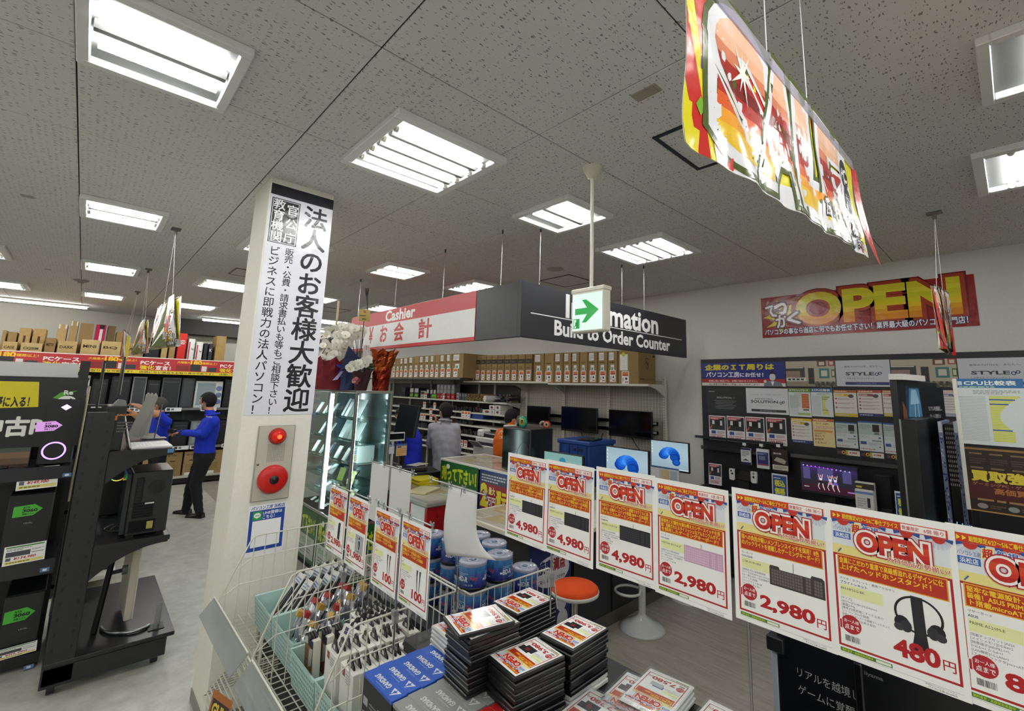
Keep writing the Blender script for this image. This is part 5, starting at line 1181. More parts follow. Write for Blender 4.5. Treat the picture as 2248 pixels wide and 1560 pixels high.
# ================================================================ stools
def stool(x,y,zs,seat,lab,rz):
 T=thing('bar_stool',lab,'stool',(x,y,0),rz,group='round stools at the information counter')
 m=MB();m.lathe([(.19,0),(.193,.008),(.16,.022),(.09,.06),(.04,.095),(.03,.11)],'c3c5c3','gloss',40);m.build('base',T,world=False)
 m=MB();m.lathe([(.03,.1),(.03,zs *.62)],'c3c5c3','gloss',20);m.lathe([(.021,zs *.62),(.021,zs -.05)],'b9bbb9','metal',16);m.build('column',T,world=False)
 m=MB();R_=.11;m.tube([(.02,-.02,zs *.46)]+[(.12 +R_ *math.cos(a),R_ *math.sin(a),zs *.46 -.01)for a in [(-2.2 +4.4 *k/14)for k in range(15)]]+[(.02,.02,zs *.46)],.011,'c6c8c6','gloss',8);m.build('foot_ring',T,world=False)
 m=MB();m.lathe([(.05,zs -.06),(.13,zs -.045),(.162,zs -.03),(.165,zs -.012),(.16,zs -.008)],'d3d2ca','satin',40);m.build('seat_shell',T,world=False)
 m=MB();m.lathe([(.16,zs -.014),(.158,zs +.004),(.14,zs +.018),(.08,zs +.028),(0,zs +.032)],seat,'fabric',40);m.build('cushion',T,world=False)
 return T
p=at(1262,1283,Z=.65);stool(p.x,p.y,.63,'d8480c','round orange stool beside the disc spindles',2.4)
p=at(1410,1378,Z=0);stool(p.x,p.y,.66,'d8480c','white pedestal stool standing alone, seat hidden behind the price sheets',2.5)
p=at(1512,1312,Z=0);stool(p.x,p.y,.66,'d8480c','farthest white stool, only its round base showing below the sheets',2.5)
# ================================================================ glass showcase
GX,GY,GZ0,GZ1=1.95,4.6,.62,1.86
T=thing('showcase','lit glass showcase with green notices round its base, behind the pillar','showcase',(2.14,5.3,0))
ends=(4.6,5.3,6.0);AL='b3b6b4'
m=MB();m.box(GX,GY,.06,2.34,6.0,GZ0,'2b5a37','satin');m.build('base_cabinet',T)
m=MB();m.box(GX +.02,GY +.02,0,2.32,5.98,.06,'222','matte');m.build('plinth',T)
m=MB();m.box(GX -.004,GY -.004,GZ0 -.03,2.344,6.004,GZ0,AL,'metal',.003);m.build('bottom_frame',T)
m=MB();m.box(GX -.004,GY -.004,GZ1,2.344,6.004,GZ1 +.028,'c6c8c6','metal',.003);m.build('top_frame',T)
for y in ends:
 for x in ((GX,2.315)if y!=5.3 else (GX,)):
  m=MB();yy=min(max(y,GY),6.0 -.03);w_=.03;m.box(x,yy,GZ0,x +.025,yy +w_,GZ1,AL,'metal',.003);m.build('post',T)
for y in (5.285,4.65,5.96):
 m=MB();m.tube([(GX +.035,y,GZ0 +.02),(GX +.035,y,GZ1 -.02)],.011,'f2fbff','led',8);m.build('light_tube',T)
m=MB();m.box(2.30,GY +.03,GZ0,2.31,5.98,GZ1,'55666a','gloss');m.build('back_panel',T)
SHZ=[at(800,y,Y=GY).z for y in (921,972,1021,1068,1110)]
for z in SHZ:
 m=MB();m.box(GX +.03,GY +.03,z -.008,2.295,5.98,z,'cfe3df','glass');m.build('glass_shelf',T)
m=MB();m.box(GX +.003,GY +.03,GZ0,GX +.007,5.985,GZ1,'e9f3f0','glass');m.build('front_glass',T)
m=MB();m.box(GX +.025,GY +.003,GZ0,2.315,GY +.007,GZ1,'e9f3f0','glass');m.build('side_glass',T)
for k,(y1,y0)in enumerate(((5.98,5.33),(5.27,4.63))):
 pr=Pr();sell_poster(pr,y1 -y0,.5);m=MB();pr.into(m,faceX(GX -.001,y1,.08),'semi',2e-4);m.build('green_notice',T)
pr=Pr();sell_poster(pr,.37,.5);m=MB();pr.into(m,faceY(GX +.01,GY -.001,.08),'semi',2e-4);m.build('green_notice',T)
q=random.Random(21);LV=[GZ0]+SHZ[::-1];nm_=('bottom','lowest glass','second glass','third glass','fourth glass','top glass')
def slab_item(nm,cat,lab,x,y,z,w_,h_,th,c,tilt,rz,scr=None,grp=None):
 m=MB();m.T=Matrix.Translation((x,y,z +.002 +th *.6))@Matrix.Rotation(rz,4,'Z')@Matrix.Rotation(tilt,4,'Y');m.box(0,-w_/2,0,th,w_/2,h_,c,'semi',.004)
 if scr:m.box(-.0015,-w_/2 +.008,.008,0,w_/2 -.008,h_ -.008,scr,'gloss')
 m.box(th,-.02,0,th +h_ *math.sin(tilt)*.9 +.005,.02,.006,'b9c4c4','acrylic')
 tag(m.build(nm,None,(x,y,z)),lab,cat,grp)
for i,z in enumerate(LV):
 for side,(ya,yb)in enumerate(((4.68,5.26),(5.33,5.93))):
  wh=nm_[i]+(' shelf' if i else ' floor')+(' of the nearer showcase bay' if side==0 else ' of the farther showcase bay');n=4 +(i%2)
  for k in range(n):
   y=ya +.04 +(yb -ya -.08)*(k +.5)/n;o_=ORD2[k]
   if i in (4,5)and side==0:
    slab_item('tablet','tablet',o_ +' silver tablet on the '+wh,GX +.1,y,z,.11 if i==4 else .08,min(.2,(GZ1 -z)*.9),.012,('aeb6ba','c6ccd0','9aa4ab')[k%3],.42,.15 *math.sin(k),None,'devices in the glass showcase')
   elif i==3 and side==0 and k==0:
    carton('phone_box',GX +.12,y -.03,z,GX +.3,y +.05,z +.17,'d3d6d6','white box with blue and yellow stripes in the showcase','box',None,'x',kind='semi',extra=lambda pr,W_,H_:[pr.poly([(W_ *.1,H_ *(.1 +j *.13)),(W_ *.9,H_ *(.2 +j *.13)),(W_ *.9,H_ *(.25 +j *.13)),(W_ *.1,H_ *(.15 +j *.13))],('d8a82a','d8a82a','c4922a','2f6fb4','2a62a6','24549a')[j])for j in range(6)])
   elif i in (1,2)and side==0 and k%2 ==0:
    slab_item('price_card','price card',o_ +' yellow green price card on the '+wh,GX +.08,y,z,.1,.13,.002,('c9cf8a','d4d8b4','b9cc5a')[k%3],.3,.2,None,'cards in the glass showcase')
   elif i in (1,2):
    slab_item('laptop_dark','laptop',o_ +' dark laptop on the '+wh,GX +.13,y,z,.13,.13,.012,'30363c',.6,0,'4a5a64','devices in the glass showcase')
   elif i==0:
    slab_item('card','price card',o_ +' small white card on the '+wh,GX +.1,y,z,.055,.06,.002,'dfe3e4',1.1,.1,None,'cards in the glass showcase')
   else:
    c_=('c2c8cc','8fa0c4','d6dadc','3a4a86','b4bcc4')[(k +i)%5]
    slab_item('phone','phone',o_ +' phone in a stand on the '+wh,GX +.07 +.06 *(k%2),y,z,.075,.14,.01,c_,.5,.1 *k -.2,'dbe4ea' if k%2 else None,'devices in the glass showcase')
# ================================================================ gift flowers on the showcase
FZ=GZ1 +.029
def fl(px,py,Y=4.85):return at(px,py,Y=Y)
def orchid_flower():
 m=MB();q=random.Random(2)
 for k,(a,L,w_)in enumerate(((PI/2,.04,.022),(PI/2 +1.25,.044,.034),(PI/2 -1.25,.044,.034),(PI/2 +2.5,.038,.02),(PI/2 -2.5,.038,.02))):
  ca,sa=math.cos(a),math.sin(a);P=[(0,0,0)]
  for t,ww in ((.45,.8),(.75,1),(1,.45)):P+=[(L *t,-w_ *ww,.006 *math.sin(t *2.5)),(L *t,w_ *ww,.006 *math.sin(t *2.5))]
  P+=[(L *1.08,0,-.002)]
  V=[(x *ca -y *sa,x *sa +y *ca,z +.002 *(k in (1,2)))for x,y,z in P]
  m.add(V,((0,1,2),(1,3,4,2),(3,5,6,4),(5,7,6)),'e9e8de','paper',True)
 m.ball((0,-.006,.008),(.007,.009,.008),'c9c478','satin',8,5);return m
T=thing('orchid_pot','large white phalaenopsis orchids arching left in a red wrapped pot','flowers',(2.08,5.35,FZ))
proto=orchid_flower().build('flower',T,world=False);first=[True];camp=Vector((0,0,HC))
def add_flower(p,s,T_=None):
 d=(camp -p).normalized();u=Vector((rnd.uniform(-.5,.5),rnd.uniform(-.5,.5),rnd.uniform(-.35,.35)));d=(d +u *.8).normalized();x=d.cross(Vector((0,0,1))).normalized();y=d.cross(x)*-1
 M=Matrix(((x.x *s,y.x *s,d.x *s,p.x),(x.y *s,y.y *s,d.y *s,p.y),(x.z *s,y.z *s,d.z *s,p.z),(0,0,0,1)))
 o=proto if first[0]else proto.copy()
 if not first[0]:col.objects.link(o);o.parent=T_ or T
 first[0]=False;o.matrix_local=WM[T_ or T].inverted()@M
YO=5.2
def orchid_stem(pts,n,s=1.0,T_=None,Y=YO):
 P=[at(x,y,Y=Y +dy)for x,y,dy in pts];path=[]
 for i in range(len(P)-1):
  for k in range(6):path.append(P[i].lerp(P[i +1],k/6))
 path.append(P[-1]);m=MB();m.tube(path,.004,'26301c','satin',6);m.build('stem',T_ or T)
 for k in range(n):
  t=1 -k/n *.72;i=t *(len(path)-1);p=path[int(i)].copy();p+=Vector((rnd.uniform(-.03,.03),rnd.uniform(-.05,.03),rnd.uniform(-.035,.035)));add_flower(p,s *(.75 +.45 *k/n))
for pts in ([(790,790,.1),(797,740,0),(770,716,0),(735,722,0),(702,757,0)],[(788,790,.1),(792,745,0),(765,728,0),(725,745,0),(700,790,.0)],[(785,790,.1),(786,742,0),(755,735,0),(722,765,0),(703,806,0)],
   [(785,790,.1),(780,735,0),(752,722,.05),(722,728,.05),(700,742,0)],[(780,790,.1),(775,755,0),(750,757,-.02),(726,780,-.02),(707,800,-.02)],[(790,790,.1),(800,725,.0),(786,722,0),(760,738,.0),(740,764,-.02)]):
 orchid_stem(pts,14,1.05)
def wrap(nm,T_,cx,cy,z0,z1,r0,r1,c,kind,n=22,seed=1,wob=.16,lean=(0,0)):
 q=random.Random(seed);m=MB();V=[];F=[];L=7
 for j in range(L):
  t=j/(L -1)
  for k in range(n):
   a=2 *PI *k/n;r=(r0 +(r1 -r0)*t**1.4)*(1 +wob *t *math.sin(k *3.1 +seed)*.6 +q.uniform(-.06,.06))
   V.append((cx +lean[0]*t +r *math.cos(a),cy +lean[1]*t +r *math.sin(a),z0 +(z1 -z0)*t *(1 +.12 *t *math.sin(k *2.3 +seed))))
 for j in range(L -1):
  for k in range(n):k2=(k +1)%n;F.append((j *n +k,j *n +k2,(j +1)*n +k2,(j +1)*n +k))
 m.add(V,F,c,kind,False);m.add(V[:n],(tuple(range(n))[::-1],),c,kind)
 return m.build(nm,T_)
p=fl(722,850,5.2);ztop=fl(722,790,5.2).z
wrap('red_wrap',T,p.x,5.2,FZ,ztop,.16,.2,'6e1420','fabric',seed=3);
m=MB();p=fl(752,808,4.98)
for k in range(5):a=k *1.25;m.prism([(0,0),(.05 *math.cos(a)-.012,.05 *math.sin(a)),(.09 *math.cos(a),.09 *math.sin(a)),(.05 *math.cos(a)+.016,.05 *math.sin(a)-.01)],0,.006,'3a2fa8','semi')if False else m.add([(p.x,4.97,p.z),(p.x +.05 *math.cos(a),4.96,p.z +.05 *math.sin(a)+.01),(p.x +.085 *math.cos(a +.2),4.95,p.z +.085 *math.sin(a +.2)),(p.x +.05 *math.cos(a +.5),4.98,p.z +.05 *math.sin(a +.5))],((0,1,2,3),),'4034b4','semi')
m.add([(p.x -.02,4.965,p.z -.03),(p.x +.01,4.965,p.z -.03),(p.x -.05,4.96,p.z -.12),(p.x -.1,4.96,p.z -.13)],((0,1,2,3),),'b9b4dc','semi');m.build('blue_bow',T)
T2=thing('wrapped_pot','flower pot wrapped in slate blue paper between two orchids','flowers',(2.1,4.98,FZ));p=fl(762,850,5.0);zt_=fl(762,770,5.0).z
wrap('blue_wrap',T2,p.x +.03,5.0,FZ,FZ +(zt_ -FZ)*.62,.1,.11,'323c64','fabric',18,5,.1)
V=[fl(746,812,4.93),fl(765,759,4.96),fl(790,786,4.95),fl(760,806,4.9)]
m=MB();m.add([tuple(v)for v in V]+[tuple(v +Vector((.02,.03,0)))for v in V],((0,3,2,1),(4,5,6,7),(0,1,5,4),(1,2,6,5),(2,3,7,6),(3,0,4,7)),'2c3558','fabric');m.build('folded_paper',T2)
T3=thing('wrapped_pot','tall pot wrapped in crinkled copper foil at the right end of the showcase','flowers',(2.25,4.9,FZ));p=fl(835,850,4.78);zt_=fl(840,770,4.78).z
wrap('foil_wrap',T3,p.x,4.78,FZ,FZ +(zt_ -FZ)*.55,.085,.1,'8a2c1c','foil',20,7,.1);wrap('foil_top',T3,p.x,4.78,FZ +(zt_ -FZ)*.5,zt_,.1,.13,'a04a22','foil',20,9,.3,(.02,0))
T4=thing('bouquet','small white orchid and pink rose arrangement with dark leaves','flowers',(2.2,4.75,FZ));p=fl(792,850,4.74)
wrap('dark_wrap',T4,p.x,4.74,FZ,FZ +.2,.06,.1,'3a2024','fabric',16,11,.2)
for k in range(7):
 m=MB();a=k *.9;pp=fl(800 +10 *math.cos(a),808 +8 *math.sin(a),4.72);m.add([(pp.x -.05,4.71,pp.z -.01),(pp.x,4.69,pp.z +.03),(pp.x +.07,4.7,pp.z +.015),(pp.x +.01,4.7,pp.z -.025)],((0,3,2,1),),('1f3a1c','28301c','35241f')[k%3],'semi');m.build('leaf',T4)
for k in range(5):
 m=MB();pp=fl(777 +(k%3)*5,834 +(k//3)*6 -(k%2)*3,4.66);m.ball(tuple(pp),(.022,.02,.02),('a8606c','b87a7c','8a3a4a','c09080','96485a')[k],'fabric',10,6);m.build('rose',T4)
T_save=T;T=T4
for k in range(13):
 t=k/12;pp=fl(766 +44 *t,806 -14 *t +6 *math.sin(k *2),4.68);add_flower(pp,.85,T4)
T=T_save
def plaque(nm,px,py,px2,py2,Y,c,lines,lab,post):
 a,b=at(px,py2,Y=Y),at(px2,py,Y=Y);w_,h_=b.x -a.x,b.z -a.z;pr=Pr();lines(pr,w_,h_)
 Tt=thing(nm,lab,'plaque',(a.x +w_/2,Y,FZ));m=MB();m.box(0,0,-.006,w_,h_,0,c,'satin');pr.into(m,None,'paper',2e-4);o=m.build('board',Tt,world=False);o.matrix_local=WM[Tt].inverted()@basis((a.x,Y,a.z),(1,0,.05),(0,0,1))
 m=MB();m.tube([(a.x +w_ *.45,Y +.008,FZ),(a.x +w_ *.5,Y +.008,a.z +h_ *.5)],.005,post,'satin',6);m.build('stake',Tt)
plaque('gift_plaque',787,681,814,704,4.86,'cdb86c',lambda pr,w,h:pr.fit('御祝',w *.4,h *.68,w *.25,h *.22,'b0402a',.03).scribble(w *.1,h *.38,w *.8,h *.16,1,'4a3a1c').scribble(w *.3,h *.1,w *.6,h *.18,1,'3a2c14'),'cream wooden gift plaque standing above the orchids before the cashier sign','2a2418')
plaque('gift_plaque',797,758,814,794,4.7,'d8d4d0',lambda pr,w,h:pr.vert('御祝',w *.45,h *.97,w *.3,w *.34,'b03a34',.02).vert('開店記念',w *.78,h *.9,w *.17,w *.22,'8a3a3a').vert('株式会社 様',w *.3,h *.62,w *.15,w *.2,'33302c'),'white gift plaque with vertical writing in front of the copper foil pot','b7aa98')
m=MB();p=at(741,690,Y=5.9);m.box(p.x -.012,5.9,FZ,p.x +.012,5.91,at(741,660,Y=5.9).z,'a0916a','satin');tag(m.build('gift_stake',None,(p.x,5.9,FZ)),'thin tan stake rising behind the orchids left of the cashier sign','stake')
# wires running up behind the sign
m=MB()
for k in range(4):m.tube([at(806,683,Y=6.4)+Vector((.004 *k,0,0)),at(805 +(k -1.5),650,Y=6.4),at(800 +k *4,622,Y=6.4)],.006,('77777a','2c2c2e','55565a','333')[k],'satin',6)
p=at(806,683,Y=6.4);o=m.build('ceiling_cables',None,tuple(p));tag(o,'bundle of grey cables dropping from the ceiling behind the cashier sign','cable',kind='stuff')
# ================================================================ right wall display under the wall banner
XB=5.66
def wb(px,py,X=XB):return at(px,py,X=X)
T=thing('wall_display','black wall display unit with posters above and a shelf of PCs below','shelf unit',(5.5,1.2,0))
m=MB();m.box(XB +.003,-1.6,.1,5.69,2.84,2.375,'131418','satin',.003);m.build('back_panel',T)
ZS=wb(1700,1100,5.3).z
m=MB();m.box(5.1,-1.6,ZS -.035,XB,2.8,ZS,'15161a','satin',.004);m.build('shelf',T)
m=MB();m.box(5.2,-1.6,.05,XB,2.78,ZS -.035,'1a1b1f','satin');m.build('lower_body',T)
for (y0,y1,px,py)in ((1.87,2.83,1640,990),(-1.5,1.8,1860,1010)):
 z=wb(px,py,5.6).z;m=MB();m.box(5.58,y0,z -.03,5.61,y1,z +.012,'6d6e70','metal',.003);m.build('rail',T)
m=MB();z=wb(1640,968,5.58).z;m.box(5.57,1.87,z -.015,5.6,2.9,z +.015,'505256','metal',.004);m.build('rail',T)
m=MB();m.box(5.6,2.8,z -.012,5.62,2.93,z +.012,'b9bcbc','metal');m.build('rail_end',T)
def wsheet(nm,pxs,pyt,pyb,draw,lab,cat='poster',grp=None,base='d9d9d4',X=XB,kind='semi'):
 a,b=wb(pxs[0],pyt,X),wb(pxs[1],pyt,X);zt_=wb((pxs[0]+pxs[1])/2,pyt,X).z;zb_=wb((pxs[0]+pxs[1])/2,pyb,X).z
 w_,h_=a.y -b.y,zt_ -zb_;pr=Pr()
 if draw:draw(pr,w_,h_)
 return sheet(nm,pr,w_,h_,faceX(X,a.y,zb_),lab,cat,grp,base,kind)
def d_it(pr,w,h):
 pr.rect(0,0,w,h,'232d7c').rect(0,h *.13,w,h *.17,'a3242c').rect(0,0,w,h *.13,'d5d3cf')
 pr.fit('企業のＩＴ周りは',w *.05,h *.68,w *.83,h *.24,'d3c62a',.05,2).fit('パソコン工房',w *.06,h *.37,w *.42,h *.23,'dfe1ec',.035,2).fit('にお任せ！',w *.49,h *.38,w *.27,h *.18,'dfe1ec',.04,2)
 pr.fit('店頭に無い商品でも、お問い合わせください。',w *.09,h *.17,w *.6,h *.08,'e3d5d2',.02).fit('法人営業がお客様のご希望に沿って応対します！',w *.09,h *.025,w *.62,h *.08,'4a2026',.02)
 pr.poly([(w *.76,0),(w *.97,0),(w *.95,h *.16),(w *.9,h *.22),(w *.82,h *.22),(w *.77,h *.12)],'6e7480').poly([(w *.84,h *.2),(w *.88,h *.2),(w *.86,h *.02)],'dfe0e4').disc(w *.862,h *.38,w *.033,'c6c9cc',h *.15).disc(w *.862,h *.5,w *.038,'1e222c',h *.1,16,0,PI).disc(w *.78,h *.2,w *.018,'c6c9cc',h *.06)
def d_room(pr,w,h):
 pr.rect(0,0,w,h,'b0a894').rect(0,0,w,h *.2,'8c8270').rect(0,h *.28,w *.4,h *.48,'3b3a3a').rect(0,h *.3,w *.3,h *.32,'6d5a50').scribble(0,h *.32,w *.3,h *.28,5,'a68a7c',gap=.7).rect(0,h *.72,w *.37,h *.03,'d6d4cc').rect(.0,h *.2,w *.42,h *.15,'cfcdc4')
 for k in range(4):pr.rect(w *(.04 +.09 *k),h *.24,w *.06,h *.07,'2d2d2f')
 pr.rect(w *.47,h *.1,w *.12,h *.62,'2c2c30').rect(w *.47,h *.3,w *.12,h *.05,'5a2a2e')
 for k,(x,y,ww,hh,c_)in enumerate(((.66,.78,.18,.22,'6a3a36'),(.88,.8,.12,.2,'a83a3e'),(.69,.32,.2,.38,'3a7a7a'),(.93,.36,.07,.3,'5c6a3c'))):pr.rect(w *x,h *y,w *ww,h *hh,c_).rect(w *(x +ww *.2),h *(y +hh *.2),w *ww *.6,h *hh *.6,'c9c2b2')
 for k in range(14):pr.disc(w *(.62 +.028 *k),h *(.08 +.05 *math.sin(k *1.7)),w *.028,('4a4a38','5d5a44','3a3a30')[k%3],h *.08,8)
def infin(pr,x,y,s,c1,c2):
 pr.ring(x,y,s,s *.55,c1,20).ring(x +s *1.7,y +s *.6,s *.9,s *.5,c2,20)
def d_style(pr,w,h):
 pr.rect(0,0,w,h,'c3c4cc').fit('無限大のSTYLEを、あなたへ。',w *.17,h *.72,w *.7,h *.07,'5a5c66',.01).fit('STYLE',w *.19,h *.42,w *.52,h *.12,'2c2e38',.03,2);infin(pr,w *.76,h *.46,w *.035,'33406e','1f2b5c')
 pr.fit('［ スタイル インフィニティ ］',w *.18,h *.27,w *.52,h *.07,'444650',.01).rect(w *.17,h *.06,w *.8,h *.11,'2b386e').fit('CENTRAL PC',w *.38,h *.085,w *.36,h *.06,'6f7cae',.02)
def d_solb(pr,w,h):
 pr.rect(0,0,w,h,'232428').fit('iiyama',w *.05,h *.84,w *.15,h *.05,'b9b9bc',.02).fit('SOLUTION',w *.26,h *.6,w *.38,h *.06,'a5a6aa',.03);infin(pr,w *.69,h *.62,w *.02,'5c5d62','5c5d62')
 for k in range(6):pr.rect(w *(.2 +.015 *(k%3)),h *(.5 -k *.06),w *(.56 -.06 *(k%3)),h *.012,'8e8f94')
 for k in range(4):pr.poly([(0,h *(.1 +.2 *k)),(w,h *(.2 +.2 *k)),(w,h *(.22 +.2 *k)),(0,h *(.11 +.2 *k))],'2b2c31')
def d_solw(pr,w,h):
 pr.rect(0,0,w,h,'c9cad0').fit('ビジネスを、すべて大胆にお応えする。',w *.1,h *.72,w *.78,h *.06,'8d8f96').fit('BUSINESS GEAR',w *.22,h *.56,w *.42,h *.045,'55575f',.02).fit('SOLUTION',w *.12,h *.42,w *.64,h *.1,'2f3138',.03,2);infin(pr,w *.83,h *.44,w *.035,'3a3d46','2c2e38')
 pr.fit('［ ソリューション インフィニティ ］',w *.22,h *.3,w *.5,h *.05,'6a6c74').rect(w *.12,h *.07,w *.82,h *.1,'36383c').fit('BUSINESS PC',w *.34,h *.095,w *.38,h *.05,'8a8c92',.02)
def d_graph(hc,title,bar):
 def d(pr,w,h):
  pr.rect(0,0,w,h,'ccd2d2').rect(0,h *.86,w,h *.14,hc).fit(title,w *.16,h *.9,w *.74,h *.07,'e3ebe0',.03).rect(w *.06,h *.9,w *.07,h *.06,'b9ccd6').scribble(w *.28,h *.76,w *.66,h *.07,3,'8d9298')
  n=30
  for k in range(n):
   y=h *(.72 -.68 *k/n);pr.rect(w *.05,y,w *.4,h *.008,'a2a8ae')
   if bar=='y':pr.rect(w *.5,y,w *max(.1,(.43 -.3 *abs(math.sin(k *.118)))if k<24 else .3),h *.018,'37528e' if k in (2,5,22)else 'c9cc4a')
  if bar=='o':pr.rect(w *.6,h *.3,w *.32,h *.5,'b4572c').scribble(w *.62,h *.32,w *.28,h *.46,8,'d08a5a').scribble(w *.05,h *.3,w *.5,h *.46,12,'98a09a').rect(w *.64,h *.22,w *.26,h *.05,'4a4c50').rect(w *.4,h *.06,w *.55,h *.08,'9fb06a')
 return d
def d_flyer(top,acc,bot,lines=4,seed=1):
 def d(pr,w,h):
  q=random.Random(seed);pr.rect(0,0,w,h,'d3cec6').rect(0,h *.9,w,h *.1,top).scribble(w *.06,h *.92,w *.86,h *.06,1,'ead9b4',q).rect(w *.06,h *.76,w *.6,h *.1,acc).scribble(w *.08,h *.775,w *.56,h *.07,1,'e8e2d2',q).disc(w *.76,h *.78,w *.12,'4a4650',h *.07)
  for k in range(lines):
   y=h *(.64 -k *.5 /lines);pr.disc(w *.1,y +h *.03,w *.045,'9a5a5e').rect(w *.18,y +h *.03,w *.7,h *.012,'7a6a78').scribble(w *.18,y -h *.01,w *.7,h *.035,1,'a88a90',q)
  pr.rect(0,0,w,h *.12,bot).scribble(w *.06,h *.03,w *.86,h *.06,1,'b9b6cc',q)
 return d
def d_safe(pr,w,h):
 pr.rect(0,0,w,h,'d9c690').rect(0,h *.9,w,h *.1,'b0603c').scribble(w *.05,h *.92,w *.9,h *.06,1,'eadcc0').fit('パソコン工房の',w *.15,h *.79,w *.6,h *.07,'5a3a28',.02).fit('安心サポート',w *.06,h *.64,w *.88,h *.1,'e8dcd0',.04,2,[('a3482c',.08)]).rect(w *.06,h *.52,w *.86,h *.07,'c98a4a')
 pr.fit('安心して',w *.08,h *.34,w *.45,h *.08,'8e2f22',.03).fit('お任せ',w *.08,h *.22,w *.4,h *.08,'8e2f22',.03).fit('ください！',w *.08,h *.1,w *.5,h *.08,'8e2f22',.03).scribble(w *.08,h *.44,w *.5,h *.06,2,'7a6a4a')
def d_spec(seed):
 def d(pr,w,h):
  pr.rect(0,0,w,h,'c3c9c9').rect(0,h *.55,w,h *.4,'a9b5b4').rect(0,h *.95,w,h *.05,'3a5890').scribble(w *.05,h *.74,w *.5,h *.16,4,'7a8484').rect(w *.6,h *.66,w *.28,h *.24,'2a2726').rect(w *.66,h *.56,w *.2,h *.09,'6f7880')
  for k in range(3):pr.ring(w *(.1 +k *.14),h *.48,w *.06,w *.045,'97a0a2',14)
  pr.rect(w *.82,h *.44,w *.1,h *.05,'3a62a0').fit('¥94,800',w *.55,h *.33,w *.38,h *.05,'3a3438',.03).rect(w *.05,h *.22,w *.26,h *.1,'3a5288').scribble(w *.38,h *.2,w *.56,h *.1,3,'9aa0a4').rect(w *.82,h *.14,w *.08,h *.04,'6a7078').scribble(w *.04,h *.05,w *.9,h *.05,1,'a5685c')
 return d
def d_hand(pr,w,h):
 pr.rect(0,0,w,h,'d6d2d2').rect(w *.04,h *.42,w *.92,h *.54,'2c2b30').poly([(w *.04,h *.96),(w *.9,h *.96),(w *.5,h *.8),(w *.04,h *.84)],'9c2c38').poly([(w *.04,h *.5),(w *.2,h *.62),(w *.2,h *.52),(w *.04,h *.42)],'a8623e').rect(w *.2,h *.64,w *.14,h *.16,'d3d1ce').rect(w *.68,h *.6,w *.12,h *.2,'d3d1ce').rect(w *.34,h *.6,w *.34,h *.22,'17181c').scribble(w *.1,h *.84,w *.7,h *.09,2,'e0b4b4',gap=.7)
 pr.rect(w *.14,h *.25,w *.26,h *.13,'2c4a8a').rect(w *.46,h *.25,w *.46,h *.13,'c9bcbc').scribble(w *.5,h *.265,w *.4,h *.1,4,'98888c').rect(w *.06,h *.19,w *.88,h *.022,'a02c3c').fit('109,800',w *.1,h *.06,w *.68,h *.1,'a02c3c',.03,2).fit('円',w *.82,h *.06,w *.09,h *.05,'a02c3c',.02)
T2p=((1540,1722,795,847,d_it,'blue wall poster with big yellow lettering, left end of the display','232d7c'),(1724,1831,792,848,d_room,'photo poster of a desk and picture frames beside the blue poster','b0a894'),(1833,1952,790,848,d_style,'pale poster with infinity mark and dark blue strip, middle of the top row','c3c4cc'),(1954,2098,788,848,d_room,'photo poster of a desk and picture frames behind the gaming rack','b0a894'),(2100,2262,785,848,d_style,'pale poster with infinity mark above the yellow bar chart','c3c4cc'),(2264,2420,783,848,d_room,'photo poster of a desk at the right end of the top row','b0a894'))
for a,b,t_,bt,d,lb,bs in T2p:wsheet('wall_poster',(a,b),t_,bt,d,lb,base=bs,grp='posters along the top of the wall display')
for a,b,d,lb,bs in ((1552,1636,d_solb,'black poster with small white logo','232428'),(1637,1729,d_solw,'white poster with black logo and grey strip','c9cad0'),(1730,1778,d_graph('6f8a3a','グラフィックカード','o'),'green headed chart poster with an orange block','ccd2d2'),(1779,1826,d_graph('3f6490','CPU比較表','y'),'blue headed chart poster with yellow bars, small','ccd2d2'),(1829,1879,d_flyer('a85a2c','c9a82a','c4ae2a',3,3),'orange topped flyer with yellow strip','d3cec6'),(1881,1934,d_flyer('a8483c','8e4a4a','2f3266',4,5),'flyer with brown heading and navy foot','d3cec6'),(1936,1968,d_flyer('b05a34','a34a2c','c4ae2a',3,7),'narrow orange flyer half behind the gaming rack','d3cec6'),(2056,2110,d_flyer('b9a0a0','6a6c8a','8a8c94',5,8),'white table of figures behind the gaming rack','cfcfd2')):
 wsheet('wall_poster',(a,b),852 if a<1800 else 856,908 if a<1640 else 914,d,lb +', second row of the wall display',base=bs,grp='posters in the second row of the wall display')
for k,(a,b)in enumerate(((1556,1592),(1595,1634),(1636,1677),(1681,1725))):wsheet('price_poster',(a,b),912 +k *1.5,965 +k *4,d_hand,ORD2[k]+' of four handheld console posters at 109 800 yen, from the bare wall','poster','posters at 109 800 yen','d6d2d2')
for a,b,t_,bt,d,lb in ((1736,1781,918,972,d_flyer('c9a82a','b9a030','2b3a72',4,11),'flyer with yellow stripes and navy foot, third row'),(1783,1830,919,980,d_safe,'yellow support flyer with brown lettering, third row'),(1833,1880,926,982,d_spec(1),'pale PC spec sheet left in the third row'),(1883,1935,925,990,d_spec(2),'pale PC spec sheet middle in the third row'),(1938,1985,929,996,d_spec(3),'pale PC spec sheet right in the third row')):
 wsheet('wall_poster',(a,b),t_,bt,d,lb +' of the wall display',grp='posters in the third row of the wall display')
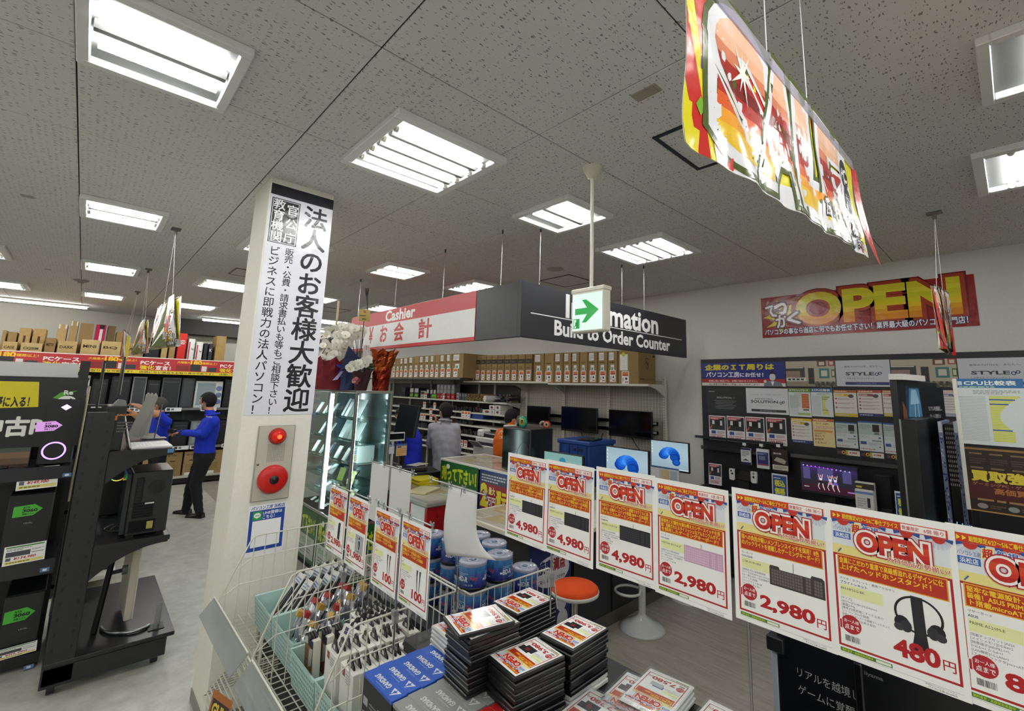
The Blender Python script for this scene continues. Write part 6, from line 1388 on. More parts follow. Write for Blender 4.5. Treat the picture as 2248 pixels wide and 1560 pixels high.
for k,a in enumerate((1837,1890,1946)):
 def d(pr,w,h):pr.rect(0,0,w,h,'d0cbc4').rect(0,0,w *.4,h,'3a2c30').disc(w *.3,h *.5,w *.09,'d8a82a',h *.34).disc(w *.3,h *.5,w *.05,'3a2c30',h *.2).scribble(w *.04,h *.2,w *.16,h *.5,2,'8a5a5a').rect(w *.4,0,w *.1,h,'a8a04a').fit('4,988',w *.56,h *.35,w *.32,h *.35,'a02a34',.04)
 wsheet('payment_strip',(a,a +50),988 +k *5,999 +k *5,d,ORD2[k]+' yellow zero interest strip under the spec sheets, from the left','label','yellow strips under the spec sheets',X=XB -.002)
# packets hanging on the rail
def packet(px0,px1,pyt,pyb,draw,lab,c,X=5.53,th=.03):
 a,b=wb(px0,pyt,X),wb(px1,pyt,X);zt_,zb_=a.z,wb(px0,pyb,X).z;w_,h_=a.y -b.y,zt_ -zb_
 Tt=thing('hanging_packet',lab,'packet',(X,(a.y +b.y)/2,zt_),group='packets hanging on the display rail');m=MB();m.box(X,b.y,zb_,X +th,a.y,zt_,c,'semi',.004);pr=Pr();draw(pr,w_,h_);pr.into(m,faceX(X -.0005,a.y,zb_),'semi',2e-4);m.build('pack',Tt)
 m=MB();yc=(a.y +b.y)/2;m.tube([(5.6,yc,zt_ +.03),(X -.02,yc,zt_ +.02),(X -.03,yc,zt_ +.035)],.003,'b9bcbc','metal',6);m.build('hook',Tt)
 m=MB();m.box(X -.032,yc -.02,zt_ +.03,X -.03,yc +.02,zt_ +.06,'d8d8d4','paper');m.build('price_tag',Tt)
packet(1626,1647,982,1018,lambda pr,w,h:pr.rect(0,0,w,h,'cfd0d4').rect(0,h *.88,w,h *.12,'2d2c60').rect(0,0,w,h *.16,'25264a').scribble(w *.1,h *.5,w *.75,h *.34,4,'55586a').poly([(w *.1,h *.24),(w *.5,h *.36),(w *.9,h *.2),(w *.5,h *.26)],'2a2a2a'),'white and navy packet, first hanging on the display rail','cfd0d4')
packet(1660,1687,984,1026,lambda pr,w,h:pr.rect(0,0,w,h,'cdced2').rect(w *.06,h *.16,w *.9,h *.68,'2f3170').rect(w *.2,h *.44,w *.5,h *.2,'6a7488').scribble(w *.12,h *.7,w *.7,h *.1,2,'aab0d0').rect(w *.1,h *.16,w *.8,h *.08,'8a3a5a'),'white and purple packet, second hanging on the display rail','cdced2')
packet(1694,1728,985,1034,lambda pr,w,h:pr.rect(0,0,w,h,'2c2322').rect(0,h *.1,w,h *.22,'c9c6b4').poly([(w *.1,h *.5),(w *.3,h *.66),(w *.7,h *.6),(w *.9,h *.52),(w *.8,h *.38),(w *.5,h *.42)],'a8a296').fit('熱伝導',w *.1,h *.78,w *.5,h *.08,'c9c2c0',.03).scribble(w *.1,h *.14,w *.8,h *.14,3,'6a6658'),'black packet with white gadget, third hanging on the display rail','2c2322')
# things on the display shelf
X=5.3;p,r_=wb(1601,1035,X),wb(1663,1060,X);zc=(p.z +r_.z)/2 +.02
T=thing('handheld_console','white handheld game PC with black screen on the wall display shelf','console',(X,(p.y +r_.y)/2,zc));W_=p.y -r_.y
for s,nm in ((1,'grip'),(-1,'grip')):
 m=MB();yc=(p.y +r_.y)/2 +s *W_ *.385;P=[(yc -.03,zc +.055),(yc +.03,zc +.055),(yc +.034,zc +.02),(yc +.03,zc -.06),(yc -.012,zc -.065),(yc -.03,zc -.05)]
 if s<0:P=[(2 *yc -y,z)for y,z in P][::-1]
 m.prism(P,X -.012,X +.02,'cfd0ce','satin','yz');m.build(nm,T)
 m=MB()
 for dy,dz,r0 in (((.008,.035,.009),(-.004,.006,.011))if s>0 else ((-.0,.0,.011),(-.008,.035,.004),(.006,.035,.004),(0,.045,.004),(0,.025,.004))):m.T=Matrix.Translation((X -.012,yc +dy,zc +dz))@Matrix.Rotation(-PI/2,4,'Y');m.lathe([(r0,0),(r0,.006),(0,.008)],'141414','satin',12)
 o=m.build('buttons',T);o['kind']='stuff'
m=MB();yc=(p.y +r_.y)/2;m.box(X -.006,yc -W_ *.29,zc -.052,X +.016,yc +W_ *.29,zc +.056,'0c0c0e','gloss',.004);m.build('screen',T)
m=MB();m.box(X +.0,yc -.06,ZS,X +.05,yc +.06,zc -.06,'18181a','black');m.build('stand',T)
a,b=wb(1555,1022,5.25),wb(1583,1022,5.25);pr=Pr();w_=a.y -b.y;d_hand(pr,w_,.23);sheet('small_poster',pr,w_,.23,basis((5.25,a.y,wb(1560,1062,5.25).z),(0,-1,.0),(.05,0,1)),'small 109 800 yen card standing left of the handheld console','card',base='d6d2d2')
tag(MB().box(5.27,b.y +.03,ZS,5.33,a.y -.03,wb(1560,1062,5.25).z +.03,'1a1a1c','black').build('card_prop',None,(5.3,a.y -.06,ZS)),'black block behind the small 109 800 yen card','card holder')
def d_tax(pr,w,h):pr.rect(0,0,w,h,'c9ccd4').rect(w *.06,h *.04,w *.88,h *.9,'2e4a86').fit('税込',w *.18,h *.55,w *.64,h *.22,'d3cf3a',.05,2).fit('価格',w *.18,h *.27,w *.64,h *.22,'d3cf3a',.05,2).fit('です',w *.5,h *.09,w *.3,h *.11,'dfe3ea',.02).scribble(w *.12,h *.82,w *.7,h *.06,1,'c9d4ea')
for k,(px,pyt,pyb)in enumerate(((1693,1038,1078),(1963,1077,1115))):
 a=wb(px,pyt,5.22);b=wb(px +34,pyt,5.22);pr=Pr();w_=a.y -b.y;h_=.27;d_tax(pr,w_,h_);sheet('tax_card',pr,w_,h_,basis((5.22,a.y,a.z -h_),(0,-1,0),(.04,0,1)),('blue tax included card left of the dancer screen','blue tax included card right of the small black PC')[k],'card','blue tax included cards','2e4a86')
 tag(MB().box(5.235,b.y +.02,ZS,5.3,a.y -.02,a.z -h_ +.05,'b4b8bc','acrylic').build('card_stand',None,(5.26,a.y -.08,ZS)),('clear stand holding the left blue tax card','clear stand holding the right blue tax card')[k],'card holder')
T=thing('display_monitor','black monitor showing dancers on a purple lit stage','monitor',(5.4,1.4,ZS));X=5.4;p,r_=wb(1755,1010,X),wb(1883,1026,X);zt_=(p.z +r_.z)/2;zb_=wb(1820,1088,X).z;W_=p.y -r_.y;H_=zt_ -zb_
m=MB();m.box(X,r_.y,zb_,X +.03,p.y,zt_,'191a1d','satin',.004);m.build('bezel',T)
pr=Pr();w,h=W_ -.02,H_ -.035
for k in range(8):pr.rect(0,h *k/8,w,h/8 +.001,('3a1c2a','3a1e2c','2c2832','2a2a34','2b2b38','30294a','3a2a5c','2a2540')[k])
for x,ww in ((.04,.13),(.31,.28),(.75,.15)):pr.rect(w *x,h *.42,w *ww,h *.42,'4f4a78')
for k in range(12):pr.disc(w *(.05 +.075 *k),h *(.9 -.006 *k),w *.014,'d47aff' if 1 <k<8 else 'b9b0e0',w *.014,10)
pr.rect(w *.1,h *.86,w *.5,h *.015,'8a3ad0')
for dx,sk in ((.36,'2a1a30'),(.53,'b08aa0'),(.62,'6a5ab0')):
 x=w *dx;pr.disc(x,h *.58,w *.016,'c08a8a',h *.04,10).poly([(x -w *.03,h *.5),(x +w *.03,h *.5),(x +w *.02,h *.4),(x -w *.02,h *.4)],'d8d0d4').poly([(x -w *.05,h *.32),(x +w *.05,h *.3),(x +w *.02,h *.42),(x -w *.02,h *.42)],sk)
 pr.poly([(x -w *.03,h *.5),(x -w *.05,h *.64),(x -w *.04,h *.64),(x -w *.02,h *.52)],'d0b0b0').poly([(x +w *.03,h *.5),(x +w *.045,h *.64),(x +w *.035,h *.65),(x +w *.015,h *.52)],'d0b0b0')
 pr.poly([(x -w *.04,h *.32),(x -w *.02,h *.32),(x -w *.045,h *.2),(x -w *.02,h *.1),(x -w *.035,h *.1),(x -w *.06,h *.2)],'d0b0b0').poly([(x +w *.02,h *.32),(x +w *.04,h *.31),(x +w *.05,h *.2),(x +w *.07,h *.09),(x +w *.055,h *.09),(x +w *.03,h *.2)],'d0b0b0')
pr.fit('iiyama',w *.05,h *.12,w *.09,h *.04,'d0d0d8',.03).rect(w *.82,h *.1,w *.14,h *.05,'8a6a9a')
m=MB();pr.into(m,faceX(X -.0005,p.y -.01,zb_ +.025),'screen',2e-4);o=m.build('screen',T);o['kind']='stuff'
m=MB();m.box(X +.03,(p.y +r_.y)/2 -.04,ZS,X +.06,(p.y +r_.y)/2 +.04,zb_ +.1,'151618');m.build('neck',T)
m=MB();m.box(X -.08,(p.y +r_.y)/2 -.13,ZS,X +.12,(p.y +r_.y)/2 +.13,ZS +.012,'151618','satin',.004);m.build('stand_base',T)
X=5.36;p,r_=wb(1918,1043,X),wb(1952,1043,X)
T=thing('desktop_tower','small black tower PC with silver base and blue light on the wall display shelf','computer',(X,p.y,ZS));zt_=p.z
m=MB();m.box(X,r_.y,ZS +.1,X +.26,p.y,zt_,'101114','semi',.004);m.build('case',T)
m=MB();m.box(X -.002,r_.y,ZS,X +.26,p.y,ZS +.1,'5b5d60','metal',.004);m.build('base',T)
m=MB();m.box(X -.0035,r_.y +.01,ZS +.012,X -.002,p.y -.01,ZS +.06,'0a0c18','gloss');m.build('port_panel',T)
m=MB();m.box(X -.005,r_.y +.03,ZS +.026,X -.0035,r_.y +.055,ZS +.05,'3a5cff','glow');m.build('power_light',T)
for (pxa,pxb,pyt,dz,nm,lb)in ((1876,1918,1056,.2,0,'white leaflet box with black print before the dancer screen'),(1876,1916,1072,.14,1,'white spec card with PC picture below the leaflet box')):
 X=5.2 -nm *.05;a,b=wb(pxa,pyt,X),wb(pxb,pyt,X);zt_=a.z;w_=a.y -b.y
 def ex(pr,W_,H_,nm=nm):
  if nm==0:pr.rect(0,H_ *.8,W_,H_ *.17,'2a281c').scribble(W_ *.06,H_ *.83,W_ *.5,H_ *.1,1,'c9b94a')
  else:pr.rect(0,H_ *.86,W_,H_ *.08,'6a84b0').rect(W_ *.65,H_ *.45,W_ *.16,H_ *.3,'2a2a2e').scribble(W_ *.1,H_ *.45,W_ *.5,H_ *.3,4,'9a9c9c')
 carton('leaflet_box',X,b.y,ZS,X +.06 -.02 *nm,a.y,zt_,'c9c8c2',lb,'leaflets',None,'x',kind='paper',extra=ex)
# ================================================================ gaming rack before the wall display
XG=3.0
def gx(px,py,X=XG):return at(px,py,X=X)
T=thing('gaming_rack','black gaming PC rack with blue artwork boards on its end','rack',(3.5,.3,0))
A=Vector((3.0,gx(1967,833).y,0));B=Vector((3.55,at(2057,850,X=3.55).y,0));U=(B -A).normalized();LW=(B -A).length
zt_=gx(1967,833).z;zb_=at(1988,1120,X=3.0).z -.4
m=MB();m.T=basis((A.x,A.y,zb_),U,(0,0,1));m.box(0,0,-.03,LW,zt_ -zb_,0,'14151a','black',.003);m.build('end_board',T)
def d_art(pr,x,y,w,h):
 pr.rect(x,y,w,h,'15181f');pr.poly([(x +w *.1,y),(x +w *.5,y),(x +w *.42,y +h),(x +w *.12,y +h)],'1f3a5c').poly([(x +w *.14,y +h *.5),(x +w *.44,y +h *.5),(x +w *.4,y +h *.97),(x +w *.2,y +h *.97)],'4f88b0').poly([(x +w *.2,y +h *.7),(x +w *.4,y +h *.72),(x +w *.34,y +h *.95),(x +w *.24,y +h *.95)],'9cc4dc')
 pr.poly([(x +w *.25,y +h *.05),(x +w *.27,y +h *.05),(x +w *.3,y +h *.75),(x +w *.29,y +h *.75)],'c4dcea').poly([(x +w *.36,y +h *.1),(x +w *.38,y +h *.1),(x +w *.36,y +h *.78),(x +w *.35,y +h *.78)],'c4dcea').poly([(x +w *.02,y +h *.1),(x +w *.1,y +h *.3),(x +w *.12,y +h *.6),(x +w *.04,y +h *.75)],'7a4a2c').poly([(x +w *.48,y +h *.2),(x +w *.54,y +h *.3),(x +w *.5,y +h *.6)],'6a3a24')
 pr.poly([(x +w *.14,y),(x +w *.5,y),(x +w *.48,y +h *.14)],'c9c2c0')
pr=Pr();hA=gx(1972,845).z -at(1985,985,X=3.03).z;pr2=Pr();d_art(pr2,.03,.0,.62,hA);pr.over(pr2,0,zt_ -zb_ -.03 -hA)
yy=zt_ -zb_;pr.fit('リアルを超越し、',.4,yy -.16,.2,.025,'c6c6c8',.02).fit('ゲームに覚醒せよ',.41,yy -.2,.16,.022,'b9b9bc',.02).rect(.42,yy -.44,.12,.08,'d0d0d0').rect(.43,yy -.43,.1,.06,'15151a').disc(.455,yy -.4,.014,'e0e0e0').disc(.505,yy -.4,.014,'e0e0e0')
hB=at(1990,1000,X=3.03).z -at(1992,1118,X=3.03).z;pr3=Pr();d_art(pr3,.04,0,.5,hB);pr.over(pr3,0,at(1992,1118,X=3.03).z -zb_)
m=MB();pr.into(m,basis((A.x,A.y,zb_),U,(0,0,1)),'semi',2e-4);o=m.build('board_artwork',T);o['kind']='stuff'
m=MB();m.T=basis((A.x,A.y,zt_),U,(0,0,1));m.box(-.005,.0,-.03,.3,.03,.03,'d0cdc9','paper');m.build('torn_strip',T,label='torn white paper strip on the top edge')
m=MB();m.box(2.99,A.y -.005,zb_,3.0,A.y +.002,zt_ -.2,'a9acae','metal');m.build('edge_trim',T)
m=MB();m.box(3.06,-1.5,0,4.3,A.y -.12,.95,'111216','black',.004);m.build('table_body',T)
m=MB();m.box(3.0,-1.5,.95,4.3,A.y -.05,.99,'17181c','satin',.004);m.build('table_top',T)
# boxed towers by the end board
a=at(2010,922,Y=.345);b=at(2058,930,Y=.345)
m=MB();m.box(a.x,.345,.99,min(b.x,4.2),.40,a.z,'0e0f12','black',.003);tag(m.build('black_panel',None,(a.x +.2,.36,.99)),'plain black upright panel in front of the blue artwork board','panel')
T=thing('gaming_tower','mesh fronted gaming PC with blue lights between two patterned strips','computer',(3.4,.28,.99))
X=3.25;p,r_=gx(2070,930,X),gx(2112,930,X);zt_=p.z
m=MB();m.box(X,r_.y,.99,X +.4,p.y,zt_,'0b0c0f','black',.004);m.build('case',T)
pr=Pr();w_,h_=p.y -r_.y,zt_ -.99
for i in range(9):
 for j in range(34):
  if j>20 or 4 <j<10:pr.rect(w_ *(.08 +i *.1),h_ *(.04 +j *.028),w_ *.05,h_ *.014,'4a4540')
for k in range(10):pr.rect(w_ *(.06 +k *.09),h_ *.34,w_ *.05,h_ *(.03 +.05 *abs(math.sin(k *1.3))),('d8e4e0','7ac4e0','3a8ad8')[k%3])
m=MB();pr.into(m,faceX(X -.0005,p.y,.99),'screen',2e-4);o=m.build('mesh_front',T);o['kind']='stuff'
for px,lb in ((2058,'left'),(2092,'right')):
 p,r_=gx(px,925,3.22),gx(px +9,925,3.22);pr=Pr();w_,h_=p.y -r_.y,p.z -1.05;q=random.Random(px)
 pr.rect(0,0,w_,h_,'8a94b4')
 for k in range(60):pr.rect(q.random()*w_ *.8,q.random()*h_ *.97,w_ *.3,.01,q.choice(('d3d6e0','3a4a8a','5a6aa4','2a3870')))
 pr.rect(0,h_ *.93,w_,h_ *.07,'dcdfe2');m=MB();m.box(3.22,r_.y,.99,3.6,p.y,p.z,'6d7898','paper');pr.into(m,faceX(3.2195,p.y,1.05),'paper',2e-4)
 tag(m.build('patterned_box',None,(3.4,p.y,.99)),'slim blue and white patterned box %s of the gaming PC'%lb,'box')
p,r_=gx(2092,831),gx(2240,833);w_,h_=.235,p.z -gx(2108,972).z;pr=Pr();d_graph('356aa0','CPU比較表','y')(pr,w_,h_);pr.scribble(.02,h_ *.86,.19,h_ *.035,1,'9ac4a0')
sheet('chart_poster',pr,w_,h_,faceX(2.995,p.y,p.z -h_),'large chart poster with blue heading and yellow bars on the gaming rack','poster',base='c9ced2',kind='semi')
pr=Pr();d_graph('8aa42c','グラフィック','o')(pr,.21,h_);sheet('chart_poster',pr,.21,h_,faceX(2.995,p.y -.238,p.z -h_),'lime headed chart poster at the right edge','poster',base='c9ced2',kind='semi')
p,q_=gx(2114,977),gx(2134,1118);w_,h_=.62,p.z -q_.z;pr=Pr();pr.rect(0,0,w_,h_,'2a2018').rect(0,h_ *.95,w_,h_ *.03,'8a6a3a').rect(0,.0,w_,h_ *.02,'b08a4a').rect(0,h_ *.18,w_,h_ *.3,'4a1418')
for k in range(9):pr.rect(w_ *(.03 +.11 *(k%5)),h_ *(.88 -.22 *(k//5)),w_ *.07,h_ *.025,'7a6448').scribble(w_ *(.03 +.11 *(k%5)),h_ *(.73 -.2 *(k//5)),w_ *.09,h_ *.1,3,'4a423a')
pr.fit('買取強化宣言！',.02,h_ *.47,w_ *.6,h_ *.16,'d3c23a',.05,2,[('3a1414',.09)]).fit('ゲーミングPC・ゲーミングデバイス',.02,h_ *.4,w_ *.5,h_ *.05,'a8785a',.02).fit('高価買取中！',.09,h_ *.29,w_ *.3,h_ *.09,'a8683a',.04,2).rect(.22,h_ *.26,.05,h_ *.08,'d8b82a')
pr.scribble(.03,h_ *.16,w_ *.8,h_ *.06,1,'9a7a4a')
for k in range(4):pr.disc(.045 +k *.1,h_ *.09,.018,'8a8682',h_ *.04).scribble(.07 +k *.1,h_ *.06,.05,h_ *.06,2,'6a5a48')
sheet('buying_poster',pr,w_,h_,faceX(2.99,p.y,q_.z),'dark brown poster with yellow lettering below the chart poster','poster',base='2a2018',kind='semi')
m=MB();m.box(2.985,p.y -.004,q_.z,3.0,p.y +.012,gx(2092,831).z,'d3d2c8','satin',.002);tag(m.build('poster_post',None,(2.99,p.y,q_.z)),'slim white post at the left edge of the chart poster','post')
# black display board low down behind the sheets
XL=1.95;p=at(1704,1400,X=XL)
T=thing('display_board','large black display board with white lettering below the price sheets','display board',(XL,.2,0))
m=MB();m.box(XL,-.9,.02,XL +.035,p.y,1.2,'101115','semi',.004);m.build('board',T)
g=at(1886,1470,X=XL);m=MB();m.box(XL -.02,g.y -.012,.02,XL,g.y +.012,at(1883,1450,X=XL).z,'4a4b50','metal',.004);m.build('board_rib',T)
m=MB();m.box(XL -.004,p.y,.4,XL +.035,p.y +.02,at(1700,1432,X=XL).z,'9aa6ac','satin',.002);m.build('edge_strip',T)
m=MB();zz=at(1700,1412,X=XL).z;m.box(XL -.02,p.y -.03,zz -.02,XL +.03,p.y +.03,zz +.03,'141518','satin',.004);m.build('corner_clamp',T)
pr=Pr();a=at(1752,1500,X=XL);pr.fit('リアルを越境し、',.0,.085,.2,.03,'9a9a9c',.0,2).fit('ゲームに覚醒せよ。',.0,.03,.24,.03,'9a9a9c',.0,2)
b=at(1898,1482,X=XL);pr.fit('iiyama',a.y -b.y,b.z -a.z +.06,.05,.014,'6a6a6e',.02)
m=MB();pr.into(m,faceX(XL -.0005,a.y,a.z -.06),'paper',2e-4);o=m.build('lettering',T);o['kind']='stuff'
# ================================================================ wire basket wagon in front
WR='d2d1c4';YD=(1.77,2.42,3.12);ZR=1.085;XBK=1.26
T=thing('basket_wagon','cream wire basket wagon full of small goods in front of the pillar','wagon',(1.1,2.2,0))
def divider(y,x0=.80,x1=XBK):
 top=[(x1,y,.62),(x1,y,ZR),(x0 +.03,y,ZR),(x0,y,ZR -.012),(.735,y,.93),(.672,y,.775),(.685,y,.755)]
 m=MB();m.tube(top,.0042,WR,'satin',8);m.build('top_rail',T)
 for z,xa in ((.97,.775),(.84,.715)):
  m=MB();m.tube([(x1,y,z),(xa +.04,y,z),(xa -.03,y,z -.045)],.003,WR,'satin',6);m.build('side_rail',T)
 m=MB();n=11
 for k in range(n):
  x=.70 +(x1 -.70)*k/(n -1);zt_=ZR if x>x0 else .775 +(x -.672)/(x0 -.672)*(ZR -.79);m.tube([(x,y,.62),(x,y,zt_)],.0024,WR,'satin',5,cap=False)
 o=m.build('wires',T);o['kind']='stuff'
for y in YD:divider(y)
m=MB();m.tube([(XBK +.0,1.77,ZR),(XBK,3.3,ZR)],.0042,WR,'satin',8);m.build('back_rail',T)
m=MB();m.tube([(XBK,1.77,.96),(XBK,3.3,.96)],.003,WR,'satin',6);m.build('back_rail',T)
m=MB()
for k in range(30):y=1.79 +k *.05;m.tube([(XBK,y,.62),(XBK,y,ZR)],.0024,WR,'satin',5,cap=False)
o=m.build('wires',T);o['kind']='stuff'
m=MB()                                   # wire floor: long wires and cross wires
for k in range(13):x=.68 +k *.046;m.tube([(x,.95,.61 if x>.74 else .63),(x,3.3,.61 if x>.74 else .63)],.0026,WR,'satin',5,cap=False)
for k in range(48):y=.97 +k *.049;m.tube([(XBK,y,.604),(.72,y,.604),(.672,y,.66),(.668,y,.73)],.0026,WR,'satin',5,cap=False)
o=m.build('wire_floor',T);o['kind']='stuff'
for z in (.665,.70,.735,.762):
 m=MB();m.tube([(.668,1.0,z),(.668,3.3,z)],.0035,WR,'satin',6);m.build('front_rail',T)
m=MB();m.box(.95,.6,.2,1.5,3.25,.59,'1c1c1e','matte',.004);m.build('dark_body',T)
for x in (.9,1.6):
 for y in (.9,3.2):
  m=MB();m.tube([(x,y,0),(x,y,.6)],.014,WR,'satin',10);m.build('leg',T)
# second tier below, only its rim in sight
m=MB()
for k in range(7):m.tube([(.62 +.012 *k,1.2,.42 -.0 *k +.012 *k),(.62 +.012 *k,2.95,.42 +.012 *k),(.95,2.95,.42 +.012 *k)],.0035,WR,'satin',6)
for k in range(10):x=.7 +.025 *k;m.tube([(x,2.95,.3),(x,2.95,.5)],.0024,WR,'satin',5,cap=False)
o=m.build('lower_basket',T);o['kind']='stuff'
# rear basket for the disc spindles
XE2,YE2=1.80,2.5
m=MB();m.tube([(1.31,YE2,ZR -.02),(1.31,1.75,ZR -.02),(1.31,1.74,ZR -.02),(XE2 -.02,1.73,ZR -.02),(XE2 +.01,1.73,ZR -.04),(XE2 +.05,1.73,.86)],.0042,WR,'satin',8);m.build('rear_rail',T)
m=MB();m.tube([(1.31,1.735,.93),(XE2,1.735,.93)],.003,WR,'satin',6);m.build('rear_rail',T)
m=MB()
for k in range(13):x=1.325 +k *.0385;m.tube([(x,1.735,.82),(x,1.735,ZR -.02)],.0024,WR,'satin',5,cap=False)
for k in range(15):y=1.78 +k *.048;m.tube([(1.31,y,.82),(1.31,y,ZR -.02)],.0024,WR,'satin',5,cap=False)
for k in range(5):x=1.7 +k *.03;m.tube([(XE2 +.02,1.75 +k *.15,.82),(XE2 +.02,1.75 +k *.15,ZR -.03)],.0024,WR,'satin',5,cap=False)
o=m.build('wires',T);o['kind']='stuff'
m=MB();m.box(1.29,1.74,.80,XE2 +.02,2.7,.83,'3a3b3e','satin');m.build('rear_deck',T)
m=MB();m.box(1.3,1.73,.86,1.318,1.75,1.01,WR,'satin',.004);m.build('corner_clip',T)
m=MB();m.box(.99,.35,.96,1.475,1.72,1.005,'1a1b1d','satin',.004);m.build('case_deck',T)
m=MB();m.box(1.05,.4,.25,1.45,1.7,.96,'141517','matte');m.build('deck_body',T)
# clear price holders along the front
for ya,yb,lb in ((3.2,2.47,'far'),(2.40,1.5,'near')):
 m=MB();m.add([(.665,ya,.775),(.665,yb,.775),(.605,yb,.70),(.605,ya,.70),(.668,ya,.772),(.668,yb,.772),(.608,yb,.697),(.608,ya,.697)],((0,1,2,3),(7,6,5,4),(0,4,5,1),(2,6,7,3),(1,5,6,2),(3,7,4,0)),'c9cfcf','acrylic')
 m.build('price_holder',T)
 m=MB();m.tube([(.667,ya,.778),(.667,yb,.778)],.004,'d8d7cc','satin',6);m.build('holder_rim',T)
# flyer clipped at the lower front
pr=Pr();pr.rect(0,0,.14,.19,'a8601c').rect(.01,.01,.12,.15,'2a2030').fit('GUN',.02,.1,.1,.045,'d8b82a',.05,2,[('1a1418',.1)]).rect(.0,0,.14,.05,'c9a02a').scribble(.02,.06,.1,.03,2,'b0782a')
sheet('orange_flyer',pr,.14,.19,basis((.57,2.66,.40),(.35,-1,-.1),(.12,0,1)),'orange flyer with yellow lettering clipped low on the wire wagon','flyer',base='a8601c',kind='semi')
# ---------------------------------------------------------------- pale blue plastic baskets
def plastic_basket(x0,x1,y0,y1,z0,z1,lab):
 Tt=thing('plastic_basket',lab,'basket',((x0 +x1)/2,(y0 +y1)/2,z0),group='pale blue plastic baskets');c='b0cfc9';t=.004;i=.012
 m=MB();m.box(x0 +i,y0 +i,z0,x1 -i,y1 -i,z0 +.004,c,'satin')
 A=[(x0 +i,y0 +i),(x1 -i,y0 +i),(x1 -i,y1 -i),(x0 +i,y1 -i)];Bq=[(x0,y0),(x1,y0),(x1,y1),(x0,y1)]
 dip=lambda k,s:z1
 V=[(a,b,z0)for a,b in A]+[(a,b,z1)for a,b in Bq]+[(a +(t if a<x0 +.1 else -t),b +(t if b<y0 +.1 else -t),z0)for a,b in A]+[(a +(t if a<x0 +.1 else -t),b +(t if b<y0 +.1 else -t),z1)for a,b in Bq]
 F=[]
 for k in range(4):k2=(k +1)%4;F+=[(k,k2,4 +k2,4 +k),(8 +k2,8 +k,12 +k,12 +k2),(4 +k,4 +k2,12 +k2,12 +k)]
 m.add(V,F,c,'satin');m.build('body',Tt)
 m=MB();m.tube([(x0,y0,z1),(x1,y0,z1),(x1,y1,z1),(x0,y1,z1)],.0045,'bcd9d3','satin',8,closed=True);m.build('rim',Tt)
 pr=Pr();L=y1 -y0;Hh_=z1 -z0
 for a in range(int(L/.019)):
  for b in range(6):pr.rect(.016 +a *.019 +(b%2)*.008,.012 +b *Hh_/7,.0075,.009,'6f918d')
 m=MB();pr.into(m,basis((x0 +i -.0012,y1,z0),(0,-1,0),(-i/Hh_,0,1)),'satin',1e-4);pr2=Pr();L=x1 -x0
 for a in range(int(L/.019)):
  for b in range(6):pr2.rect(.016 +a *.019 +(b%2)*.008,.012 +b *Hh_/7,.0075,.009,'6f918d')
 pr2.into(m,basis((x0,y0 +i -.0012,z0),(1,0,0),(0,-i/Hh_,1)),'satin',1e-4);o=m.build('perforations',Tt);o['kind']='stuff'
BZ0,BZ1=.622,.765
plastic_basket(.82,1.24,2.105,2.405,BZ0,BZ1,'pale blue basket of boxed cables, nearer bay, left')
plastic_basket(.82,1.24,1.785,2.095,BZ0,BZ1,'pale blue basket of boxed cables, nearer bay, right')
plastic_basket(.84,1.24,2.785,3.105,BZ0,BZ1,'pale blue basket of white watch packs, farther bay, left')
plastic_basket(.84,1.24,2.435,2.775,BZ0,BZ1,'pale blue basket of foil bags, farther bay, right')
# ---------------------------------------------------------------- boxed cables with black hooks
def cable_box(hh,red):
 Tt=thing('cable_box','','box');m=MB();m.box(-.0155,-.062,0,.0155,.062,hh,'dedcd4','paper',.002)
 pr=Pr();pr.rect(.012,hh -.034,.024,.026,'8e2430' if red else '3a2a62').rect(.0235,hh -.034,.001,.026,'dedcd4').rect(.012,hh -.0215,.024,.001,'dedcd4').scribble(.045,hh -.05,.045,.035,4,'8a8a90',gap=.4)
 if red:pr.rect(.012,.03,.03,.05,'b0505a').scribble(.05,.03,.04,.05,5,'a8484e',gap=.3)
 else:pr.poly([(.05,.02),(.06,.02),(.075,hh *.5),(.066,hh *.5)],'23242a').poly([(.02,.02),(.028,.02),(.05,hh *.4),(.044,hh *.4)],'4a4468')
 pr.into(m,faceX(-.016,.05,0),'paper',1.5e-4);m.build('carton',Tt,world=False)
 m=MB();P=[(-.034,0),(.034,0),(.03,.012),(.018,.02),(.012,.036),(0,.042),(-.012,.036),(-.018,.02),(-.03,.012)]
 m.prism(P,-.003,.003,'1a1a1e','semi','yz');m.v=[(x +.0,y,z +hh)for x,y,z in m.v];m.box(-.0042,-.008,hh +.006,.0042,.008,hh +.02,'cfcdc6','paper');m.build('hang_tab',Tt,world=False);return Tt
PB,PRD=cable_box(.22,False),cable_box(.255,True);usedp=set()
def put(p,x,y,z,rz,ty,lab,grp):
 M=Matrix.Translation((x,y,z))@Matrix.Rotation(rz,4,'Z')@Matrix.Rotation(ty,4,'Y')
 if p not in usedp:
  usedp.add(p);place(p,M);tag(p,lab,None,grp)
 else:dup(p,M=M,label=lab,group=grp)
q=random.Random(8)
for k in range(11):put(PRD,.872 +k *.0335,2.035 -.003 *k,.632,q.uniform(-.05,.05),q.uniform(-.06,.03)-.05,ORD2[k]+' boxed cable from the front in the left row of the nearer right basket','white boxed cables with black hooks')
for k in range(11):put(PRD,.872 +k *.0335,1.88 -.003 *k,.632,q.uniform(-.05,.05),q.uniform(-.06,.03)-.05,ORD2[k]+' boxed cable from the front in the right row of the nearer right basket','white boxed cables with black hooks')
for k in range(3):put(PB,.93 +k *.04,2.2,.66 +.006 *k,.1,.42 -.05 *k,ORD2[k]+' of three tilted boxed cables in the nearer left basket','white boxed cables with black hooks')
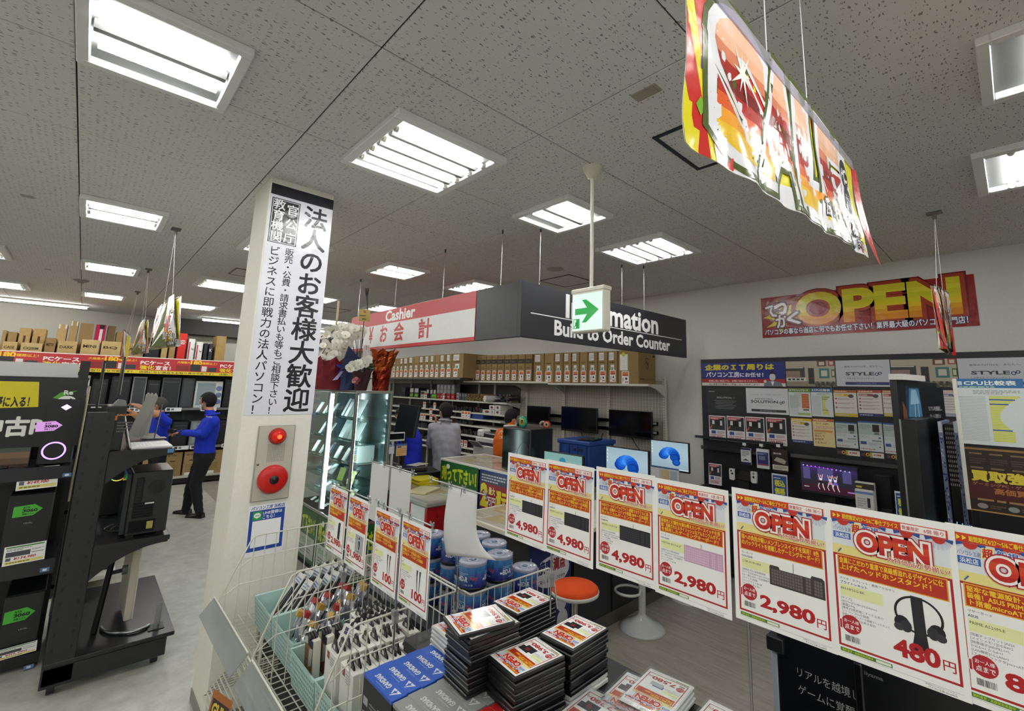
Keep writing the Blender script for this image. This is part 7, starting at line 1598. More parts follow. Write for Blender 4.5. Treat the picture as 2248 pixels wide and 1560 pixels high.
for k in range(6):put(PB,1.055 +k *.03,2.155 +.004 *k,.66,0,.05,ORD2[k]+' boxed cable of the upright row in the nearer left basket','white boxed cables with black hooks')
for k in range(5):put(PB,1.07 +k *.03,2.27 +.004 *k,.655,0,-.03,ORD2[k]+' boxed cable of the second upright row in the nearer left basket','white boxed cables with black hooks')
def photo_box():
 Tt=thing('photo_box','','box');m=MB();m.box(-.016,-.055,0,.016,.055,.185,'d6d3c6','paper',.002);pr=Pr();pr.rect(.006,.02,.098,.13,'8a6238').scribble(.006,.02,.098,.12,6,'6e4a28',gap=.25).poly([(.05,.06),(.09,.08),(.1,.15),(.06,.14)],'b9b8b4').rect(.04,.15,.064,.03,'1d2236');pr.into(m,faceX(-.0165,.055,0),'paper',1.5e-4);m.build('carton',Tt,world=False)
 for j in range(3):
  m=MB();m.tube([(-.02 +.012 *j,.03,.187),(-.02 +.012 *j,.0,.2),(-.02 +.012 *j,-.03,.187)],.006,'17171a','semi',8);m.build('hang_loop',Tt,world=False)
 return Tt
PH=photo_box()
for k in range(6):put(PH,.90 +k *.058,2.345 -.002 *k,.635,0,-.04,ORD2[k]+' box with a wood photo along the left side of the nearer left basket','boxes with a wood photo')
def strap_pack():
 Tt=thing('strap_pack','','packet');m=MB();m.box(-.002,-.045,0,.002,.045,.26,'dddcd6','semi',.001);pr=Pr();pr.rect(.058,.02,.02,.19,'1a1b1f').rect(.02,.03,.02,.15,'26272c').scribble(.012,.2,.07,.04,3,'6a90b8').rect(.012,.005,.05,.02,'5a8ab4');pr.into(m,faceX(-.0025,.045,0),'semi',1.5e-4);m.build('card',Tt,world=False)
 m=MB();m.box(-.012,-.033,.02,-.002,-.013,.21,'17181c','satin',.004);m.build('strap',Tt,world=False)
 m=MB();m.tube([(-.004,-.01,.262),(-.004,.0,.275),(-.004,.012,.262)],.005,'141416','semi',6);m.build('hook',Tt,world=False);return Tt
SP=strap_pack();q=random.Random(12)
for k in range(12):put(SP,.90 +(k%6)*.055,2.87 +.14 *(k//6)+q.uniform(-.01,.01),.65,q.uniform(-.15,.15),.62 -.04 *(k%6),ORD2[k]+' leaning strap pack from the front left in the farther left basket','white strap packs')
for k in range(14):
 m=MB();a,b=k%5,k//5;cx,cy,cz=.90 +a *.066,2.5 +b *.085,.70 +.022 *a +q.uniform(-.01,.02)
 m.T=Matrix.Translation((cx,cy,cz))@Matrix.Rotation(q.uniform(-.4,.4),4,'Z')@Matrix.Rotation(q.uniform(.2,.9),4,'Y');V=[];F=[]
 for j in range(6):
  for i in range(6):
   u,v=i/5 -.5,j/5 -.5;V.append((.022 *(1 -4 *u *u)*(1 -4 *v *v)+.006 *math.sin(9 *i +5 *j +k),u *.085,v *.12 +.06))
 n6=36
 V+=[(-x *.6 -.001,y,z)for x,y,z in V]
 for j in range(5):
  for i in range(5):e=j *6 +i;F+=[(e,e +1,e +7,e +6),(n6 +e,n6 +e +6,n6 +e +7,n6 +e +1)]
 m.add(V,F,'b9bac2','foil');m.box(-.03,-.03,.1,-.004,.005,.125,('b08a3a','c9a04a','a33030')[k%3 if k<12 else 2],'semi');tag(m.build('foil_bag',None,(cx,cy,cz)),ORD2[k]+' silver foil bag with a gold label in the farther right basket','bag','silver foil bags')
# ---------------------------------------------------------------- keyboard boxes standing on end, in rows
def keyboard_box(top,lab,x,y,hh=.46):
 Tt=thing('keyboard_box',lab,'box',(x,y,ZR -.035 -hh),group='upright keyboard boxes beside the wire baskets');z1=ZR -.035
 m=MB();m.box(x,y,z1 -hh,x +.0475,y +.186,z1 -.001,'15161a','paper',.002);m.build('carton',Tt)
 m=MB();m.box(x -.0006,y -.0006,z1 -.01,x +.0481,y +.1866,z1,top,'paper',.001);pr=Pr()
 l='d8dde2' if top!='8a8b8a' else 'c9cac8'
 pr.poly([(.012,.010),(.05,.012),(.03,.040)],l).poly([(.022,.017),(.04,.018),(.031,.03)],top).poly([(.03,.012),(.034,.012),(.034,.036),(.03,.036)],top).fit('GAMDIAS',.062,.013,.085,.017,l,.04,2).scribble(.062,.036,.08,.005,1,'7f9cc4' if top[0]in '12' else 'a9a9a8')
 pr.into(m,basis((x +.0475,y,z1 +.0002),(0,1,0),(-1,0,0)),'paper',1.5e-4);m.build('lid_end',Tt)
 return Tt,z1
rows=(('1f56b8',1.35,'blue topped keyboard box'),('8a8b8a',1.155,'grey topped keyboard box'),('b01c1c',.96,'red topped keyboard box'))
for tc,y,nm in rows:
 for k in range(5):
  Tt,z1=keyboard_box(tc,ORD2[k]+' '+nm +' from the basket side, standing upright',.752 +k *.049,y +.004 *(k%2))
  if k==0:
   pr=Pr();pr.fit('HERMES',.0,0,.25,.05,'d5d6d8',.05,2);m=MB();pr.into(m,basis((.7515,y +.075,z1 -.06),(0,0,-1),(0,-1,0)),'paper',1.5e-4)
   pr=Pr()
   for j in range(7):pr.rect(0,-j *.04,.03,.022,'9a9ca2').scribble(.04,-j *.04,.05,.02,2,'7a7c82')
   pr.into(m,faceX(.7515,y +.175,z1 -.08),'paper',1.5e-4);m.build('side_print',Tt)
# ---------------------------------------------------------------- price sheets
def price_sheet(desc,head,maker,model,specs,pic,price,kana_head='数量限定',n='5個'):
 pr=Pr();W_,H_=.21,.297
 pr.rect(0,0,W_,H_,'f1f1ef')
 x0,x1,y0=.010,.200,.022
 pr.rect(x0,.2,x1 -x0,.082,'e9dc8e').rect(x0,.218,x1 -x0,.05,'dfe3ea')
 for k,cx in enumerate((.032,.085,.138,.186)):      # rosettes of the bunting
  r=.021
  for j in range(9):
   a0=PI +j *PI/9;a1=PI +(j +(1 if j in (0,8)else .55))*PI/9
   pr.poly([(cx +r *math.cos(a0),.268 +r *math.sin(a0)),(cx +r *math.cos(a1),.268 +r *math.sin(a1)),(cx,.268)],'2c4a96' if j in (0,8)else 'c4ccdc')
  pr.disc(cx,.268,r *.5,'c23028',n=10,a0=PI,a1=2 *PI)
 for k in range(16):pr.disc(.02 +(k *.057)%.17,.2035 +(k *.37 %1)*.012,.0014,('4a6a9a','c2403a','5a8a4a')[k%3],n=6)
 pr.rect(x0,.268,x1 -x0,.0155,'c8321c').rect(x0,.2775,x1 -x0,.006,'d0451e')
 pr.poly([(x0 +.004,.271),(x0 +.010,.2755),(x0 +.004,.280)],'f0d82a').poly([(x0 +.012,.271),(x0 +.018,.2755),(x0 +.012,.280)],'f0d82a')
 pr.fit('期間限定4/27～5/6ご奉仕プライス',x0 +.021,.2705,.094,.0095,'f0d82a',.02).rect(.130,.2695,.067,.0125,'f4efec').fit(kana_head,.132,.2718,.026,.0075,'c23a3a',.012).fit(n +' 限り',.165,.2718,.029,.0075,'c23a3a',.012)
 pr.fit('パソコン工房',x0 +.003,.246,.032,.008,'3a5aa8',.0).rect(x0 +.003,.231,.031,.0125,'2f5fae').fit('浜松店',x0 +.006,.2325,.025,.0095,'f2f4f8',.015)
 pr.poly([(.045,.245),(.062,.248),(.063,.266),(.047,.264)],'f4e49a').fit('超',.0475,.2475,.0135,.016,'c2281c',.04,2).fit('新規',.066,.2515,.027,.0125,'2c62b0',.03,2,[('f4f2ea',.06)])
 pr.grad('OPEN',.056,.2165,.112,.034,['b81e18','c62a1c','d23e1e','cf4a22','c42a20'],.05,[('b02030',.13),('f6f0ec',.085)])
 pr.fit('大特価品が勢揃い！',.104,.2055,.094,.0095,'c2402a',.012,2,[('f6ecd8',.07)])
 pr.rect(x0,y0,x1 -x0,.178,'b01e24').rect(x0 +.004,y0 +.004,x1 -x0 -.008,.170,'f1f1ef')
 L=len(desc);pr.rect(x0 +.007,.159,.176,.039,'e3a82a').rect(x0 +.009,.161,.172,.035,'b8311c')
 for j,s_ in enumerate(desc):pr.line(s_,x0 +.0105,.1962 -(j +1)*(.0108 if L>2 else .0125),.0105 if L>2 else .012,'f0c62a',.03,2,w=.166)
 pr.line(head,x0 +.009,.1505,.0055,'44444a').line(maker,x0 +.009,.1425,.006,'26262a',.02,2).rect(x0 +.009,.119,.072,.0215,'e6ebac').line(model,x0 +.010,.131,.0068,'4a4c44')
 for j,s_ in enumerate(specs):pr.line(s_,x0 +.009,.1125 -j *.0062,.0052,'55555c',w=.08)
 pic(pr)
 pr.fit(price,.170 -.022 *len(price),.040,.022 *len(price),.0285,'b3141c',.04,3).fit('円',.175,.040,.0175,.0175,'b3141c',.012)
 pr.disc(.034,.0665,.0175,'b01e2a',n=24).line('1',.0105,.0565,.022,'f4ecec',.075,2).line('1',.0105,.0565,.022,'b01e2a',.03,2).fit('お一人様',.022,.069,.0255,.007,'f4ecec',.01).fit('点まで',.0225,.057,.025,.0095,'f4ecec',.02)
 pr.barcode(.022,.034,.026,.011).rect(x0 +.002,.0115,.086,.0072,'4a7a32').fit('無料査定・高額買取実施中',x0 +.005,.0128,.052,.0046,'c9d83a',.012).rect(x0 +.062,.0127,.024,.0048,'e6ecd8')
 pr.rect(x0,.0095,.19,.0004,'88888a').fit('地域No.1のITスマートカフェ',.146,.0062,.044,.0024,'44444a').fit('パソコン工房 GoodWill',.150,.0018,.04,.0034,'33333a',.01)
 return pr
def pic_kb(c,k2,wires=True,x=.088,y=.102,w=.104,h=.040):
 def f(pr):
  pr.rect(x,y,w,h,c)
  for i in range(18):
   for j in range(6):
    if i not in (12,15):pr.rect(x +.0025 +i *(w -.005)/18,y +.003 +j *(h -.006)/6,(w -.005)/18 *.78,(h -.006)/6 *.76,k2)
  if wires:pr.rect(x +w *.45,y +h,.0012,.011,'2a2a2c')
 return f
def pic_aurora(pr):
 x,y,w,h=.082,.098,.112,.042
 pr.poly([(x,y),(x +w,y),(x +w,y +h *.9),(x +w *.96,y +h),(x +w *.78,y +h),(x +w *.76,y +h *.86),(x +w *.2,y +h *.86),(x +w *.18,y +h),(x +w *.02,y +h),(x,y +h *.9)],'3b3534').rect(x +w *.45,y +h *.86,.001,.02,'222')
 for i in range(19):
  for j in range(5):
   if i not in (12,15):pr.rect(x +.004 +i *(w -.008)/19,y +.004 +j *h *.15,(w -.008)/19 *.8,h *.12,'6b6260')
def pic_phones(pr):
 cx,cy=.145,.108
 pr.ring(cx,cy +.012,.037,.033,'1c1c20',36,.033).poly([(cx -.010,cy +.045),(cx +.008,cy +.045),(cx +.010,cy -.02),(cx +.012,cy -.042),(cx -.012,cy -.042),(cx -.008,cy -.02)],'202024').poly([(cx -.014,cy -.05),(cx +.013,cy -.05),(cx +.008,cy -.028),(cx -.008,cy -.028)],'1a1a1d')
 for s in (-1,1):pr.disc(cx +s *.026,cy -.008,.012,'17171a',.013,14).disc(cx +s *.02,cy -.012,.009,'2c2c32',.011,14).disc(cx +s *.031,cy -.016,.008,'35353a',.007,12)
def pic_board(pr):pr.rect(.095,.07,.095,.085,'2a2c30').scribble(.1,.075,.085,.075,9,'6a6c70',gap=.6)
def pic_sticks(pr):
 for x,dx in ((.128,.004),(.148,-.002)):pr.poly([(x,.14),(x +.011,.14),(x +.008,.12),(x +.006 +dx,.07),(x +.003 +dx,.07),(x +.001,.12)],'2c2a2c').frame(x -.001,.14,.013,.016,.001,'c9c9cc')
def pic_watch(pr):pr.rect(.1,.07,.08,.075,'a9a9ac').poly([(.13,.13),(.145,.14),(.15,.11),(.145,.08),(.13,.075),(.138,.1)],'232327').ring(.14,.105,.024,.018,'b9babd',20)
def pic_stick(pr):pr.poly([(.13,.075),(.155,.07),(.16,.145),(.148,.15),(.134,.14)],'2c2d31').poly([(.13,.075),(.14,.073),(.143,.147),(.134,.14)],'17181b')
D1=['RGBカラーネオンバックライト搭載でカラフルに楽','しめる！赤軸キースイッチ搭載108キー日本語配','列メカニカルゲーミングキーボード！'];KS=['[接続方式]USB有線接続','[サイズ](W)440×(D)130×(H)36mm','[キー数]108キー日本語配列','[スイッチ]赤軸','[バックライト]RGB','[ケーブル長]1.8m']
S1=price_sheet(D1,'キーボード','GAMDIAS','HERMES L1A JP RGB',KS,pic_kb('1b1b1f','34343a'),'4,980')
S4=price_sheet(['静音性と打鍵性を兼ね備えたシザースイッチを搭','載！洗練されたスタイリッシュなアルミニウムボディ','を採用したゲーミングキーボード！'],'キーボード','COUGAR','VANTAR AX Pink JP',KS[:5],pic_kb('c9a3bb','dcb9cf'),'2,980')
S5=price_sheet(['指への負担が軽いメンブレンスイッチを採用！8色','のバックライトを搭載したゲーミングキーボード！'],'キーボード','COUGAR','CGR-AURORA',KS,pic_aurora,'2,980')
S6=price_sheet(['金属にこだわり重厚で高級感溢れるデザインに仕','上げたヘッドホンスタンド！'],'スマホ・タブレット・携帯アクセサリ','ブライトンネット','BH-HPSSG-BK',['[サイズ]','(W)70×(D)148×(H)258(mm)','[重量]254g','[備考]台座底面にすべり止めの','シリコンゴムを採用','背面にイヤホンホール装備でヘッドホンと','同時に収納が出来る設計'],pic_phones,'480',n='6個')
S7=price_sheet(['堅牢な電源設計、包括的な冷却機能を','装備！ASUS PRIMEシリーズのチップセッ','ト搭載microATXマザーボード！'],'マザーボード','ASUS','PRIME A520M-E',['[搭載チップセット]A520','[メインメモリ]DDR4×2','[映像端子]HDMI2.1×1,','DVI-D×1, D-Sub×1','[LAN機能]1G LAN×1','[フォームファクタ]microATX'],pic_board,'8,980',n='5個')
XP1=1.18
tops=[(1115,992),(1200,1007),(1310,1023),(1436,1047),(1605,1068),(1810,1102),(2072,1145)]
LBL=('first white keyboard price sheet from the left, 4 980 yen','second white keyboard price sheet from the left, 4 980 yen','third white keyboard price sheet from the left, 4 980 yen','white price sheet with a pink keyboard, 2 980 yen','white price sheet with a brown keyboard, 2 980 yen','white price sheet with black headphones on a stand, 480 yen','white price sheet cut by the right edge, for a motherboard')
for k,(px,py)in enumerate(tops):
 a=at(px,py,X=XP1);xx=XP1 -(.0012 if k%2 else 0)
 sheet('price_sheet',(S1,S1,S1,S4,S5,S6,S7)[k],.21,.297,basis((xx,a.y,a.z -.297),(0,-1,(-.012,-.01,.004,-.006,-.004,-.002,-.004)[k]),(.0,(.012,.006,.0,.0,.006,.0,.01)[k],1)),LBL[k],'price sheet','row of white price sheets',base='f1f1ef',thick=.0006)
def rod_set(lab,X,y0,y1,z,poles,clips,loc):
 Tt=thing('card_rod',lab,'rod',loc);m=MB();m.tube([(X,y0,z),(X,y1,z)],.0028,'b9bcbc','metal',8);m.build('rod',Tt)
 for y,zb_ in poles:
  m=MB();m.tube([(X +.004,y,zb_),(X +.004,y,z)],.0032,'9b9b9e','metal',8);m.build('pole',Tt)
  m=MB();m.box(X -.004,y -.008,zb_ +.09,X +.016,y +.008,zb_ +.13,'b9bab6','acrylic',.003);m.box(X -.01,y -.012,zb_ +.12,X +.01,y +.012,zb_ +.14,'b9bab6','acrylic',.003);m.build('pole_clamp',Tt)
 for y in clips:
  m=MB();m.tube([(X -.006,y -.012,z +.016),(X,y,z -.004),(X -.006,y +.012,z +.016)],.0034,'d6dcdc','acrylic',6);m.tube([(X,y -.007,z -.012),(X,y +.007,z -.012)],.005,'d6dcdc','acrylic',6);m.build('clip',Tt)
 return Tt
a=at(1213,1230,X=1.2);b=at(1645,1365,X=1.2)
rod_set('long metal rod behind the row of white price sheets with two poles',1.19,-.12,1.36,1.70,((a.y,at(1222,1357,X=1.2).z),(b.y,.92)),(),(1.19,.6,1.7))
# ---- cards over the baskets
CARD={}
def desc2(a,b):return [a,b]
C1=price_sheet(['大容量モバイルに使える！','USB充電器が特価！'],'スマホ用品','バッテリー','MB-10000',KS[:4],pic_stick,'2,980');C2=price_sheet(['手軽に使える健康管理！','高機能スマートウォッチ！'],'スマホ用品','ウォッチ','SW-100',KS[:3],pic_watch,'1,980');C3=price_sheet(['充電もデータ転送も安心','丈夫なケーブルがこの価格！'],'ケーブル','USB','USB-A/C',KS[:6],pic_sticks,'100')
XC=.95
for k,(px,py,S,lb)in enumerate(((727,1063,C1,'price card with a black battery, farthest over the baskets'),(768,1083,C2,'price card with a watch picture over the baskets'),(826,1111,C3,'left price card for 100 yen cables over the baskets'),(884,1134,C3,'right price card for 100 yen cables over the baskets'))):
 a=at(px,py,X=XC);sheet('price_card',S,.21,.297,basis((XC,a.y,a.z -.297),(0,-1,0),(0,(0,.01,.012,.015)[k],1)),lb,'price card','price cards over the wire baskets',base='f1f1ef',thick=.0006)
z=at(885,1132,X=XC).z +.006
y0,y1=at(950,1160,X=XC).y,at(826,1108,X=XC).y
rod_set('thin metal rod holding the two 100 yen cable cards',XC +.004,y0,y1,z,((at(878,1140,X=XC).y,.97),),[y0 +.005,y0 +.17,y1 -.06,y1 -.2,y1 -.01],(XC,1.7,z))
y0,y1=at(812,1100,X=XC).y,at(727,1063,X=XC).y;rod_set('thin metal rod holding the battery and watch cards',XC +.004,y0,y1,z,((at(765,1085,X=XC).y,.97),),[y0 +.01,y0 +.16,y1 -.06,y1 -.01],(XC,2.2,z))
# ---- blank backs of cards facing the counter
XK=1.215;z=at(860,1024,X=XK).z
for k,(px,lb)in enumerate(((816,'left blank white card back behind the 100 yen cards'),(860,'right blank white card back behind the 100 yen cards'))):
 a=at(px,1024,X=XK);sheet('blank_card',None,.21,.297,basis((XK,a.y -.21,z -.302),(0,1,0),(0,0,1)),lb,'card','blank card backs',base='d6d6d4')
y0,y1=at(915,1040,X=XK).y,at(812,1015,X=XK).y;rod_set('thin metal rod holding two blank card backs',XK,y0,y1,z,((at(858,1030,X=XK).y,.98),),[y0 +.03,y0 +.16,y1 -.04,y1 -.18],(XK,2.3,z))
za=at(985,1050,X=XK);yb=at(1040,1075,X=XK);w_=.21
def curl(u,v,d):
 t=1 -v/.297;s=max(0,t -.35)/.65
 return (XK +.004 +d +.0 -.02 *math.sin(t *2)*(1 -u/w_),za.y -u -.10 *s *s *(.35 +u/w_),zq2 -.297 *t +.055 *s *s *(.4 +u/w_))
zq2=at(1010,1068,X=XK).z -.01
m=MB();grid_sheet(m,w_,.297,8,14,'d9d9d8','paper',curl);tag(m.build('curled_card',None,(XK,za.y -.1,zq2 -.15)),'curled blank white sheet hanging over the disc spindles','card')
y0,y1=at(1068,1092,X=XK).y,at(945,1040,X=XK).y;rod_set('thin metal rod with clear clips holding the curled sheet',XK,y0,y1,zq2 +.006,((at(1012,1070,X=XK).y,.9),),[y0 +.005,y0 +.15,za.y -.02,y1 -.01],(XK,1.7,zq2))
# ---------------------------------------------------------------- disc spindles
def spindle():
 Tt=thing('disc_spindle','','disc spindle');r,h=.0625,.112
 m=MB();n=36;q=random.Random(6);rows_=9
 for j in range(rows_):
  z0_,z1_=.012 +(h -.026)*j/rows_,.012 +(h -.026)*(j +1)/rows_
  for k in range(n):
   a0,a1=2 *PI *k/n,2 *PI *(k +1)/n;t=j/rows_;v=.5 +.5 *math.sin(k *.5 +j *.8)*math.sin(k *1.9);base=[(C('1d2f7a')[i]*(1 -t)+C('4a8ac8')[i]*t)*(.75 +.5 *v)for i in range(3)]
   if math.sin(k *.33 +1)>.7 and j<6:base=[base[0]*1.6,base[1]*.75,base[2]]
   m.add([(r *math.cos(a0),r *math.sin(a0),z0_),(r *math.cos(a1),r *math.sin(a1),z0_),(r *math.cos(a1),r *math.sin(a1),z1_),(r *math.cos(a0),r *math.sin(a0),z1_)],((0,1,2,3),),base,'gloss',True)
 for rot in (0,PI *2 /3,PI *4 /3):
  pr=Pr();pr.fit('BD-R',0,.038,.045,.02,'e3e8f2',.03,2).fit('Ray',.056,.042,.034,.02,'c25a7c',.03,2).fit('1-4x 25GB',.03,.022,.04,.008,'d3dcec').scribble(.0,.062,.05,.012,2,'9cc4e0').rect(-.014,.04,.012,.008,'e3e8f2')
  pr.into(m,None,'gloss',2e-4,lambda x,y,z,rot=rot:((r +.0003 +z)*math.cos(rot +x/r),(r +.0003 +z)*math.sin(rot +x/r),y))
 m.build('printed_wrap',Tt,world=False)
 m=MB();m.lathe([(.063,h -.014),(.0635,h -.004),(.061,h),(.03,h +.0005),(.024,h -.004),(.012,h -.004)],'9a9cae','gloss',36,cap=True);m.build('lid',Tt,world=False)
 m=MB();m.lathe([(.024,h -.0035),(.024,h +.001),(.021,h +.001),(.02,h -.003)],'b9c4d6','gloss',24,cap=False);m.lathe([(.012,h -.0035),(.012,h +.003),(.006,h +.004),(0,h +.002)],'6d788c','gloss',16);m.build('hub',Tt,world=False)
 m=MB();m.lathe([(.058,0),(.064,.002),(.064,.010),(.0625,.013)],'17171a','semi',36);m.build('base',Tt,world=False)
 pr=Pr();pr.rect(.028,-.012,.026,.02,'e9ebee').rect(.034,-.009,.01,.014,'55585e');m=MB();pr.into(m,Matrix.Translation((0,0,h +.0004)),'paper',2e-4);m.build('lid_sticker',Tt,world=False)
 return Tt
SPN=spindle();q=random.Random(31)
stacks=((1.372,1.81,3,'front left stack at the rail corner'),(1.513,1.80,3,'front middle stack'),(1.725,1.845,2,'front right low stack by the orange stool'),(1.60,1.945,3,'second row right stack'),(1.445,1.95,3,'second row middle stack'),(1.475,2.12,3,'third row left stack'),(1.437,2.27,3,'farthest left stack beside the cable cards'),(1.615,2.10,3,'third row right stack under the curled sheet'))
for x,y,n,lb in stacks:
 for k in range(n):
  put(SPN,x +q.uniform(-.002,.002),y +q.uniform(-.002,.002),.8305 +k *.1168,q.uniform(0,6),0,('bottom' if k==0 else 'topmost' if k==n -1 else 'middle')+' disc spindle of the '+lb,'blue disc spindles')
# ---------------------------------------------------------------- DVD cases in stacks
def mini(price,blue=False):
 pr=Pr()
 def pc(p):
  if blue:p.rect(.095,.1,.05,.022,'3a4f96').rect(.1,.085,.06,.03,'b9babd')
  else:p.poly([(.1,.08),(.17,.08),(.17,.1),(.19,.1),(.19,.14),(.12,.14),(.12,.125),(.1,.125)],'2c2a2d').disc(.145,.11,.014,'7a2c30',n=10)
 return price_sheet(['厚さ薄型で高性能！','お得なメモリがこの価格！'],'パーツ','メーカー','MODEL-A1',KS[:4],pc,price)
MS={p:mini(p,p in ('7,580','10,380'))for p in ('3,980','2,280','7,580','10,380','8,980')}
def dvd(price,white=False,bag=False):
 Tt=thing('dvd_case','','case');L,W_,t=.19,.138,.0145;c='cfcfcc' if white else '131417'
 if bag:L,W_,t=.205,.15,.008
 m=MB();m.box(-L/2,-W_/2,.0006,L/2,W_/2,t -.0006,c if not bag else 'd9d9d6','semi',.0025)
 if not bag:m.box(-L/2 -.0005,-W_/2 +.01,t *.45,L/2 +.0005,W_/2 +.0004,t *.55,'08080a' if not white else '9a9a98','satin')
 m.build('case',Tt,world=False)
 if price:
  m=MB();k=(L -.012)/.297;pr=Pr();pr.over(MS[price],0,0,k,k *(1));ky=(W_ -.008)/.21
  pr=Pr()
  for v,f,cc,l,b in MS[price].i:pr.i.append(([(p[0]*ky,p[1]*k,*p[2:])for p in v],f,cc,l,b))
  pr.into(m,basis((L/2 -.006,-W_/2 +.004,t),(0,1,0),(-1,0,0)),'gloss',5e-5);o=m.build('inlay_sheet',Tt,world=False)
 if bag:
  m=MB();q=random.Random(4);V=[];F=[]
  for j in range(7):
   for i in range(7):V.append((-L/2 -.004 +(L +.008)*i/6,-W_/2 -.004 +(W_ +.008)*j/6,t +.0015 +.003 *abs(math.sin(i *2.2 +j *1.3))*(1 if 0 <i<6 and 0 <j<6 else 0)))
  for j in range(6):
   for i in range(6):e=j *7 +i;F.append((e,e +1,e +8,e +7))
  m.add(V,F,'f4f6f6','film',True);m.build('plastic_bag',Tt,world=False)
 return Tt
DP={}
def stack(price,n,x,y,rz,lab,zb_=1.006,white=False,bag=False,jit=.004,topdx=None):
 q=random.Random(int(x *1000));t=.0147 if not bag else .0125
 for k in range(n):
  lastk=k==n -1;top=lastk or (topdx and k==n -2);key=(price if top else None,white,bag)
  if key not in DP:DP[key]=dvd(*key)
  dx,dy=q.uniform(-jit,jit),q.uniform(-jit,jit);r=rz +q.uniform(-.02,.02)
  if lastk and topdx:dx,dy,r=topdx[0],topdx[1],rz +topdx[2]
  put(DP[key],x +dx,y +dy,zb_ +k *t,r,0,('topmost' if lastk else 'lowest' if k==0 else ORD2[n -1 -k]+' from the top')+' case of the '+lab,'stacked cases on the wagon deck')
def ctr(pts,z):P=[at(*p,Z=z)for p in pts];s=sum(P,Vector())/4;return s.x,s.y
x,y=ctr([(1070,1437),(1182,1394.5),(1243.5,1441.5),(1130.5,1485.5)],1.153);stack('3,980',10,x,y,-.1,'front black stack priced 3 980 yen')
x,y=ctr([(977,1355),(1097,1328),(1132,1363),(1010,1398)],1.226);stack('3,980',15,x +.02,y +.01,-.06,'left black stack with a crooked top case',topdx=(-.02,-.0,-.17))
x,y=ctr([(1089,1325),(1175,1293),(1218,1318),(1139,1356)],1.182);stack('3,980',12,x +.01,y +.02,.02,'back black stack beside the disc spindles')
x,y=ctr([(1182,1387),(1264,1342),(1336,1380),(1252,1429)],1.168);stack('3,980',9,x,y +.0,.03,'right black stack priced 3 980 yen',1.036);stack('3,980',2,x,y,.03,'white pair under the right black stack',1.006,True)
stack('3,980',7,1.09,1.475,-.08,'white stack behind the crooked black stack',1.006,True)
x,y=ctr([(1262,1490),(1330,1448),(1392,1480),(1320,1540)],1.05);stack('2,280',3,x +.01,y -.1,.12,'bagged pile priced 2 280 yen, right',1.006,True,True)
x,y=ctr([(1348,1523),(1420,1458),(1511,1502),(1460,1556)],1.06);stack('7,580',4,x,y -.015,.1,'bagged pile with a blue stick picture',1.006,True,True)
stack('2,280',3,1.155,.935,.08,'bagged pile priced 2 280 yen, near edge',1.006,True,True)
stack('10,380',3,1.375,.66,.06,'bagged pile priced 10 380 yen',1.006,True,True);stack('8,980',4,1.165,.765,.05,'bagged pile at the bottom edge of the view',1.006,True,True)
# ================================================================ people
def body_mesh(prims,vox,cols):
 """one continuous skin: tapered limbs and rounded forms fused together; each face takes the colour of the nearest form"""
 m=MB()
 for p in prims:
  if p[0]=='cap':
   _,a,b,ra,rb,c=p;a,b=Vector(a),Vector(b);n=6;pts=[a.lerp(b,k/n)for k in range(n +1)]
   m.tube(pts,[ra +(rb -ra)*k/n for k in range(n +1)],c,'fabric',14);m.ball(tuple(a),ra,c,'fabric',14,8);m.ball(tuple(b),rb,c,'fabric',14,8)
  elif p[0]=='ell':
   _,o,r,c,R3=p;m.T=Matrix.Translation(Vector(o))@R3.to_4x4();m.ball((0,0,0),r,c,'fabric',20,14);m.T=None
  elif p[0]=='loft':
   _,rings,c=p;n=20;V=[];F=[]
   for (o,u,v)in rings:
    for k in range(n):a=2 *PI *k/n;V.append(Vector(o)+Vector(u)*math.cos(a)+Vector(v)*math.sin(a))
   for j in range(len(rings)-1):
    for k in range(n):k2=(k +1)%n;F.append((j *n +k,j *n +k2,(j +1)*n +k2,(j +1)*n +k))
   F+=[tuple(range(n))[::-1],tuple(range((len(rings)-1)*n,len(rings)*n))];m.add(V,F,c,'fabric')
 me=bpy.data.meshes.new('b');me.from_pydata([tuple(v)for v in m.v],[],m.f);o=bpy.data.objects.new('b',me);col.objects.link(o)
 r=o.modifiers.new('r','REMESH');r.mode='VOXEL';r.voxel_size=vox;s=o.modifiers.new('s','SMOOTH');s.factor=.6;s.iterations=4
 dg=bpy.context.evaluated_depsgraph_get();me2=bpy.data.meshes.new_from_object(o.evaluated_get(dg));bpy.data.objects.remove(o);bpy.data.meshes.remove(me)
 return me2
def seg_d(p,a,b):
 ab=b -a;t=max(0,min(1,(p -a).dot(ab)/max(ab.dot(ab),1e-9)));return (p -a -ab *t).length
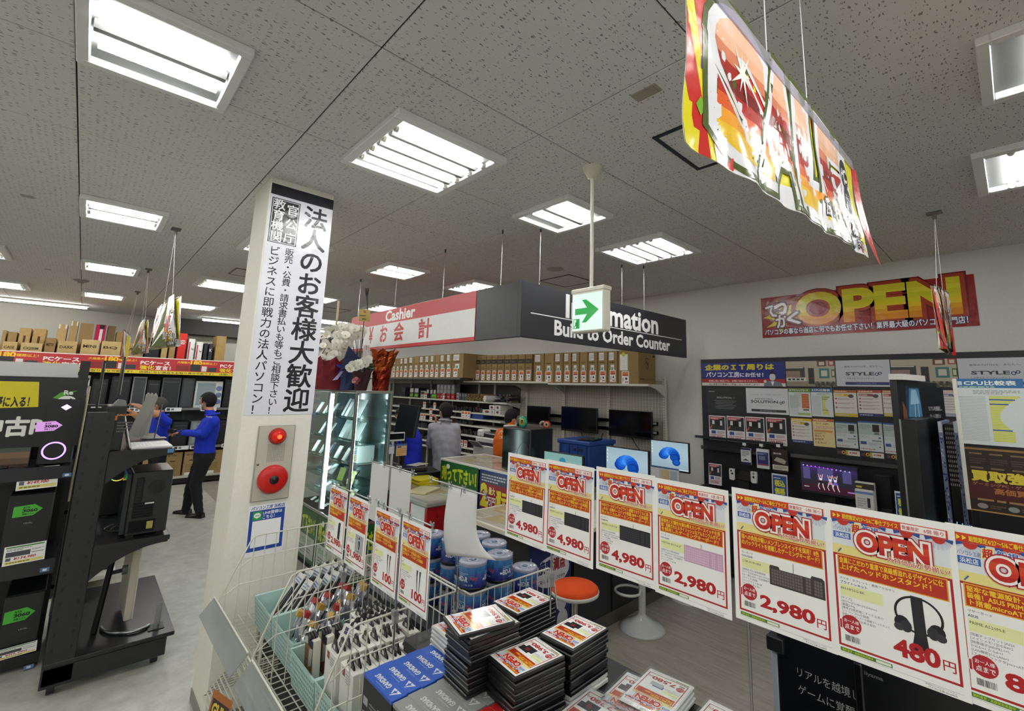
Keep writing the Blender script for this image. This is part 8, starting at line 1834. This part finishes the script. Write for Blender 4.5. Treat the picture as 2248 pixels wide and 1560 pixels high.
def person(lab,base,J,look,colr,vox=.013,folds=.004,hair='070708',sleeves='long',extra=None):
 """J: joints in room coordinates; look: direction the face points"""
 T=thing('person',lab,'person',base)
 side=Vector(J['sR'])-Vector(J['sL']);side.normalize();up=(Vector(J['neck'])-Vector(J['hip'])).normalized();fw=up.cross(side).normalized()if False else side.cross(up)*-1
 fw=Vector((0,0,1)).cross(side).normalized()
 V=lambda k:Vector(J[k]);hip,wst,chs,nk,hd=V('hip'),V('waist'),V('chest'),V('neck'),V('head');k=J.get('s',1.0);cT,cL,cS=colr['top'],colr['leg'],colr['skin']
 pr=[('loft',[(hip -up *.06,side *.155 *k,fw *.11 *k),(hip +up *.04,side *.17 *k,fw *.125 *k),(wst,side *.155 *k,fw *.115 *k),(wst.lerp(chs,.6),side *.175 *k,fw *.125 *k),(chs,side *.185 *k,fw *.125 *k),(chs.lerp(nk,.6),side *.15 *k,fw *.1 *k),(nk -up *.02,side *.07 *k,fw *.065 *k)],cT)]
 bones=[(hip,nk -up *.05,cT,.14)]
 for s in 'LR':
  sh,el,wr=V('s'+s),V('e'+s),V('w'+s)
  pr+=[('cap',sh,el,.066 *k,.052 *k,cT),('cap',el,wr,.048 *k,.036 *k,cT),('cap',chs.lerp(nk,.5),sh,.07 *k,.068 *k,cT)]
  bones+=[(sh,el,cT,.06),(el,wr,cT if sleeves=='long' else cS,.045),(chs.lerp(nk,.5),sh,cT,.06)]
  if sleeves=='short':bones[-3]=(sh,sh.lerp(el,.75),cT,.06);bones.append((sh.lerp(el,.8),el,cS,.05))
  if 'k'+s in J:
   kn,an,h2=V('k'+s),V('a'+s),hip +side *(.085 if s=='R' else -.085)*k
   pr+=[('cap',h2,kn,.098 *k,.066 *k,cL),('cap',kn,an,.068 *k,.048 *k,cL)];bones+=[(h2 -Vector((0,0,.05)),kn,cL,.08),(kn,an,cL,.055)]
 pr+=[('cap',nk -up *.03,hd -Vector((0,0,.05)),.056 *k,.052 *k,cS)];bones+=[(nk +up *.02,hd,cS,.05)]
 lk=Vector(look).normalized();rt=lk.cross(Vector((0,0,1))).normalized();hu=rt.cross(lk).normalized();R3=Matrix((rt,lk,hu)).transposed();hs=1.0 *k
 H=lambda x,y,z:hd +rt *x *hs +lk *y *hs +hu *z *hs
 pr+=[('ell',hd,(.074 *hs,.092 *hs,.098 *hs),cS,R3),('ell',H(0,.028,-.06),(.052 *hs,.058 *hs,.058 *hs),cS,R3),('cap',H(0,.086,.0),H(0,.102,-.025),.011,.014,cS),('ell',H(.075,-.005,-.01),(.012,.022,.032),cS,R3),('ell',H(-.075,-.005,-.01),(.012,.022,.032),cS,R3)]
 bones+=[(hd,H(0,.05,-.06),cS,.08)]
 me=body_mesh(pr,vox,None)
 iv=WM[T].inverted();q=random.Random(5)
 lowz=hip.z +.02 if 'kR' in J else -9
 hem=J.get('hem',hip.z -.02)
 cols=[];kinds=[]
 for p in me.polygons:
  c=p.center;best=None;bd=9
  for a,b,cc,r_ in bones:
   d=seg_d(c,a,b)-r_
   if d<bd:bd=d;best=cc
  if best==cT and c.z<hem and seg_d(c,hip,nk)<.3 and 'kR' in J and (c -hip).length<.35:best=cL
  if best==cL and c.z>hem and (c -hip).length<.3:best=cT
  cols.append(best);kinds.append(0 if best==cS else 1)
 for v in me.vertices:
  c=v.co;f=folds *(math.sin(c.z *46 +c.x *33)*math.sin(c.y *37 +c.z *21 +1.3))if (c -hd).length>.17 else 0
  v.co=iv@(c +v.normal *f)
 me.materials.append(mat('skin'));me.materials.append(mat('fabric'));me.polygons.foreach_set('material_index',kinds);me.polygons.foreach_set('use_smooth',[True]*len(kinds))
 a_=me.attributes.new('Col','FLOAT_COLOR','FACE');buf=[]
 for c in cols:buf+=(*C(c),1.0)
 a_.data.foreach_set('color',buf);ob=bpy.data.objects.new('body',me);col.objects.link(ob);ob.parent=T;WM[ob]=WM[T]
 # face
 for sx in (-1,1):
  m=MB();m.T=Matrix.Translation(H(.03 *sx,.082,.012))@R3.to_4x4();m.ball((0,0,0),(.013,.008,.007),'e3ddd4','gloss',10,6);m.ball((0,.005,0),(.006,.005,.006),'1a1210','gloss',8,5);m.build('eye',T)
  m=MB();m.tube([H(.014 *sx,.09,.034),H(.03 *sx,.088,.04),H(.047 *sx,.078,.034)],.004,hair,'hair',5);m.build('eyebrow',T)
 m=MB();m.tube([H(-.022,.079,-.062),H(0,.087,-.064),H(.022,.079,-.062)],.0045,'8e5248','skin',5);m.build('mouth',T)
 # hair: a shell over the skull, open at the face
 m=MB();n,mm=22,14;P=[];F=[];hq=random.Random(3);R0=(.082 *hs,.102 *hs,.108 *hs);thin=J.get('hair',1.0)
 for i in range(mm +1):
  t=PI *i/mm
  for j in range(n):
   a=2 *PI *j/n;x,y,z=math.sin(t)*math.cos(a),math.sin(t)*math.sin(a),math.cos(t);r_=1 +(.05 *thin)*(hq.random()-.3)+.05 *thin *(z>.2)
   P.append(H(x *R0[0]/hs *r_,(y *R0[1]-.006)/hs *r_,(z *R0[2]+.006)/hs *r_))
 for i in range(mm):
  for j in range(n):
   a=2 *PI *(j +.5)/n;y,z=math.sin(PI *(i +.5)/mm)*math.sin(a),math.cos(PI *(i +.5)/mm);x=math.sin(PI *(i +.5)/mm)*math.cos(a)
   if z>.48 -.1 *thin or (y<.28 and z>-.18 +.25 *max(0,y))or (y<-.15 and z>-.72):F.append((i *n +j,(i +1)*n +j,(i +1)*n +(j +1)%n,i *n +(j +1)%n))
 m.add(P,F,hair,'hair',True);m.build('hair',T)
 for s in 'LR':
  w_,d=V('w'+s),Vector(J.get('d'+s,V('w'+s)-V('e'+s))).normalized();pn=Vector(J.get('p'+s,(0,0,-1)));sd=d.cross(pn).normalized();pn=sd.cross(d).normalized();m=MB();c=cS
  m.T=basis(w_,d,sd);th=1 if s=='L' else -1
  m.ball((.045,0,0),(.05,.038,.017),c,'skin',12,8)
  for f,(yy,L)in enumerate(((-.027,.062),(-.009,.072),(.009,.068),(.026,.052))):m.tube([(.075,yy,0),(.075 +L *.4,yy *1.05,-.004),(.075 +L *.72,yy *1.05,-.02),(.075 +L *.85,yy,-.042)],[.0088,.0085,.008,.0066],c,'skin',8)
  m.tube([(.025,-.034 *th,0),(.055,-.056 *th,-.012),(.082,-.056 *th,-.024)],[.011,.0095,.008],c,'skin',8);m.build('hand',T)
  if 'a'+s in J:
   an=V('a'+s);fd=Vector(J['foot']).normalized();sdv=fd.cross(Vector((0,0,1)));m=MB()
   m.T=Matrix(((fd.x,-sdv.x,0,an.x),(fd.y,-sdv.y,0,an.y),(0,0,1,0),(0,0,0,1)))
   pf=[(-.075,.034,.075),(-.06,.042,.08),(.0,.045,.075),(.06,.047,.055),(.12,.046,.045),(.17,.036,.036),(.195,.015,.024)];VV=[];FF=[];nn=10
   for x,ww,hh in pf:
    for j in range(nn):a=PI *j/(nn -1);VV.append((x,ww *math.cos(a),max(0.004,hh *math.sin(a))))
   for i in range(len(pf)-1):
    for j in range(nn -1):FF.append((i *nn +j,i *nn +j +1,(i +1)*nn +j +1,(i +1)*nn +j))
    FF.append(((i +1)*nn,(i +1)*nn +nn -1,i *nn +nn -1,i *nn))
   FF+=[tuple(range(nn)),tuple(range((len(pf)-1)*nn,len(pf)*nn))[::-1]];m.add(VV,FF,'141416','semi',True);m.box(-.075,-.044,0,.17,.044,.008,'0c0c0d','satin');m.build('shoe',T)
 if J.get('collar'):
  m=MB();cc=nk +up *.015;m.tube([cc +(side *math.cos(a)+fw *math.sin(a))*.075 *k +up *(.012 *math.sin(a)*-1)for a in [2 *PI *j/16 for j in range(16)]],.014,J['collar'],'fabric',8,closed=True);m.build('collar',T)
 if J.get('mask')is not None:
  m=MB();VV=[];FF=[];mz=J['mask']
  for i in range(6):
   for j in range(7):u=(j/6 -.5)*2;v=i/5;VV.append(H(.062 *u,.098 -.062 *u *u -.02 *abs(v -.45)*1.2,-.015 -v *.085 +mz))
  for i in range(5):
   for j in range(6):e=i *7 +j;FF.append((e,e +1,e +8,e +7))
  m.add(VV,FF,'d8dadc','paper',True);m.build('face_mask',T)
  for sx in (-1,1):
   m=MB();m.tube([H(.06 *sx,.04,-.03 +mz *.5),H(.078 *sx,.0,-.005),H(.062 *sx,.036,-.085 +mz)],.0025,'d8dadc','paper',5);m.build('mask_loop',T)
 if extra:extra(T,H,side,up,fw,V)
 return T
VN=Vector((.698,.716,0));VR=Vector((.716,-.698,0))
def posed(P0):
 P0=Vector(P0)
 def f(px,py,off=0.0):
  q=((px -CX)/FPX,(py -CY)/FPX,1.0);r=Vector([sum(CR[k][i]*q[k]for k in range(3))for i in range(3)]);t=((P0 +VN *off).dot(VN))/r.dot(VN);return Vector((0,0,HC))+r *t
 return f
LEFT,AWAY=-VR,VN
# staff member standing in the aisle, looking left
P0=at(425,1132,Z=0);f=posed(P0)
J=dict(hip=f(448,1003),waist=f(450,975),chest=f(458,938),neck=f(466,911),head=f(456,880),sL=f(470,925,-.17),sR=f(462,921,.15),eL=f(447,953,-.22),wL=f(399,950,-.12),eR=f(436,950,.12),wR=f(392,949,-.02),kL=f(429,1062,-.1),aL=f(437,1122,-.08),kR=f(420,1064,.1),aR=f(408,1119,.1),foot=LEFT +AWAY *.1,hem=f(450,992).z,mask=-.01,collar='1a34b4',s=1.12,dL=LEFT *1 -Vector((0,0,.05)),dR=LEFT -Vector((0,0,.1)),pL=(0,0,-1))
def ex(T,H,side,up,fw,V):
 m=MB();p=f(377,946,-.1);m.T=basis(p,LEFT,(0,0,1));m.box(-.06,-.03,-.03,.05,.03,.03,'101114','black',.01);m.build('handheld_device',T)
 m=MB();w_=V('wL');d=(w_ -V('eL')).normalized();m.tube([w_ -d *.015,w_ +d *.015],.043,'121214','semi',14);m.build('wrist_watch',T)
 pr=Pr();pr.fit('GoodWill',0,0,.09,.022,'cfd6f0',.02);m=MB();pr.into(m,basis(f(452,915,-.262),VR +Vector((0,0,-.12)),(0,0,1)),'fabric',2e-4);m.build('sleeve_print',T)
person('standing man in a blue jacket and dark trousers holding a black device, mask on',tuple(P0),J,LEFT +Vector((0,0,-.05)),dict(top='1433c0',leg='17181c',skin='c08a6c'),extra=ex)
# older staff member half hidden behind the rack
P0=at(350,886,Y=9.2);P0.z=0;f=posed(P0)
J=dict(hip=f(346,985),waist=f(347,962),chest=f(350,938),neck=f(356,914),head=f(349,888),sL=f(366,926,-.16),sR=f(338,924,.14),eL=f(344,909,-.3),wL=f(300,890,-.22),eR=f(318,926,.2),wR=f(290,905,.1),kL=f(348,1040,-.09),aL=f(350,1095,-.09),kR=f(338,1040,.1),aR=f(340,1093,.1),foot=LEFT,hem=f(346,975).z,collar='1a34b4',mask=-.075,hair=.4,s=1.0)
def ex(T,H,side,up,fw,V):
 for sx in (-1,1):
  m=MB();m.tube([H(.034 *sx +.022 *math.cos(a),.098,.012 +.017 *math.sin(a))for a in [2 *PI *j/12 for j in range(12)]],.0018,'55504a','metal',5,closed=True);m.tube([H(.056 *sx,.095,.016),H(.076 *sx,.0,.01)],.0018,'55504a','metal',5);m.build('glasses',T)
person('older man in a blue jacket with glasses reaching up behind the black rack',tuple(P0),J,LEFT *1 +VN *-.25 +Vector((0,0,-.05)),dict(top='1433c0',leg='17181c',skin='b5805f'),sleeves='short',hair='4a4640',extra=ex)
# man in a striped shirt with his back to us
P0=Vector((3.42,5.2,0));f=posed(P0)
J=dict(hip=f(976,1052),waist=f(977,1010),chest=f(976,958),neck=f(978,925),head=f(978,903),sL=f(951,938,.02),sR=f(1000,940,.0),eL=f(944,976,.1),wL=f(954,934,.22),eR=f(1004,990,.03),wR=f(1000,1035,.12),kL=f(968,1140),aL=f(968,1235),kR=f(985,1140),aR=f(985,1235),foot=AWAY,hem=f(975,1090).z,collar='a9aab2',s=1.0,dL=Vector((.2,.0,1)),pL=(-.5,.5,0))
J['aL'].z=J['aR'].z=.09
person('young man in a grey striped shirt seen from behind, hand at his mouth',tuple(P0),J,AWAY *.75 +LEFT *.75 +Vector((0,0,-.1)),dict(top='a2a3ac',leg='141519',skin='b98468'),folds=.006)
# masked man in an orange jacket bending over the counter
P0=Vector((3.83,4.5,0));f=posed(P0)
J=dict(hip=f(1110,1040),waist=f(1110,1005),chest=f(1114,962),neck=f(1120,938),head=f(1124,917,.08),sL=f(1098,952,.02),sR=f(1140,952,.0),eL=f(1096,995,.08),wL=f(1104,1025,.22),eR=f(1150,990,.1),wR=f(1150,1020,.24),kL=f(1104,1120),aL=f(1104,1200),kR=f(1120,1120),aR=f(1120,1200),foot=AWAY,hem=f(1110,1050).z,collar='d8d0c4',mask=0.0,s=.98)
J['aL'].z=J['aR'].z=.09
def ex(T,H,side,up,fw,V):
 pr=Pr();pr.fit('パソコン',0,.05,.17,.045,'e8dcd0',.03,2).fit('工房',.01,0,.12,.03,'e8dcd0',.02);m=MB();pr.into(m,basis(f(1094,962,-.135),VR +VN *.05,(0,0,1)),'fabric',2e-4);m.build('back_print',T)
person('man in an orange jacket and mask bending over the tall counter',tuple(P0),J,AWAY *.6 +VR *.9 +Vector((0,0,-.35)),dict(top='d0600c',leg='17181c',skin='b98468'),extra=ex)
# back of a blue jacketed person behind the register screen
P0=Vector((3.05,5.75,0));f=posed(P0)
J=dict(hip=f(905,1020),waist=f(906,990),chest=f(902,955),neck=f(893,930),head=f(884,912),sL=f(884,944,-.1),sR=f(908,944,.12),eL=f(878,975,.05),wL=f(880,1000,.2),eR=f(908,980,.2),wR=f(896,1000,.3),kL=f(900,1100),aL=f(900,1190),kR=f(912,1100),aR=f(912,1190),foot=LEFT,hem=f(905,1015).z,collar='1a34b4',s=.95)
J['aL'].z=J['aR'].z=.09
person('stooping person in a blue jacket behind the register screen',tuple(P0),J,LEFT +Vector((0,0,-.5)),dict(top='1a2ec0',leg='17181c',skin='b98468'))
